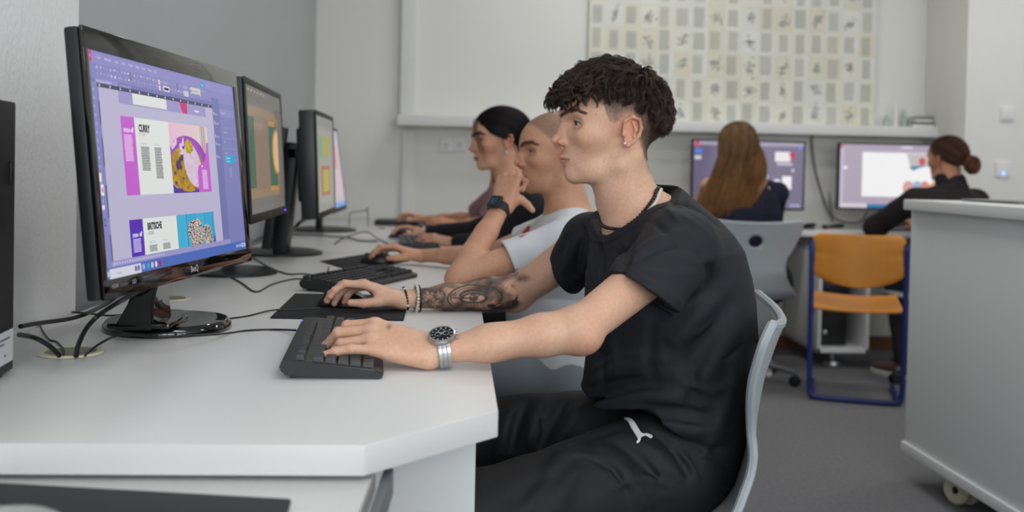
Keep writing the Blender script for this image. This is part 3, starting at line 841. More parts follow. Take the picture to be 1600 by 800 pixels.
MB().sphere(Mm @ Vector((W2 - .035, .010, .003)), (.002, .0025, .0025)).build('power_light', mat('violet_led', '5a4cff', .3, emit='5a4cff', estr=3), m2)
# third monitor, on an arm-like stand ----------------------------------
def disp3(d, w, h):
    d.rect(0, 0, w, h, hexc('8a8a84')); d.rect(0, 0, w, h * .1, hexc('7d7d7a'), .0001); d.rect(w * .12, h * .14, w * .85, h * .92, hexc('96968c'), .0002)
    d.rect(w * .2, h * .2, w * .72, h * .42, hexc('a09a3e'), .0003); d.rect(w * .12, h * .2, w * .3, h * .44, hexc('6f9a86'), .00031)
    d.rect(w * .2, h * .52, w * .72, h * .84, hexc('a5603f'), .0003); d.rect(w * .3, h * .56, w * .66, h * .80, hexc('a8a044'), .0004)
fr3 = mk_frame(V(-.4503, 3.2541, .885), (-.0176, .9998, .0037), (-.0437, -.0045, .999))
W3, H3 = .53, .356
bc = PZ(470, 381)
fr3 = mk_frame(V(-.4503, 3.2541, .885) + V(.0, .0, .0), (-.0176, .9998, .0037), (-.0437, -.0045, .999))
m3, Mm = simple_monitor('third black monitor edge-on with yellow and red blocks on screen', fr3, W3, H3, (.016, W3 - .016, .02, H3 - .016), .05, disp3, V(bc[0], 3.62, DESK), .15, 0)
st = MB().box((-.60, 3.55, DESK + .20), (.05, .10, .40), ry=.10, bev=.01)
st.box((-.535, 3.53, DESK + .36), (.13, .06, .05), bev=.01)
st.build('stand', M_blackm, m3)
MB().box((-.625, 3.45, DESK + .24), (.03, .05, .42), ry=.12, bev=.006).build('stand_cover', M_blackm, m3)
# fourth monitor --------------------------------------------------------
def disp4(d, w, h):
    d.rect(0, 0, w, h, hexc('b9b4c4')); d.rect(w * .1, h * .1, w * .9, h * .85, hexc('cdb4bc'), .0002); d.rect(0, h * .94, w, h, hexc('6f9ad8'), .0003); d.rect(w * .3, h * .2, w * .7, h * .5, hexc('c88f8f'), .0004)
O4 = PY(521, 334, 4.45); T4 = PY(521, 186, 4.45); R4 = PY(541, 314, 5.0)
fr4 = mk_frame(O4, R4 - O4, T4 - O4 + V(-.03, 0, 0))
bc = PZ(513, 354)
fr4 = mk_frame(V(O4[0] , O4[1], O4[2]), unit(V((541 - 716) / F * 5.0 - (521 - 716) / F * 4.45, .55, 0)), (-.14, 0, .99))
m4, Mm = simple_monitor('fourth black monitor with bluish screen, farthest along the left desk', fr4, .56, .40, (.014, .546, .02, .386), .035, disp4, V(bc[0] + .02, 4.95, DESK), .16, 0)
MB().box((bc[0] - .0, 4.93, DESK + .10), (.03, .07, .18), bev=.006).build('neck', M_blackm, m4)

# ---------------------------------------------------------------- keyboards and mice
def keyboard(lb, origin, ang, L=.44, W=.155, group='keyboards on the left desk'):
    t = root('keyboard', lb, 'keyboard', tuple(origin), group)
    M = Matrix.Translation(Vector(origin)) @ Matrix.Rotation(ang, 4, 'Z')
    b = bmesh.new()
    prof = [(0, .004), (.004, .0), (W - .012, .006), (W, .016), (W - .004, .0285), (W * .8, .028), (.012, .0145), (0, .010)]
    A = [b.verts.new((.0, y, z)) for y, z in prof]; B_ = [b.verts.new((L, y, z)) for y, z in prof]
    b.faces.new(A); b.faces.new(B_[::-1])
    for i in range(len(prof)): b.faces.new((A[i], A[(i + 1) % len(prof)], B_[(i + 1) % len(prof)], B_[i]))
    bmesh.ops.bevel(b, geom=b.edges[:], offset=.0025, segments=2, affect='EDGES')
    mb = MB(); mb.add(b, M); mb.build('base', M_blackm, t)
    k = MB(); u = .0186; slope = (.028 - .0145) / (W * .8 - .012)
    def key(x, y, w_, h_):
        zc = .0145 + (y - .012) * slope
        q = bmesh.new()
        lo_ = [(x + .0008, y + .0008), (x + w_ - .0008, y + .0008), (x + w_ - .0008, y + h_ - .0008), (x + .0008, y + h_ - .0008)]
        hi_ = [(x + .0028, y + .0025), (x + w_ - .0028, y + .0025), (x + w_ - .0028, y + h_ - .002), (x + .0028, y + h_ - .002)]
        a = [q.verts.new((p[0], p[1], zc - .002)) for p in lo_]; c = [q.verts.new((p[0], p[1], zc + .0085)) for p in hi_]
        q.faces.new(c)
        for i in range(4): q.faces.new((a[i], a[(i + 1) % 4], c[(i + 1) % 4], c[i]))
        k.add(q, M)
    rows = [[1.25, 1.25, 1.25, 6.25, 1.25, 1.25, 1.25, 1.25], [1.25] + [1] * 11 + [2.75], [1.75] + [1] * 11 + [2.25], [1.5] + [1] * 12 + [1.5], [1] * 13 + [2]]
    for r_, row in enumerate(rows):
        x = .012
        for w_ in row: key(x, .014 + r_ * u, w_ * u, u); x += w_ * u
    yf = .014 + 5 * u + .010
    x = .012; key(x, yf, u, u * .8); x += 2 * u
    for g_ in range(3):
        for i in range(4): key(x, yf, u, u * .8); x += u
        x += u * .5
    xn = .012 + 15 * u + .006
    for i in range(3):
        key(xn + i * u, .014, u, u); key(xn + i * u, .014 + 3 * u, u, u); key(xn + i * u, .014 + 4 * u, u, u); key(xn + i * u, yf, u, u * .8)
    key(xn + u, .014 + u, u, u)
    xp = xn + 3 * u + .006
    for r_ in range(5):
        for i in range(4): key(xp + i * u, .014 + r_ * u, u, u)
    o = k.build('keycaps', M_key, t, smooth=False); o['kind'] = 'stuff'
    MB().box((.03, W - .02, .004), (.03, .008, .012), M=M).build('foot', M_dark, t); MB().box((L - .03, W - .02, .004), (.03, .008, .012), M=M).build('foot', M_dark, t)
    MB().sphere(M @ Vector((L - .04, W - .006, .0275)), .0013).build('indicator', MATS['violet_led'], t)
    return t
ka = math.atan2(1.90 - 1.518, -(.2948 - .2641))
keyboard('black keyboard under the watch hand, nearest on the desk', (-.106, 1.500, DESK), ka - .0, group=None)
keyboard('black keyboard between the second mat and the tattooed arm', (-.275, 2.50, DESK), math.radians(68), W=.135, group=None)
keyboard('grey black keyboard under the hands with pale nails', (-.060, 3.88, DESK), math.radians(95), group=None)
keyboard('farthest keyboard on the desk beside the pink sleeved arm', (-.02, 4.93, DESK), math.radians(95), group=None)
def mouse(lb, c, ang, z=DESK, s=1., m=None):
    t = root('computer_mouse', lb, 'mouse', (c[0], c[1], z))
    M = Matrix.Translation((c[0], c[1], z)) @ Matrix.Rotation(ang, 4, 'Z')
    b = bmesh.new(); bmesh.ops.create_uvsphere(b, u_segments=28, v_segments=18, radius=1)
    for v in b.verts:
        x, y, zz = v.co
        zz = max(zz, -.0)
        v.co = Vector((x * .057 * s, y * (.031 - .003 * (1 - x * x)) * s, (zz * .034 * (1 - .25 * max(x, 0)) + .003) * s))
    mb = MB(); mb.add(b, M); mb.build('shell', m or M_blackm, t)
    MB().cyl(M @ Vector((.035 * s, -.0035, .026 * s)), M @ Vector((.035 * s, .0035, .026 * s)), .007 * s, n=16).build('scroll_wheel', M_dark, t)
    return t, M
mo1 = PZ(541, 478, .757)
mouse('black mouse under the tattooed arm\'s hand on the near mat', (mo1[0] - .016, 2.262), math.radians(172), DESK + .003, 1.08, mat('mouse_black', '0d0e11', .22))
mo2 = PZ(592, 404, .757)
mouse('black mouse held by the hand behind the second keyboard', (mo2[0] - .005, mo2[1]), math.radians(175), DESK + .003)
mo3 = PZ(626, 368, .757)
mouse('black mouse under the hand with the pale bracelet', (mo3[0], mo3[1]), math.radians(175), DESK + .003)
mo4 = PZ(646, 347, .757)
mouse('farthest black mouse under the hand of the pink sleeved student', (mo4[0], mo4[1]), math.radians(175), DESK + .003)
M_mat = mat('mouse_mat_cloth', '17181c', .85, bump=.3, bscale=900)
def mat_pad(lb, pts, h=.003):
    o = MB().prism([(p[0], p[1]) for p in pts], DESK, DESK + h, bev=.0012).build('mouse_mat', M_mat); tag(o, lb, 'mouse mat')
mat_pad('black mouse mat under the tattooed arm\'s hand', [(-.384, 2.085), (-.107, 2.073), (-.113, 2.475), (-.397, 2.483)])
mat_pad('black mouse mat with a raised corner behind the second keyboard', [PZ(500, 409), PZ(552, 425), PZ(640, 408), PZ(590, 395)])
q = [PZ(585, 352), PZ(652, 353), PZ(652, 347), PZ(588, 346)]
o = MB().prism([(p[0], p[1]) for p in [q[0], q[1], V(q[1][0] + .01, q[1][1] + .22), V(q[0][0], q[0][1] + .22)]], DESK, DESK + .028, bev=.003).build('laptop', M_blackm)
tag(o, 'flat black closed laptop lying at the far end of the desk', 'laptop')

# ---------------------------------------------------------------- cables
def cable(lb, pts, r, z=DESK, name='cable'):
    P = []
    for p in pts:
        if len(p) == 2: q = PZ(p[0], p[1], z + r); P.append(tuple(q))
        elif len(p) == 3: q = PZ(p[0], p[1], z + r + p[2]); P.append(tuple(q))
        else: P.append(tuple(PY(p[0], p[1], p[3])))
    o = MB().tube(P, r, n=8, sub=5).build(name, M_cable); tag(o, lb, 'cable'); return o
cable('thick black cable from the tower rising behind the near screen', [(32, 510, .03), (60, 505, .02), (110, 498, .01), (140, 488, .02), (172, 470, 0, 1.75), (195, 450, 0, 1.72)], .0042)
cable('thick black cable curving from the round hole up to the near screen', [(119, 556, .001), (122, 540, .012), (135, 513, .035), (155, 492, .055), (182, 474, 0, 1.68), (215, 455, 0, 1.7)], .0042)
cable('black cable bending from the tower down into the round hole', [(30, 523, .03), (55, 528, .035), (78, 541, .02), (93, 556, .001)], .004)
cable('thin black mouse cable looping from the hole behind the screen foot', [(99, 557, .001), (98, 545, .004), (88, 534), (77, 531), (67, 518), (62, 505), (63, 500), (80, 497), (98, 489), (120, 488), (150, 491), (175, 493), (215, 489), (280, 485), (330, 496), (352, 498), (385, 494), (424, 485, .003), (460, 483, .004), (500, 481, .006)], .0019)
cable('thin black keyboard cable lying over the near screen foot', [(133, 556, .001), (150, 541, .006), (178, 526, .018), (205, 523, .024), (260, 526, .024), (330, 523, .012), (360, 520, .0), (392, 516), (430, 515), (462, 516, .006)], .0021)
cable('thin dark cable zigzagging behind the near screen to the second keyboard', [(335, 421), (350, 427), (377, 442), (400, 456), (426, 444), (460, 436), (485, 438), (500, 447)], .0024)
cable('thin dark cable running from the near screen to the second keyboard', [(380, 398), (394, 402), (420, 417), (449, 428), (475, 428), (500, 433), (510, 438)], .0024)
cable('small looped cable at the corner of the second mouse mat', [(514, 417), (513, 424), (520, 427), (532, 424), (515, 427), (508, 433)], .0022)
cable('dark cable arching from the third screen foot to the far hands', [(523, 381), (535, 373, .01), (560, 364, .02), (575, 363, .02), (592, 374, .004), (606, 380)], .003)
cable('grey cable lying flat between the far monitors and hands', [(455, 366), (500, 368), (548, 372), (560, 376), (590, 377)], .003)
cable('thick black power cable hanging behind the third monitor stand', [(450, 366, .004), (462, 354, 0, 3.7), (474, 343, 0, 3.7), (488, 334, 0, 3.7), (493, 318, 0, 3.7)], .006)
cable('thin cable standing up in a square loop by the back wall', [(546, 353, .003), (547, 334, 0, 5.4), (558, 331, 0, 5.4), (571, 329, 0, 5.4), (574, 325, 0, 5.4), (575, 340, 0, 5.4), (577, 354, 0, 5.4), (600, 357, .003)], .0025)
cable('thin cable behind the second monitor stand on the desk', [(393, 378), (402, 374), (413, 368), (420, 364)], .003)

# ================================================================ back row furniture
t = root('back_desk', 'white desk along the back wall with two lit monitors', 'desk', (1.9, 5.7, 0))
MB().box((1.87, 5.775, .733), (1.92, .43, .034), bev=.003).build('worktop', M_lam, t)
MB().box((1.0, 5.78, .358), (.03, .36, .714), bev=.002).build('side_panel', M_panel, t)
MB().box((2.78, 5.78, .358), (.03, .36, .714), bev=.002).build('side_panel', M_panel, t)
def disp5(d, w, h):
    d.rect(0, 0, w, h, hexc('77708a')); d.rect(0, 0, w, h * .06, hexc('a79fb4'), .0002); d.rect(0, h * .06, w * .2, h, hexc('6a6480'), .0002)
    d.rect(w * .01, 0, w * .05, h * .09, hexc('d2506e'), .0003); d.rect(w * .01, h * .12, w * .075, h * .18, hexc('5a86e8'), .0004); d.rect(w * .01, h * .22, w * .07, h * .28, hexc('cfcad8'), .0004)
    d.rect(w * .955, h * .04, w * .985, h * .1, hexc('6a90e0'), .0004)
    d.rect(w * .74, h * .14, w * .88, h * .29, hexc('f0ecf0'), .0004); d.poly([(w * .86, h * .17), (w * .92, h * .14), (w * .92, h * .28)], hexc('c81e46'), .0005)
    d.rect(w * .76, h * .31, w * .90, h * .345, hexc('cfc6d6'), .0004); d.ell(w * .905, h * .42, w * .015, h * .025, hexc('d8c8d8'), .0004)
    d.rect(w * .60, h * .50, w * .68, h * .60, hexc('e6e4ec'), .0004); d.rect(w * .735, h * .56, w * .79, h * .66, hexc('eeeaf2'), .0004); d.rect(w * .81, h * .51, w * .895, h * .71, hexc('f6f4f8'), .0004)
    for k in range(3): d.ell(w * (.90 + .03 * k), h * .955, w * .011, h * .02, hexc('b9c4e8'), .0004)
def disp6(d, w, h):
    d.rect(0, 0, w, h, hexc('b5a9ba')); d.rect(0, 0, w, h * .05, hexc('b3a6b8'), .0002); d.rect(0, h * .05, w * .035, h, hexc('c9bdd0'), .0002)
    d.rect(w * .2, h * .12, w * .92, h * .82, hexc('fbfafb'), .0003)
    d.poly([(w * .6, h * .13), (w * .9, h * .13), (w * .8, h * .33), (w * .64, h * .38)], hexc('c9c2c4'), .0004); d.ell(w * .74, h * .25, w * .03, h * .06, hexc('d2574e'), .0005)
    d.poly([(w * .62, h * .34), (w * .78, h * .30), (w * .66, h * .40)], hexc('4d86a8'), .0005)
    for cx, cc in ((.62, 'd9a79c'), (.70, '9fb8d2'), (.77, 'd88f86'), (.86, 'e0b070')): d.ell(w * cx, h * .68, w * .05, h * .12, hexc(cc), .0005)
    d.rect(w * .01, h * .93, w * .25, h, hexc('dcd4de'), .0004); d.rect(w * .25, h * .94, w, h, hexc('3f7fb4'), .0003)
    d.ell(w * .05, h * .37, w * .016, h * .03, hexc('f4f0f4'), .0004); d.rect(w * .0, h * .01, w * .025, h * .06, hexc('d86070'), .0005)
    d.rect(w * .55, h * .02, w * .65, h * .05, hexc('e6dde8'), .0005); d.rect(w * .9, h * .01, w * .96, h * .04, hexc('6a8ee0'), .0005)
for n, (xa, ya, xb, yb, xc, yc, fn, lb) in enumerate((
    (1079, 326, 1256, 325, 1081, 217, disp5, 'wide monitor in front of the long haired student, dark violet screen'),
    (1308, 327, 1486, 326, 1311, 222, disp6, 'wide monitor in front of the student with the bun, white page'))):
    Ym = 5.68
    A = PY(xa, ya, Ym); B = PY(xb, yb, Ym); Cc = PY(xc, yc, Ym)
    W_ = B[0] - A[0]; H_ = Cc[2] - A[2]
    fr = mk_frame(A, (1, 0, 0), (0, 0, 1))
    t, Mm = simple_monitor(lb, fr, W_, H_, (.010, W_ - .010, .012, H_ - .010), .03, fn, V((A[0] + B[0]) / 2, Ym + .02, .75), 0, 0)
    MB().box(((A[0] + B[0]) / 2, Ym + .035, (.76 + A[2]) / 2 + .065), (.09, .02, A[2] - .76 + .11), bev=.004).build('neck', M_alu, t)
    MB().box(((A[0] + B[0]) / 2, Ym - .01, .7555), (.22, .17, .008), bev=.003).build('base', M_alu, t)
def free_cable(lb, P, r): o = MB().tube([tuple(p) for p in P], r, n=8, sub=5).build('cable', mat('grey_cable', '5c5e5e', .5)); tag(o, lb, 'cable'); return o
free_cable('grey cable hanging down the back wall between the two lit monitors', [PY(1268, 205, 5.97), PY(1270, 240, 5.97), PY(1276, 275, 5.97), PY(1290, 320, 5.95), PY(1302, 346, 5.9)], .006)
free_cable('grey cable hanging in a curve left of the right monitor', [PY(1296, 300, 5.97), PY(1300, 335, 5.95), PY(1320, 347, 5.9), PY(1345, 346, 5.9), PY(1355, 330, 5.9)], .005)
c = V(1.99, 5.72, .75)
for k in range(3):
    x = c[0] + (-.13, .04, .21)[k]
    o = MB().tube([(x - .06, 5.70, .757), (x - .02, 5.66, .775), (x + .04, 5.68, .78), (x + .06, 5.74, .765), (x, 5.77, .76), (x - .05, 5.74, .768)], .007, n=8, closed=True).build('coiled_cable', M_cable)
    tag(o, ['left', 'middle', 'right'][k] + ' coil of the black cables bundled on the back desk', 'cable', 'cable coils on the back desk')
o = MB().box((1.98, 5.66, .754), (.16, .06, .008), bev=.003).build('smartphone', M_blackm); tag(o, 'small black phone lying at the edge of the back desk', 'phone')
# computer holder under the back desk
t = root('computer_holder', 'open white computer holder on a foot under the back desk', 'cabinet', (2.12, 5.6, 0))
x0, x1, z0, z1 = 1.985, 2.275, .09, .66
hb = MB(); 
for cc, dd in (((x0 + .01, 5.62, (z0 + z1) / 2), (.02, .55, z1 - z0)), ((x1 - .01, 5.62, (z0 + z1) / 2), (.02, .55, z1 - z0)), (((x0 + x1) / 2, 5.62, z0 + .012), (x1 - x0, .55, .024)), (((x0 + x1) / 2, 5.62, z1 - .01), (x1 - x0, .55, .02)), (((x0 + x1) / 2, 5.885, (z0 + z1) / 2), (x1 - x0, .02, z1 - z0))): hb.box(cc, dd, bev=.002)
hb.build('body', M_lamedge, t)
MB().cyl((2.13, 5.5, .03), (2.13, 5.5, z0 + .002), .018).build('foot', M_steel, t)
MB().lathe([(0, 0), (.05, 0), (.045, .02), (.02, .03), (0, .03)], (2.13, 5.5, 0)).build('foot_plate', M_steel, t)
t = root('computer_tower', 'black computer tower inside the white holder under the back desk', 'computer', (2.10, 5.6, z0 + .024))
MB().box((2.105, 5.64, z0 + .024 + .23), (.15, .42, .45), bev=.008).build('case', M_dark, t)
MB().box((2.105, 5.428, z0 + .36), (.13, .006, .06), bev=.002).build('drive_bay', M_blackm, t)
MB().sphere((2.06, 5.428, z0 + .10), (.014, .004, .014)).build('badge', M_steel, t)

# ---------------------------------------------------------------- counter on castors at the right
t = root('rolling_counter', 'tall pale grey counter on cream castors at the right edge', 'counter', (2.0, 2.4, 0))
X0 = 1.585
MB().box((X0 + .40, 2.09, .545), (.80, 2.62, .83), bev=.002).build('body', mat('white_grey_counter', 'eceeee', .5, noise=.01, nscale=3), t)
MB().box((1.985, 2.065, .967), (.86, 2.67, .036), bev=.004).build('countertop', M_lamedge, t)
MB().box((X0 + .39, 2.075, .118), (.80, 2.67, .034), bev=.003).build('plinth', M_lamedge, t)
for (wx, wy) in ((X0 + .075, 3.14), (X0 + .70, 3.14), (X0 + .075, 1.2), (X0 + .70, 1.2)):
    c_ = MB().box((wx, wy, .096), (.08, .08, .008), bev=.002); c_.box((wx, wy + .0, .075), (.035, .045, .04), bev=.004)
    q = c_.build('castor', M_steel, t)
    for s_ in (-1, 1):
        MB().lathe([(.012, -.012), (.035, -.012), (.044, -.009), (.047, 0), (.044, .009), (.035, .012), (.012, .012), (.012, -.012)], (0, 0, 0), n=32, M=Matrix.Translation((wx + s_ * .016 - .0, wy + .0, .047)) @ Matrix.Rotation(.5, 4, 'Z') @ Matrix.Rotation(HALF_PI, 4, 'Y')).build('wheel', M_cream, q)
    MB().cyl((wx - .03, wy, .047), (wx + .03, wy, .047), .012, n=16).build('axle', M_dark, q)
cc = PZ(1500, 313, .987)
o = MB().box((1.78, 3.15, .990), (.12, .30, .008), rz=.1, bev=.003).build('tablet', mat('tablet_grey', '6f7276', .3)); tag(o, 'thin grey tablet lying flat on the rolling counter', 'tablet')
o = MB().box((2.95, 5.2, .96), (.05, .03, .09), bev=.01).build('x', M_blue); bpy.data.objects.remove(o)
# ================================================================ chairs
def shell_chair(lb, x, y, ang, wheels=True, hole=True, group=None, scale=1., top=.85, wt=1.0):
    """grey one-piece shell chair; local +x is where the sitter looks"""
    t = root('shell_chair', lb, 'chair', (x, y, 0), group)
    M = Matrix.Translation((x, y, 0)) @ Matrix.Rotation(ang, 4, 'Z')
    k = (top - .43) / .42
    #       s     x     z     half width  edge curl
    K = np.array([(0.00, .235, .425, .17, .000), (.06, .215, .447, .205, .000), (.20, .10, .442, .235, .012), (.36, -.04, .425, .245, .022), (.48, -.135, .432, .235, .020),
         (.56, -.185, .43 + .045 * k, .205, .012), (.66, -.208, .43 + .13 * k, .155, .004), (.76, -.212, .43 + .22 * k, .150 * wt, -.010), (.86, -.225, .43 + .31 * k, .205 * wt, -.028), (.96, -.248, .43 + .395 * k, .238 * wt, -.036), (1.0, -.258, .43 + .42 * k, .222 * wt, -.034)])
    NU, NV = 56, 72
    sv = np.linspace(0, 1, NV); g = [np.interp(sv, K[:, 0], K[:, i]) for i in range(1, 5)]
    for _ in range(3):
        for a in g: a[1:-1] = (a[:-2] + 2 * a[1:-1] + a[2:]) / 4
    us = np.linspace(-1, 1, NU)
    vs = np.zeros((NV, NU, 3))
    for j in range(NV):
        tx = np.gradient(g[0])[j]; tz = np.gradient(g[1])[j]; nx, nz = unit((tz, -tx)) if j else (0, 1)
        nx, nz = -abs(tz) / math.hypot(tx, tz) * -1, abs(tx) / math.hypot(tx, tz)
        hw = g[2][j]; curl = abs(g[3][j])
        for i, u in enumerate(us):
            e = abs(u) ** 2.2 * curl
            vs[j, i] = (g[0][j] + nx * e, u * hw, g[1][j] + nz * e)
    hc = np.array((0, .43 + .325 * k)); rr_ = .036
    faces = []; P = vs.reshape(-1, 3)
    def inh(p): return math.hypot(p[1] - hc[0], (p[2] - hc[1]) * 1.15) < rr_ and p[0] < -.1
    for j in range(NV - 1):
        for i in range(NU - 1):
            q = [j * NU + i, j * NU + i + 1, (j + 1) * NU + i + 1, (j + 1) * NU + i]
            if hole and inh(P[q].mean(0)): continue
            faces.append(q)
    if hole:
        used = set(); cnt = {}
        for f in faces:
            for i in f: cnt[i] = cnt.get(i, 0) + 1
        for i, c in cnt.items():
            p = P[i]
            if c < 4 and p[0] < -.1 and math.hypot(p[1] - hc[0], p[2] - hc[1]) < rr_ * 1.6:
                a = math.atan2((p[2] - hc[1]) * 1.15, p[1]); P[i][1] = rr_ * math.cos(a); P[i][2] = hc[1] + rr_ * math.sin(a) / 1.15
    me_v = [M @ Vector(p) for p in P]
    o = from_pydata('seat_shell', me_v, faces, M_grey, t, smooth=True)
    sm = o.modifiers.new('thick', 'SOLIDIFY'); sm.thickness = .013; sm.offset = 0
    # rolled rim
    loop = [vs[j, 0] for j in range(0, NV, 3)] + [vs[-1, i] for i in range(0, NU, 3)] + [vs[j, -1] for j in range(NV - 1, -1, -3)] + [vs[0, i] for i in range(NU - 1, -1, -3)]
    MB().tube([M @ Vector(p) for p in loop], .0085, n=8, sub=2, closed=True).build('rim', M_grey, t)
    if wheels:
        MB().cyl(M @ Vector((0, 0, .10)), M @ Vector((0, 0, .42)), .024, n=20).build('column', M_steel, t)
        MB().box(M @ Vector((0, 0, .415)), (.22, .16, .02), rz=ang, bev=.004).build('seat_plate', M_dark, t)
        for i in range(5):
            a = i * 2 * math.pi / 5 + .4; c_, s_ = math.cos(a), math.sin(a)
            lg_ = MB().tube([M @ Vector((c_ * .02, s_ * .02, .115)), M @ Vector((c_ * .15, s_ * .15, .095)), M @ Vector((c_ * .28, s_ * .28, .072))], [.02, .017, .013], n=10).build('leg', M_alu, t)
            wb = MB()
            for w_ in (-.011, .011):
                p = Vector((c_ * .28 - s_ * w_, s_ * .28 + c_ * w_, .028)); q = p + Vector((-s_, c_, 0)) * (.007 if w_ > 0 else -.007)
                wb.cyl(M @ p, M @ q, .028, n=20, bev=.003)
            wb.build('castor', M_dark, lg_)
    return t
shell_chair('grey plastic shell chair of the student with the watch, nearest', .350, 1.87, math.radians(166), top=.80, wt=1.02)
shell_chair('grey shell chair seen behind the black trousers, with the white shirt student', .42, 2.86, math.radians(180), top=.84, hole=False)
shell_chair('grey shell chair with a round hole behind the long haired student', 1.475, 5.05, math.radians(88), top=.820, wt=1.0)
shell_chair('grey shell chair of the student with the bun, mostly behind the counter', 2.53, 5.05, math.radians(100), top=.74, hole=False)
shell_chair('grey shell chair of the pink sleeved student, farthest along the desk', .42, 4.95, math.radians(178), top=.84, hole=False)
shell_chair('grey shell chair under the black haired student, hidden by the others', .47, 3.85, math.radians(182), top=.84, hole=False)

# orange school chair, back to the viewer
t = root('school_chair', 'orange beech school chair with blue tube frame, empty in the middle', 'chair', (1.88, 4.7, 0))
def bent_panel(t, name, x0, x1, rows, M_, th=.009, wave=0):
    # rows: list of (y, z, halfwidth scale)
    pass
yb = 4.55
lx, rx = 1.668, 2.085; xc_ = (lx + rx) / 2
def board(name, pts_fn, nu, nv, m):
    P = []; Fc = []
    for j in range(nv + 1):
        for i in range(nu + 1): P.append(pts_fn(i / nu * 2 - 1, j / nv))
    for j in range(nv):
        for i in range(nu): a = j * (nu + 1) + i; Fc.append((a, a + 1, a + nu + 2, a + nu + 1))
    o = from_pydata(name, P, Fc, m, t, smooth=True); s_ = o.modifiers.new('thick', 'SOLIDIFY'); s_.thickness = .011; s_.offset = 0
    bv = o.modifiers.new('bev', 'BEVEL'); bv.width = .003; bv.segments = 2; bv.limit_method = 'ANGLE'
    return o
def back_fn(u, v):
    z = .79 - v * .215; hw = .205
    if v < .14: hw = .205 - .034 * (1 - math.sqrt(max(0, 1 - (1 - v / .14) ** 2)))
    if .30 < v < .5: hw -= .012 * math.sin((v - .30) / .20 * math.pi)
    if v > .80: hw -= .05 * ((v - .80) / .20) ** 2
    low = .032 * (1 - u * u) * v
    return (xc_ + u * hw, yb + .02 - .03 * (1 - u * u) - .012 * v, z - low)
board('backrest', back_fn, 40, 24, M_wood)
def seat_fn(u, v):
    hw = .205 - .012 * (1 - v); y = yb + .40 * (1 - v) + .01
    z = .437 + .048 * (1 - v) - .012 * math.sin(v * math.pi) * (1 - u * u) - .03 * max(0, .15 - v) / .15
    return (xc_ + u * hw, y, z - .010 * (1 - u * u))
board('seat', seat_fn, 30, 24, M_wood)
for s_, X in ((-1, lx), (1, rx)):
    MB().tube([(X + .006 * s_, yb + .01, .755), (X + .002 * s_, yb + .005, .62), (X, yb, .45), (X, yb, .25), (X - .004 * s_, yb, .06), (X - .012 * s_, yb + .02, .018), (X - .016 * s_, yb + .12, .013), (X - .016 * s_, yb + .42, .013)], .0125, n=12, sub=5).build('side_frame', M_blue, t)
    MB().tube([(X - .004 * s_, yb + .01, .415), (X - .016 * s_, yb + .2, .438), (X - .03 * s_, yb + .34, .448)], .011, n=12, sub=5).build('seat_rail', M_blue, t)
    MB().box((X + .002 * s_, yb + .012, .70), (.028, .03, .10), bev=.008).build('bracket', M_blue, t)
MB().tube([(lx + .004, yb, .05), (lx + .03, yb - .005, .016), (xc_, yb - .008, .014), (rx - .03, yb - .005, .016), (rx - .004, yb, .05)], .0125, n=12, sub=4).build('floor_bar', M_blue, t)

Mr = Matrix.Translation((xc_, yb, 0)) @ Matrix.Rotation(math.radians(-20), 4, 'Z') @ Matrix.Translation((-xc_, -yb, 0))
for o in t.children: o.data.transform(Mr)
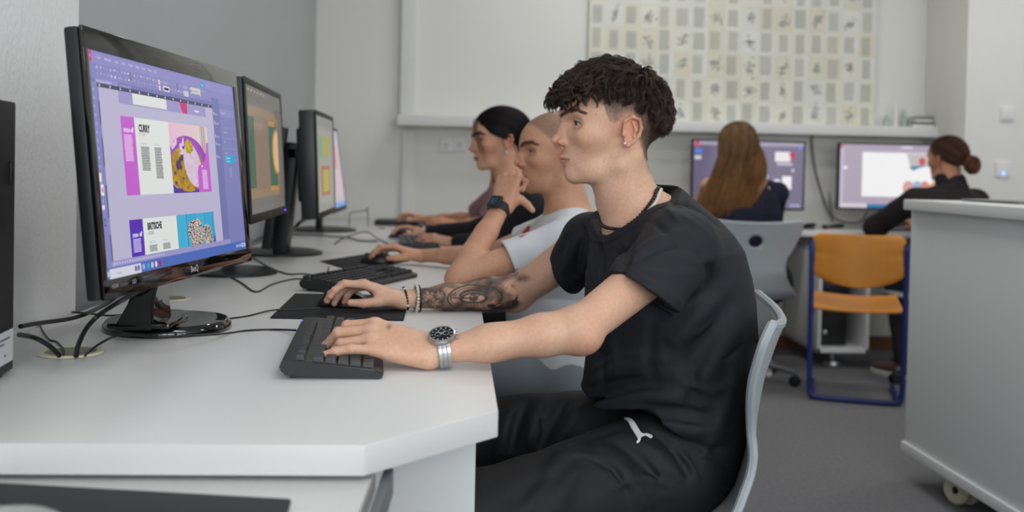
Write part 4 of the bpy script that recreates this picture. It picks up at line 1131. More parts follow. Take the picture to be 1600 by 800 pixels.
# ================================================================ people: shared anatomy
def rotm(axis, a):
    axis = unit(axis); K = np.array([[0, -axis[2], axis[1]], [axis[2], 0, -axis[0]], [-axis[1], axis[0], 0]])
    return np.eye(3) + math.sin(a) * K + (1 - math.cos(a)) * K @ K
def head_sdf(p):
    """local frame: x forward, y to the person's left, z up, origin between the ear canals"""
    s = SDF()
    fx = p.get('fx', 0)                     # face depth change
    jw = p.get('jaw', 1.); jz = p.get('jz', 0)
    s.ell((.015, 0, .045), (.100, .076, p.get('crown', .083)), 0)
    s.ell((.060, 0, .038), (.057 + fx, .060, .062), .02)
    s.ell((.052, 0, -.018), (.054, .0535 * jw, .070), .02)
    for q in (-1, 1):
        s.ell((.064, .0455 * q, -.006), (.026, .0150, .016), .028)
        s.chain([(-.002, .0515 * q * jw, -.030), (.008, .0465 * q * jw, -.062 + jz), (.050, .0290 * q * jw, -.0790 + jz), (.088, .010 * q * jw, -.0830 + jz)], [.0130, .0115, .0105, .0110], .026)
    s.ell((.045, 0, -.066), (.050, .040 * jw, .026), .02)
    s.ell((.079, 0, -.045), (.033, .029, .030), .018)
    s.ell((.0925, 0, -.080 + jz), (.0155, .0185, .0140), .012)
    ns = p.get('nose', 1.)
    s.cap((.108, 0, .018), (.1245 * 1, 0, -.010), .0068, .0078, .014)
    s.ell((.1280 + .003 * (ns - 1), 0, -.0148), (.0088, .0085, .0076), .006)
    for q in (-1, 1):
        s.cap((.114, .006 * q, .004), (.112, .013 * q, -.018), .005, .006, .010)
        s.ell((.1155, .0130 * q, -.0185), (.0100, .0058, .0066), .004)
        s.cap((.106, .009 * q, .033), (.084, .043 * q, .038), .0105, .0105, .014)
        s.ell((.1130, .039 * q, .0165), (.0300, .0250, .0135), .014, op=1)   # socket
    s.cap((.124, 0, -.0215), (.115, 0, -.0285), .0042, .0042, .004)
    for q in (-1, 1):
        s.ell((.1205, .0082 * q, -.0240), (.0072, .0034, .0044), .0022, op=1)
    # lips
    lf = p.get('lips', 1.)
    for q in (-1, 1):
        s.cap((.1155, .003 * q, -.0478), (.0985, .0225 * q, -.0522), .0036 * lf, .0020, .006)
        s.cap((.1125, .003 * q, -.0572), (.0975, .0205 * q, -.0538), .0042 * lf, .0022, .006)
        s.cap((.1200, 0, -.0526), (.0995, .0245 * q, -.0530), .0010, .0008, .0022, op=1)
    s.ell((.1200, 0, -.0675), (.0070, .014, .0038), .008, op=1)
    # eyelids with an almond opening
    ec = p.get('eye', (.0830, .031, .0185))
    for q in (-1, 1):
        s.ell((ec[0], ec[1] * q, ec[2]), (.0138, .0140, .0138), .005)
        op = p.get('open', .0038)
        def lid(P_, q=q, op=op):
            d = P_ - np.array([ec[0], ec[1] * q, ec[2] - .0004], np.float32)
            az = np.arctan2(d[:, 1] * q, d[:, 0]); t = (az - math.radians(20)) / math.radians(56)
            h = op * np.sqrt(np.clip(1 - t * t, 0, 1)) * 1.1 - .0004 * (np.abs(t) > 1) - .002 * np.clip(np.abs(t) - 1, 0, 2)
            return np.maximum(np.abs(d[:, 2] + .0016 * t) - h, (.0095 - nrm(d)))
        s.add(lid, (ec[0] + .008, ec[1] * q, ec[2]), .018, .0010, 1)
    # ears
    es = p.get('ear', 1.)
    for q in (-1, 1):
        E = lambda x, y, z: (x * es - .002, (.073 + (y - .073)) * q, z * es + .000)
        s.ecap(E(-.004, .0780, .018), E(-.001, .0775, -.012), .0150 * es, .0105 * es, (.25, q, 0), .22, .005)
        s.chain([E(.010, .0755, .004), E(.008, .0800, .022), E(-.005, .0850, .0305), (E(-.018, .0885, .024)), E(-.0215, .0885, .008), E(-.017, .0865, -.006), E(-.008, .0825, -.017), E(.001, .0785, -.0235), E(.006, .0765, -.019)],
                [.0025, .0030, .0034, .0034, .0031, .0029, .0034, .0046, .0036], .003)
        s.chain([E(-.006, .0835, .020), E(-.0115, .0845, .006), E(-.008, .083, -.007)], [.0028, .0030, .0022], .004)
        s.ell(E(.0005, .0875, -.001), (.0075, .0085, .0105), .003, op=1)
        s.ell(E(.0095, .0770, -.003), (.0038, .0036, .0050), .003)
    return s
def neck_add(s, prof=None):
    P = prof or [((.000, 0, -.035), .050), ((-.010, 0, -.110), .054), ((-.034, 0, -.190), .064)]
    for (a, ra), (b, rb) in zip(P, P[1:]): s.cap(a, b, ra, rb, .022)
    for q in (-1, 1): s.cap((-.022, .048 * q, -.045), (.010, .014 * q, -.195), .012, .010, .022)
    s.ell((.030, 0, -.136), (.012, .010, .018), .012)
    return s
def eyes(parent, O, R, sc, ec=(.0830, .031, .0185), iris='586877', gaze=(1, 0, -.05), name='eye', r=.0124):
    g = unit(np.array(gaze))
    for q in (-1, 1):
        c = O + R @ (np.array([ec[0], ec[1] * q, ec[2]]) * sc)
        gw = R @ g
        x = unit(np.cross(gw, (0, 0, 1))); y = np.cross(x, gw)
        M = frame(c, x, y, gw)
        t = bmesh.new(); bmesh.ops.create_uvsphere(t, u_segments=32, v_segments=32, radius=r * sc)
        me = bpy.data.meshes.new(name); t.to_mesh(me); t.free()
        n = len(me.vertices); co = np.zeros(n * 3); me.vertices.foreach_get('co', co); co = co.reshape(-1, 3) / (r * sc)
        th = np.degrees(np.arccos(np.clip(co[:, 2], -1, 1)))
        c3 = np.tile(np.array(hexc('bdb5b0')), (n, 1)).astype(np.float32)
        c3[th < 31] = hexc(iris); c3[(th < 31) & (th > 26)] = np.array(hexc(iris)) * .35; c3[th < 13] = (.004, .004, .005)
        a = me.color_attributes.new('Col', 'FLOAT_COLOR', 'POINT'); cc = np.ones((n, 4), np.float32); cc[:, :3] = c3; a.data.foreach_set('color', cc.ravel())
        me.polygons.foreach_set('use_smooth', np.ones(len(me.polygons), bool)); me.materials.append(mat('eyeball', vcol=True, rough=.08, spec=.6)); me.transform(M)
        o = bpy.data.objects.new(name, me); COL.objects.link(o); WM[o.name] = Matrix.Identity(4); setparent(o, parent)
FL = {'index': (.030, .087, (.043, .026, .020), .0088), 'middle': (.010, .090, (.047, .029, .021), .0090), 'ring': (-.010, .085, (.043, .027, .020), .0085), 'pinky': (-.028, .076, (.033, .020, .018), .0076)}
def lashes(parent, O, R, sc, op, ec=(.0830, .031, .0185), col='1c1310'):
    for q in (-1, 1):
        pts = []
        for k in range(15):
            t = -1 + 2 * k / 14; az = math.radians(20) + math.radians(56) * t; h = op * 1.1 * math.sqrt(max(0, 1 - t * t)) - .0016 * t
            cz = h; rr_ = .0142; ch = math.sqrt(max(rr_ ** 2 - cz ** 2, 0))
            pts.append(tuple(np.asarray(O) + R @ (np.array([ec[0] + ch * math.cos(az), (ec[1] + ch * math.sin(az)) * q, ec[2] - .0004 + cz]) * sc)))
        MB().tube(pts, .00055 * sc, n=6, sub=2).build('eyelashes', mat('lash_dark', col, .6), parent)
def hand_add(s, W, Fd, T, curls, thumb, sc=1., k=.006, spl=None, wr=.024, fl=1.):
    """W wrist, Fd towards the fingers, T towards the thumb, curls {finger: (a, b, c) degrees}, thumb [(f, t, n), ...] offsets of its joints"""
    Fd = unit(Fd); T = unit(np.asarray(T, float) - Fd * (np.asarray(T, float) @ Fd)); N = np.cross(Fd, T)
    if 'flip' in curls: N = -N
    info = {'N': N, 'F': Fd, 'T': T, 'tips': {}, 'mcp': {}}
    c0 = W + Fd * .045 * sc
    spl = spl or {'index': 5, 'middle': 1, 'ring': -4, 'pinky': -10}
    for f, (o, fw, L, r) in FL.items():
        m = W + (Fd * fw + T * o - N * (.004 if f == 'pinky' else 0)) * sc
        w0 = W + (Fd * .004 + T * o * .50) * sc
        s.ecap(w0, m, .0165 * sc, .0108 * sc, N, .80, .012 * sc)
        a = math.radians(spl[f]); dirn = Fd * math.cos(a) + T * math.sin(a)
        ang = 0; p = m; rr = r * sc; pts = [m]
        for i, (l, cu) in enumerate(zip(L, curls[f])):
            ang += math.radians(cu); dd = dirn * math.cos(ang) - N * math.sin(ang)
            q = p + dd * l * sc * fl * (1 if i < 2 else .8); r2 = rr * (.93 if i < 2 else .84)
            s.cap(p, q, rr, r2, k if i == 0 else .003)
            s.ell(q, (r2 * 1.03,) * 3, .002); p = q; rr = r2; pts.append(q)
        info['tips'][f] = (p, unit(dirn * math.sin(ang) + N * math.cos(ang)), rr, pts, dd)
    # heel of the hand and web
    s.ecap(W + (T * .014 - N * .006) * sc, W + (Fd * .045 + T * .022 - N * .010) * sc, .019 * sc, .014 * sc, N, .85, .014)
    s.ecap(W - (T * .012 + N * .006) * sc, W + (Fd * .055 - T * .020 - N * .007) * sc, .017 * sc, .013 * sc, N, .85, .014)
    th = [W + (Fd * a + T * b + N * c) * sc for a, b, c in thumb]
    rad = [.0150, .0112, .0100, .0078]
    for i in range(3): s.cap(th[i], th[i + 1], rad[i] * sc, rad[i + 1] * sc, .012 * sc if i == 0 else .003)
    info['thumb'] = th
    return info
def nails(info, sc=1., thumbn=None):
    """spots for the nail colour: (centre, radius)"""
    out = []
    for f, (p, n, r, pts, dd) in info['tips'].items(): out.append((p + n * r * .85 + dd * r * .15, .0062 * sc))
    if thumbn is not None:
        th = info['thumb']; out.append((th[3] + np.asarray(thumbn) * .0072 * sc, .0075 * sc))
    return out
def arm_add(s, sh, el, wr, fl, r=(.047, .040, .042, .0265), k=.02):
    sh, el, wr = map(lambda v: np.asarray(v, float), (sh, el, wr))
    s.cap(sh, el, r[0], r[1], k)
    ax = wr - el; m = el + ax * .25
    s.cap(el, el + ax * .02, r[1] * .98, r[1] * .98, k)
    s.ecap(el + ax * .04, m, r[1], r[2], fl, .92, k); s.ecap(m, el + ax * .62, r[2], r[3] * 1.25, fl, .90, k); s.ecap(el + ax * .62, wr, r[3] * 1.25, r[3], fl, .78, k)
    up = unit(sh - el); fa = unit(wr - el); b = -unit(up + fa)
    s.ell(el + b * (r[1] * .62), (.020, .020, .020), .025)
    return s
def skin_mesh(name, sdf, lo, hi, h, base, colfn=None, extra=None):
    v, q = mesh_sdf(sdf, lo, hi, h)
    return v, q
def join_vq(lst):
    V_, Q_ = [], []; n = 0
    for v, q in lst: V_.append(v); Q_.append(q + n); n += len(v)
    return np.concatenate(V_), np.concatenate(Q_)
def blend(c, m, col):
    m = np.clip(m, 0, 1)[:, None]; return c * (1 - m) + np.asarray(col)[None] * m
def gauss(p, c, r): return np.exp(-((p - np.asarray(c, np.float32)) ** 2).sum(-1) / (r * r))
def sst(a, b, x): 
    t = np.clip((x - a) / (b - a), 0, 1); return t * t * (3 - 2 * t)
M_skin = mat('skin', vcol=True, rough=.48, sss=.10, bump=.35, bscale=700, bdist=.0006, spec=.42, noise=.07, nscale=160)
M_hair = mat('hair_strands', vcol=True, rough=.42, spec=.35)
M_cloth = {}
def cloth(name, col, rough=.85, bs=1400, sheen=0):
    return mat(name, col, rough, bump=.25, bscale=bs, bdist=.0006, sheen=sheen, spec=.40)
def face_cols(L, c, cfg):
    """L: points in head coordinates; c: colours"""
    ab = np.abs(L[:, 1]); P = L.copy(); P[:, 1] = ab
    base = np.array(cfg['skin'])
    red = np.array(cfg.get('red', (base[0] * 1.0, base[1] * .72, base[2] * .68)))
    for cc, r, a in (((.127, 0, -.016), .014, .55), ((.116, .013, -.019), .010, .6), ((.085, .045, -.02), .028, .35), ((-.008, .085, .012), .030, .95), ((.0, .078, -.02), .014, .5), ((.092, .018, .004), .012, .35), ((.09, .0, -.08), .02, .2)):
        c = blend(c, gauss(P, cc, r) * a, red)
    lip = np.array(cfg.get('lip', (.50, .22, .19)))
    hw = .0245; xx = ab / hw
    top = -.0520 + .0085 * (1 - xx ** 2) ** .8 * (xx < 1) if False else -.0520 + .0062 * np.sqrt(np.clip(1 - xx ** 2, 0, 1)) * (1 - .12 * np.exp(-(ab / .004) ** 2))
    bot = -.0525 - .0084 * np.sqrt(np.clip(1 - xx ** 2, 0, 1))
    m = (1 - sst(-.0008, .0008, L[:, 2] - top)) * sst(-.0008, .0008, L[:, 2] - bot) * (xx < 1) * (L[:, 0] > .09)
    c = blend(c, m * cfg.get('lipa', .8), lip)
    m = np.exp(-((L[:, 2] + .0523) / .0009) ** 2) * (xx < 1.03) * (L[:, 0] > .095)
    c = blend(c, m * .7, lip * .35)
    # eyelid rims, lash line
    ec = cfg.get('ec', (.0830, .031, .0185))
    d = np.sqrt(((P - np.array(ec)) ** 2).sum(-1)); _az = np.arctan2(ab - ec[1], L[:, 0] - ec[0]); y = (_az - .349) / .977; z = L[:, 2] - ec[2] + .0004 + .0016 * y; op = cfg.get('open', .0038) * 1.1
    up = op * np.sqrt(np.clip(1 - y * y, 0, 1))
    m = (d < .0165) * (L[:, 0] > ec[0] - .001)
    c = blend(c, m * np.exp(-((z - up) / .0011) ** 2) * (np.abs(y) < 1.1) * cfg.get('lash', .8) * (ab > ec[1] - .012), (.04, .025, .02))
    c = blend(c, m * np.exp(-((z + up) / .0009) ** 2) * (np.abs(y) < 1.05) * .3, red * .6)
    c = blend(c, np.exp(-((z - up - .0045) / .0012) ** 2) * m * .35, red * .6)
    # nostril
    c = blend(c, gauss(P, (.1205, .0065, -.0245), .0042) * .9, red * .25)
    return c
def brow_strands(parent, O, R, sc, sdf, pts, w, col, n=420, seed=1, rad=.00028, ln=.008):
    rs = np.random.RandomState(seed); P = []
    pts = np.array(pts)
    for q in (-1, 1):
        t = rs.rand(n) ** .9; seg = np.array([np.interp(t, np.linspace(0, 1, len(pts)), pts[:, i]) for i in range(3)]).T
        ww = np.interp(t, [0, .3, .7, 1], [.8, 1, .7, .2]) * w
        seg[:, 2] += (rs.rand(n) - .5) * ww * 2; seg[:, 1] *= q
        dirs = np.gradient(pts, axis=0)[np.clip((t * (len(pts) - 1)).astype(int), 0, len(pts) - 1)]; dirs[:, 1] *= q
        dirs /= np.linalg.norm(dirs, axis=1, keepdims=True)
        dirs[:, 2] += .22 * (1 - t) + rs.normal(0, .08, n)
        k = np.linspace(0, 1, 4)[None, :, None]
        line = seg[:, None] + dirs[:, None] * ln * k * (.6 + .6 * rs.rand(n)[:, None, None])
        sh = line.shape
        P = project_out(sdf, line.reshape(-1, 3), .0006).reshape(sh)
        P = O + (P * sc) @ R.T
        strands('eyebrow', P, np.array([1, .9, .7, .3]) * rad, M_hair, parent, np.tile(np.array(col)[None], (len(P), 1)) * (.7 + .6 * rs.rand(len(P), 1)))
def project_out(sdf, P, off, it=5, ev=None):
    """move points on to the surface of a distance field (+ off)"""
    P = P.astype(np.float32); e = .0012
    ev = ev or (lambda q: sdf.ev(q, .05))
    for _ in range(it):
        d = ev(P) - off
        g = np.stack([ev(P + np.eye(3, dtype=np.float32)[i] * e) - ev(P - np.eye(3, dtype=np.float32)[i] * e) for i in range(3)], -1)
        g /= np.linalg.norm(g, axis=1, keepdims=True) + 1e-9
        P = P - g * np.clip(d, -.02, .02)[:, None]
    return P
def sdf_normal(ev, P, e=.0015):
    g = np.stack([ev(P + np.eye(3, dtype=np.float32)[i] * e) - ev(P - np.eye(3, dtype=np.float32)[i] * e) for i in range(3)], -1)
    return g / (np.linalg.norm(g, axis=1, keepdims=True) + 1e-9)
def hit(sdf, x, y, start, end):     # where the line of sight meets the cloth
    d = ray(x, y); d = d / d[1]; ys = np.arange(start, end, .0015)
    P = (np.array([0, 0, CAMH]) + d * ys[:, None]).astype(np.float32)
    v = sdf.ev(P, .05); i = np.flatnonzero(v < 0)
    return P[i[0]] if len(i) else P[-1]
def face_frame(O, fwd, up=(0, 0, 1)):
    x = unit(fwd); y = unit(np.cross(up, x)); z = np.cross(x, y)
    return np.asarray(O, float), np.stack([x, y, z], 1)
def bead_ring(name, pts, r, m, parent, n=None, gap=1.0, oblate=1.):
    P = catmull(pts, 24); L = [0]
    for a, b in zip(P, P[1:]): L.append(L[-1] + (b - a).length)
    k = int(L[-1] / (2 * r * gap)); mb = MB(); j = 0
    for i in range(k + 1):
        s = i * L[-1] / k
        while j < len(L) - 2 and L[j + 1] < s: j += 1
        t = (s - L[j]) / max(L[j + 1] - L[j], 1e-9); c = P[j].lerp(P[j + 1], t)
        mb.sphere(c, r, 12, 8)
    return mb.build(name, m, parent)
# ================================================================ the student in front
T1 = time.time()
SK1 = np.array(hexc('dbaf93'))
HO, HR = face_frame((.317, 1.945, 1.134), (-1, -.02, 0.0))
hd = head_sdf({'open': .0036}); neck_add(hd)
hs = SDF(HR, HO); hs.it = hd.it
shL, elL, wrL = V(.392, 1.735, .925), V(.200, 1.600, .803), V(-.030, 1.585, .768)
shR, elR, wrR = V(.282, 2.120, .905), V(.137, 2.262, .778), V(-.112, 2.215, .7675)
body = SDF()
body.sub(hs, HO + V(0.03, 0, -.05), .24, .0)
body.cap((.388, 1.935, .950), (.40, 1.93, .74), .072, .10, .03); body.cap(shL + V(.01, .02, -.01), (.385, 1.94, .93), .042, .05, .03); body.cap(shR + V(.01, -.02, -.01), (.385, 1.94, .93), .042, .05, .03)
body.cap((.40, 1.93, .74), (.43, 1.93, .56), .10, .10, .03)
arm_add(body, shL, elL, wrL, (0, 0, 1), r=(.0430, .0340, .0350, .0262)); arm_add(body, shR, elR, wrR, (0, 0, 1), r=(.045, .038, .041, .026))
body.ell(elL + V(.012, -.004, -.010), (.014, .014, .012), .02)
cL = {'index': (25, 44, 22), 'middle': (22, 44, 20), 'ring': (24, 42, 20), 'pinky': (2, 16, 10)}
hL = hand_add(body, wrL + V(-.010, 0, .002), V(-.965, .015, .235), V(0.05, .90, .42), {**cL, 'flip': 1}, [(.018, .022, -.012), (.045, .040, -.026), (.072, .046, -.036), (.096, .042, -.040)], 1.09, fl=1.06, spl={'index': 6, 'middle': 1, 'ring': -5, 'pinky': -17})
cR = {'index': (18, 38, 22), 'middle': (26, 36, 22), 'ring': (34, 36, 20), 'pinky': (36, 34, 18)}
hR = hand_add(body, wrR + V(-.010, 0, .002), V(-.90, -.10, .36), V(-.04, -.95, .10), cR, [(.018, .020, -.006), (.046, .034, -.024), (.074, .036, -.038), (.100, .033, -.047)])
# skin colours ---------------------------------------------------------------
BROW = [(.1165, .011, .0330), (.1080, .021, .0400), (.0960, .033, .0460), (.0830, .043, .0455), (.0715, .050, .0395)]
BROWP = project_out(hd, np.array(BROW), 0.)
def skin1(v):
    n = len(v); c = np.tile(SK1, (n, 1)).astype(np.float32)
    c *= (1 + .05 * wob(v, 60, 3)[:, None] * np.array([.3, 1, 1]))
    L = ((v - HO) @ HR)
    hm = (np.linalg.norm(L - np.array([.03, 0, -.0]), axis=1) < .19)
    i = np.flatnonzero(hm); Li = L[i]; ci = face_cols(Li, c[i], {'skin': SK1, 'open': .0036, 'lip': hexc('b9786f'), 'lipa': .75})
    ab = np.abs(Li[:, 1])
    # cropped sides: short hair shows as a shade on the scalp
    ln = np.interp(Li[:, 0], [-.10, -.055, -.040, -.022, -.010, .0, .024, .036, .042, .046, .066, .085], [-.080, -.072, -.045, .0, .034, .030, .016, .022, .034, .048, .060, .078])
    dz = Li[:, 2] - ln + .0015 * wob(Li, 500, 4)
    fade = sst(-.002, .006, dz) * (.52 + .40 * sst(.005, .035, dz)) * (Li[:, 0] < .085)
    fade = np.maximum(fade, sst(.006, .03, -.030 - Li[:, 0]) * sst(-.085, -.06, Li[:, 2]) * .75)
    fade *= (1 - gauss(np.c_[Li[:, 0], ab, Li[:, 2]], (-.008, .088, .003), .022) * .9)
    fade = np.clip(fade * (.92 + .12 * wob(Li, 1100, 8)), 0, .93)
    ci = blend(ci, fade, hexc('4d4039'))
    ci = blend(ci, sst(.0042, .0028, seg_dist(np.c_[Li[:, 0], ab, Li[:, 2]].astype(np.float32), BROWP)[0]) * .80, hexc('5f493c'))
    ci = blend(ci, gauss(np.c_[Li[:, 0], ab, Li[:, 2]], (.114, .010, -.038), .007) * .22, hexc('7a5a48'))
    for mx_, mz_, rr_, a in ((.060, .0335, .0016, .8), (.082, .0070, .0012, .6), (.062, -.012, .0010, .5), (.040, -.055, .0014, .7), (.050, .008, .001, .4), (.075, -.020, .001, .4)):
        ci = blend(ci, np.exp(-((Li[:, 0] - mx_) ** 2 + (Li[:, 2] - mz_) ** 2) / (rr_ * .7) ** 2) * (Li[:, 1] > 0) * a, hexc('8a4a3c'))
    c[i] = ci
    for inf, tn in ((hL, -hL['N']), (hR, V(-.1, -.75, .6))):
        for p, r in nails(inf, 1., tn if inf is hR else None): c = blend(c, sst(r, r * .8, np.linalg.norm(v - p, axis=1)) * .6, hexc('e6b9a8'))
        for f, (p, nn, r, pts, dd) in inf['tips'].items():
            c = blend(c, gauss(v, p, .012) * .45, hexc('cf8f7c')); c = blend(c, gauss(v, pts[1] + nn * .006, .010) * .30, hexc('c98a76'))
            c = blend(c, gauss(v, pts[2] + nn * .006, .008) * .25, hexc('c98a76')); c = blend(c, gauss(v, pts[0] + nn * .008, .011) * .25, hexc('cc8f7c'))
    c = blend(c, gauss(v, elL + V(.015, -.02, -.03), .030) * .6, hexc('c07f68'))
    q = PY(604.5, 518, 1.55)
    c = blend(c, np.exp(-(((v[:, 0] - q[0]) / .0042) ** 2 + ((v[:, 2] - q[2]) / .0036) ** 2)) ** 1 * (v[:, 1] < 1.64) * .9, hexc('8a6446'))
    # tattoo on the right forearm
    i = np.flatnonzero((v[:, 1] > 2.10) & (v[:, 0] < .20) & (v[:, 0] > -.12))
    if len(i): c[i] = tattoo(v[i], c[i])
    return c
def tattoo(v, c):
    ax = unit(elR - wrR); t = (v - wrR) @ ax
    # picture coordinates on the side that faces the viewer, in millimetres from the wrist
    d = v - np.array([0, 0, CAMH]); z = d @ CF; u = PPX + F * (d @ CR) / z; w = PPY - F * (d @ CU) / z
    u = t * 1000 / 1.17; per = np.cross(ax, (0, 1, 0)); per = unit(per); h = ((v - wrR) @ per) * 1000 * (-1 if per[2] < 0 else 1)
    ink = np.zeros(len(v), np.float32)
    def ln(a, b, wd, k=1.):
        nonlocal ink
        a = np.array(a, float); b = np.array(b, float); ab = b - a; P = np.c_[u, h] - a; tt = np.clip(P @ ab / (ab @ ab), 0, 1)
        dd = np.linalg.norm(P - tt[:, None] * ab, axis=1); ink = np.maximum(ink, (1 - sst(wd * .6, wd * 1.5, dd)) * k)
    def arc(cx, cy, rx, ry, wd, a0=-9, a1=9, k=1.):
        nonlocal ink
        x = (u - cx) / rx; y = (h - cy) / ry; r = np.hypot(x, y); a = np.arctan2(y, x)
        dd = np.abs(r - 1) * min(rx, ry); ink = np.maximum(ink, (1 - sst(wd * .6, wd * 1.6, dd)) * k * ((a > a0) & (a < a1)))
    zone = sst(10, 22, u) * (1 - sst(198, 226, u + 14 * np.sin(h * .11)))
    P3 = np.c_[u, h * 1.0, v[:, 1] * 1000].astype(np.float32)
    shade = np.clip(.55 + .50 * wob(P3, .11, 5) + .2 * wob(P3, .3, 6), 0, 1) * zone
    # flower by the wrist
    for cx, cy, r in ((28, -4, 13), (42, 6, 14), (52, -9, 13), (36, -16, 10), (62, 9, 10)):
        x = (u - cx) / r; y = (h - cy) / r; rr_ = np.hypot(x, y)
        shade = np.where(rr_ < 1, 0.34 + .45 * rr_ ** 3 + .22 * np.sin(6 * np.arctan2(y, x)), shade); arc(cx, cy, r, r, .8, k=.75); arc(cx + 2, cy - 1, r * .5, r * .45, .7, -2, 2.2, .6)
    # clock ring with roman numerals and hands
    arc(128, 0, 52, 27, 1.1, k=.8); arc(128, 0, 46, 22, .8, k=.55)
    # eye
    ex, ey = 126, -1
    x = (u - ex) / 24; y = (h - ey) / 10; lid = np.abs(y) < np.sqrt(np.clip(1 - x * x, 0, 1))
    shade = np.where(lid, .06, np.maximum(shade, .62 * np.exp(-((u - ex) / 30) ** 2 - ((h - ey - 12) / 6) ** 2)))
    arc(ex, ey, 24, 10, 1.3); arc(ex, ey + 2, 27, 15, 1.2, .3, 2.9, .85); arc(ex, ey, 29, 19, 1.4, .4, 2.7, .7)
    r = np.hypot(u - ex, (h - ey)); shade = np.where(lid & (r < 9), .62, shade); shade = np.where(lid & (r < 4.5), .95, shade); shade = np.where(np.hypot(u - ex + 3, h - ey - 3) < 1.7, 0, shade)
    for k in range(9): a = -2.6 + k * .27; ln((ex + 21 * math.cos(a), ey + 9.5 * math.sin(a)), (ex + 26 * math.cos(a), ey + 15 * math.sin(a)), .6, .8)
    ln((ex, ey), (ex - 44, ey + 3), 1.3, .8); ln((ex, ey), (ex + 26, ey + 15), 1.2, .8)
    # numerals
    for (bx, by, st) in ((80, 7, 'VII'), (160, 19, 'IX'), (178, 10, 'X'), (172, -12, 'XI'), (96, -14, 'VI')):
        x0 = bx
        for ch in st:
            if ch == 'I': ln((x0 + 1, by - 4), (x0 + 1, by + 4), .8); x0 += 4
            if ch == 'V': ln((x0, by + 4), (x0 + 2.5, by - 4), .8); ln((x0 + 2.5, by - 4), (x0 + 5, by + 4), .8); x0 += 7
            if ch == 'X': ln((x0, by + 4), (x0 + 5, by - 4), .8); ln((x0, by - 4), (x0 + 5, by + 4), .8); x0 += 7
    # bold band near the elbow
    arc(182, -16, 24, 12, 3.0, -3.2, .6, .95); arc(150, -22, 30, 9, 2.4, -3.2, 0, .85); arc(196, 4, 13, 20, 1.8, -1.3, 1.3, .8)
    shade = np.maximum(shade, .8 * np.exp(-((u - 196) / 12) ** 2 - ((h + 14) / 7) ** 2))
    m = np.clip(np.maximum(ink * 1.15, np.clip(shade, 0, 1)), 0, 1); m = (1 - (1 - m) ** 1.9) * zone
    return blend(c, m * .94, hexc('262527'))
lo = V(-.33, 1.50, .72); hi = V(.52, 2.36, .944)
arms = mesh_sdf(body, lo, hi, .0019)
hn = SDF(); hn.it = [i for i in body.it]
top = mesh_sdf(body, V(HO[0] - .17, HO[1] - .20, .9385), V(HO[0] + .16, HO[1] + .20, HO[2] + .15), .0014)
vv, qq = join_vq([arms, top])
student = from_pydata('person', vv, qq, M_skin, None, smooth=True, cols=skin1(vv))
tag(student, 'person in black t-shirt with tattooed forearm and steel watch, nearest at the desk', 'person')
lashes(student, HO, HR, 1.0, .0036)
eyes(student, HO, HR, 1.0, gaze=(1, .36, -.04))
brow_strands(student, HO, HR, 1., hd, BROW, .0020, hexc('5f4a3d'), n=300, seed=3, ln=.0060, rad=.00013)
print('student body', len(vv), time.time() - T1)

# t-shirt -------------------------------------------------------------------
M_tee = cloth('black_jersey', '1b1c23', .72)
uax = unit(shL - shR); ang = math.atan2(uax[1], uax[0])     # along the shoulders
def row(z, x, y, a, b, g=ang): return (z, x, y, a, b, g)
def px_row(y, xf, xb, Yc=1.93, wide=.19, g=ang):            # a row from the front and back outline in the picture
    A = PY(xf, y, Yc); B = PY(xb, y, Yc); c = (A + B) / 2; half = (B[0] - A[0]) / 2
    co, si = math.cos(g), math.sin(g)                       # extent along x of an ellipse: sqrt((a co)^2 + (b si)^2)
    b = math.sqrt(max(half ** 2 - (wide * co) ** 2, .01 ** 2)) / abs(si)
    return (c[2], c[0], Yc, wide, b, g)
sh = SDF()
rows = [px_row(790, 905, 1125, wide=.185), px_row(755, 905, 1135, wide=.185), px_row(700, 902, 1152, wide=.187), px_row(640, 900, 1170, wide=.188), px_row(600, 912, 1178, wide=.186), px_row(545, 922, 1178, wide=.184),
        px_row(480, 915, 1173, wide=.186), px_row(430, 918, 1166, wide=.180), px_row(388, 933, 1155, wide=.165), px_row(364, 946, 1140, wide=.145), px_row(340, 964, 1118, wide=.115), px_row(318, 984, 1092, wide=.085), px_row(292, 1005, 1060, wide=.05)]
sh.add(f_loft(rows), (.4, 1.93, .75), .45, .0)
nb_ = HO + HR @ V(-.040, 0, -.175)
sh.cap(shL + V(.012, .02, .006), nb_ + V(.005, -.03, .0), .060, .052, .05)
sh.cap(shR + V(.008, -.02, .004), nb_ + V(-.005, .03, -.004), .056, .050, .05)
hcL = PY(1009, 457, 1.668); hcR = PY(884, 425, 2.17)
sh.cap(shL + V(0, .01, 0), hcL + unit(hcL - shL) * .03, .064, .0665, .03)
sh.cap(shR, hcR + unit(hcR - shR) * .03, .060, .054, .03)
def plane_cut(c0, n, rad):
    c0 = np.asarray(c0, np.float32); n = np.asarray(n, np.float32)
    def f(p):
        d = (p - c0) @ n; r = nrm(p - c0 - d[:, None] * n)
        return np.maximum(-d, r - rad)
    return f
def plane_n(A, B, t): 
    n = unit(np.cross(B - A, t)); return n
cutL, cutR = hcL, hcR
aL = plane_n(PY(965, 433, 1.66), PY(1048, 486, 1.64), V(-.25, 1, .05)); aL = aL if aL @ (elL - shL) > 0 else -aL
aR = unit(elR - shR + V(-.03, 0, .02))
sh.add(plane_cut(cutL, aL, .12), cutL + aL * .06, .16, .0015, 1)
sh.add(plane_cut(cutR, aR, .10), cutR + aR * .06, .14, .0015, 1)
axL = unit(hcL - shL); axR = unit(hcR - shR)
sh.cap(cutL - axL * .002, cutL + axL * .06, .051, .056, .003, 1)
sh.cap(cutR - axR * .002, cutR + axR * .06, .044, .046, .003, 1)
ncA = PY(1036, 276, 1.955); ncB = PY(962, 364, 1.90)
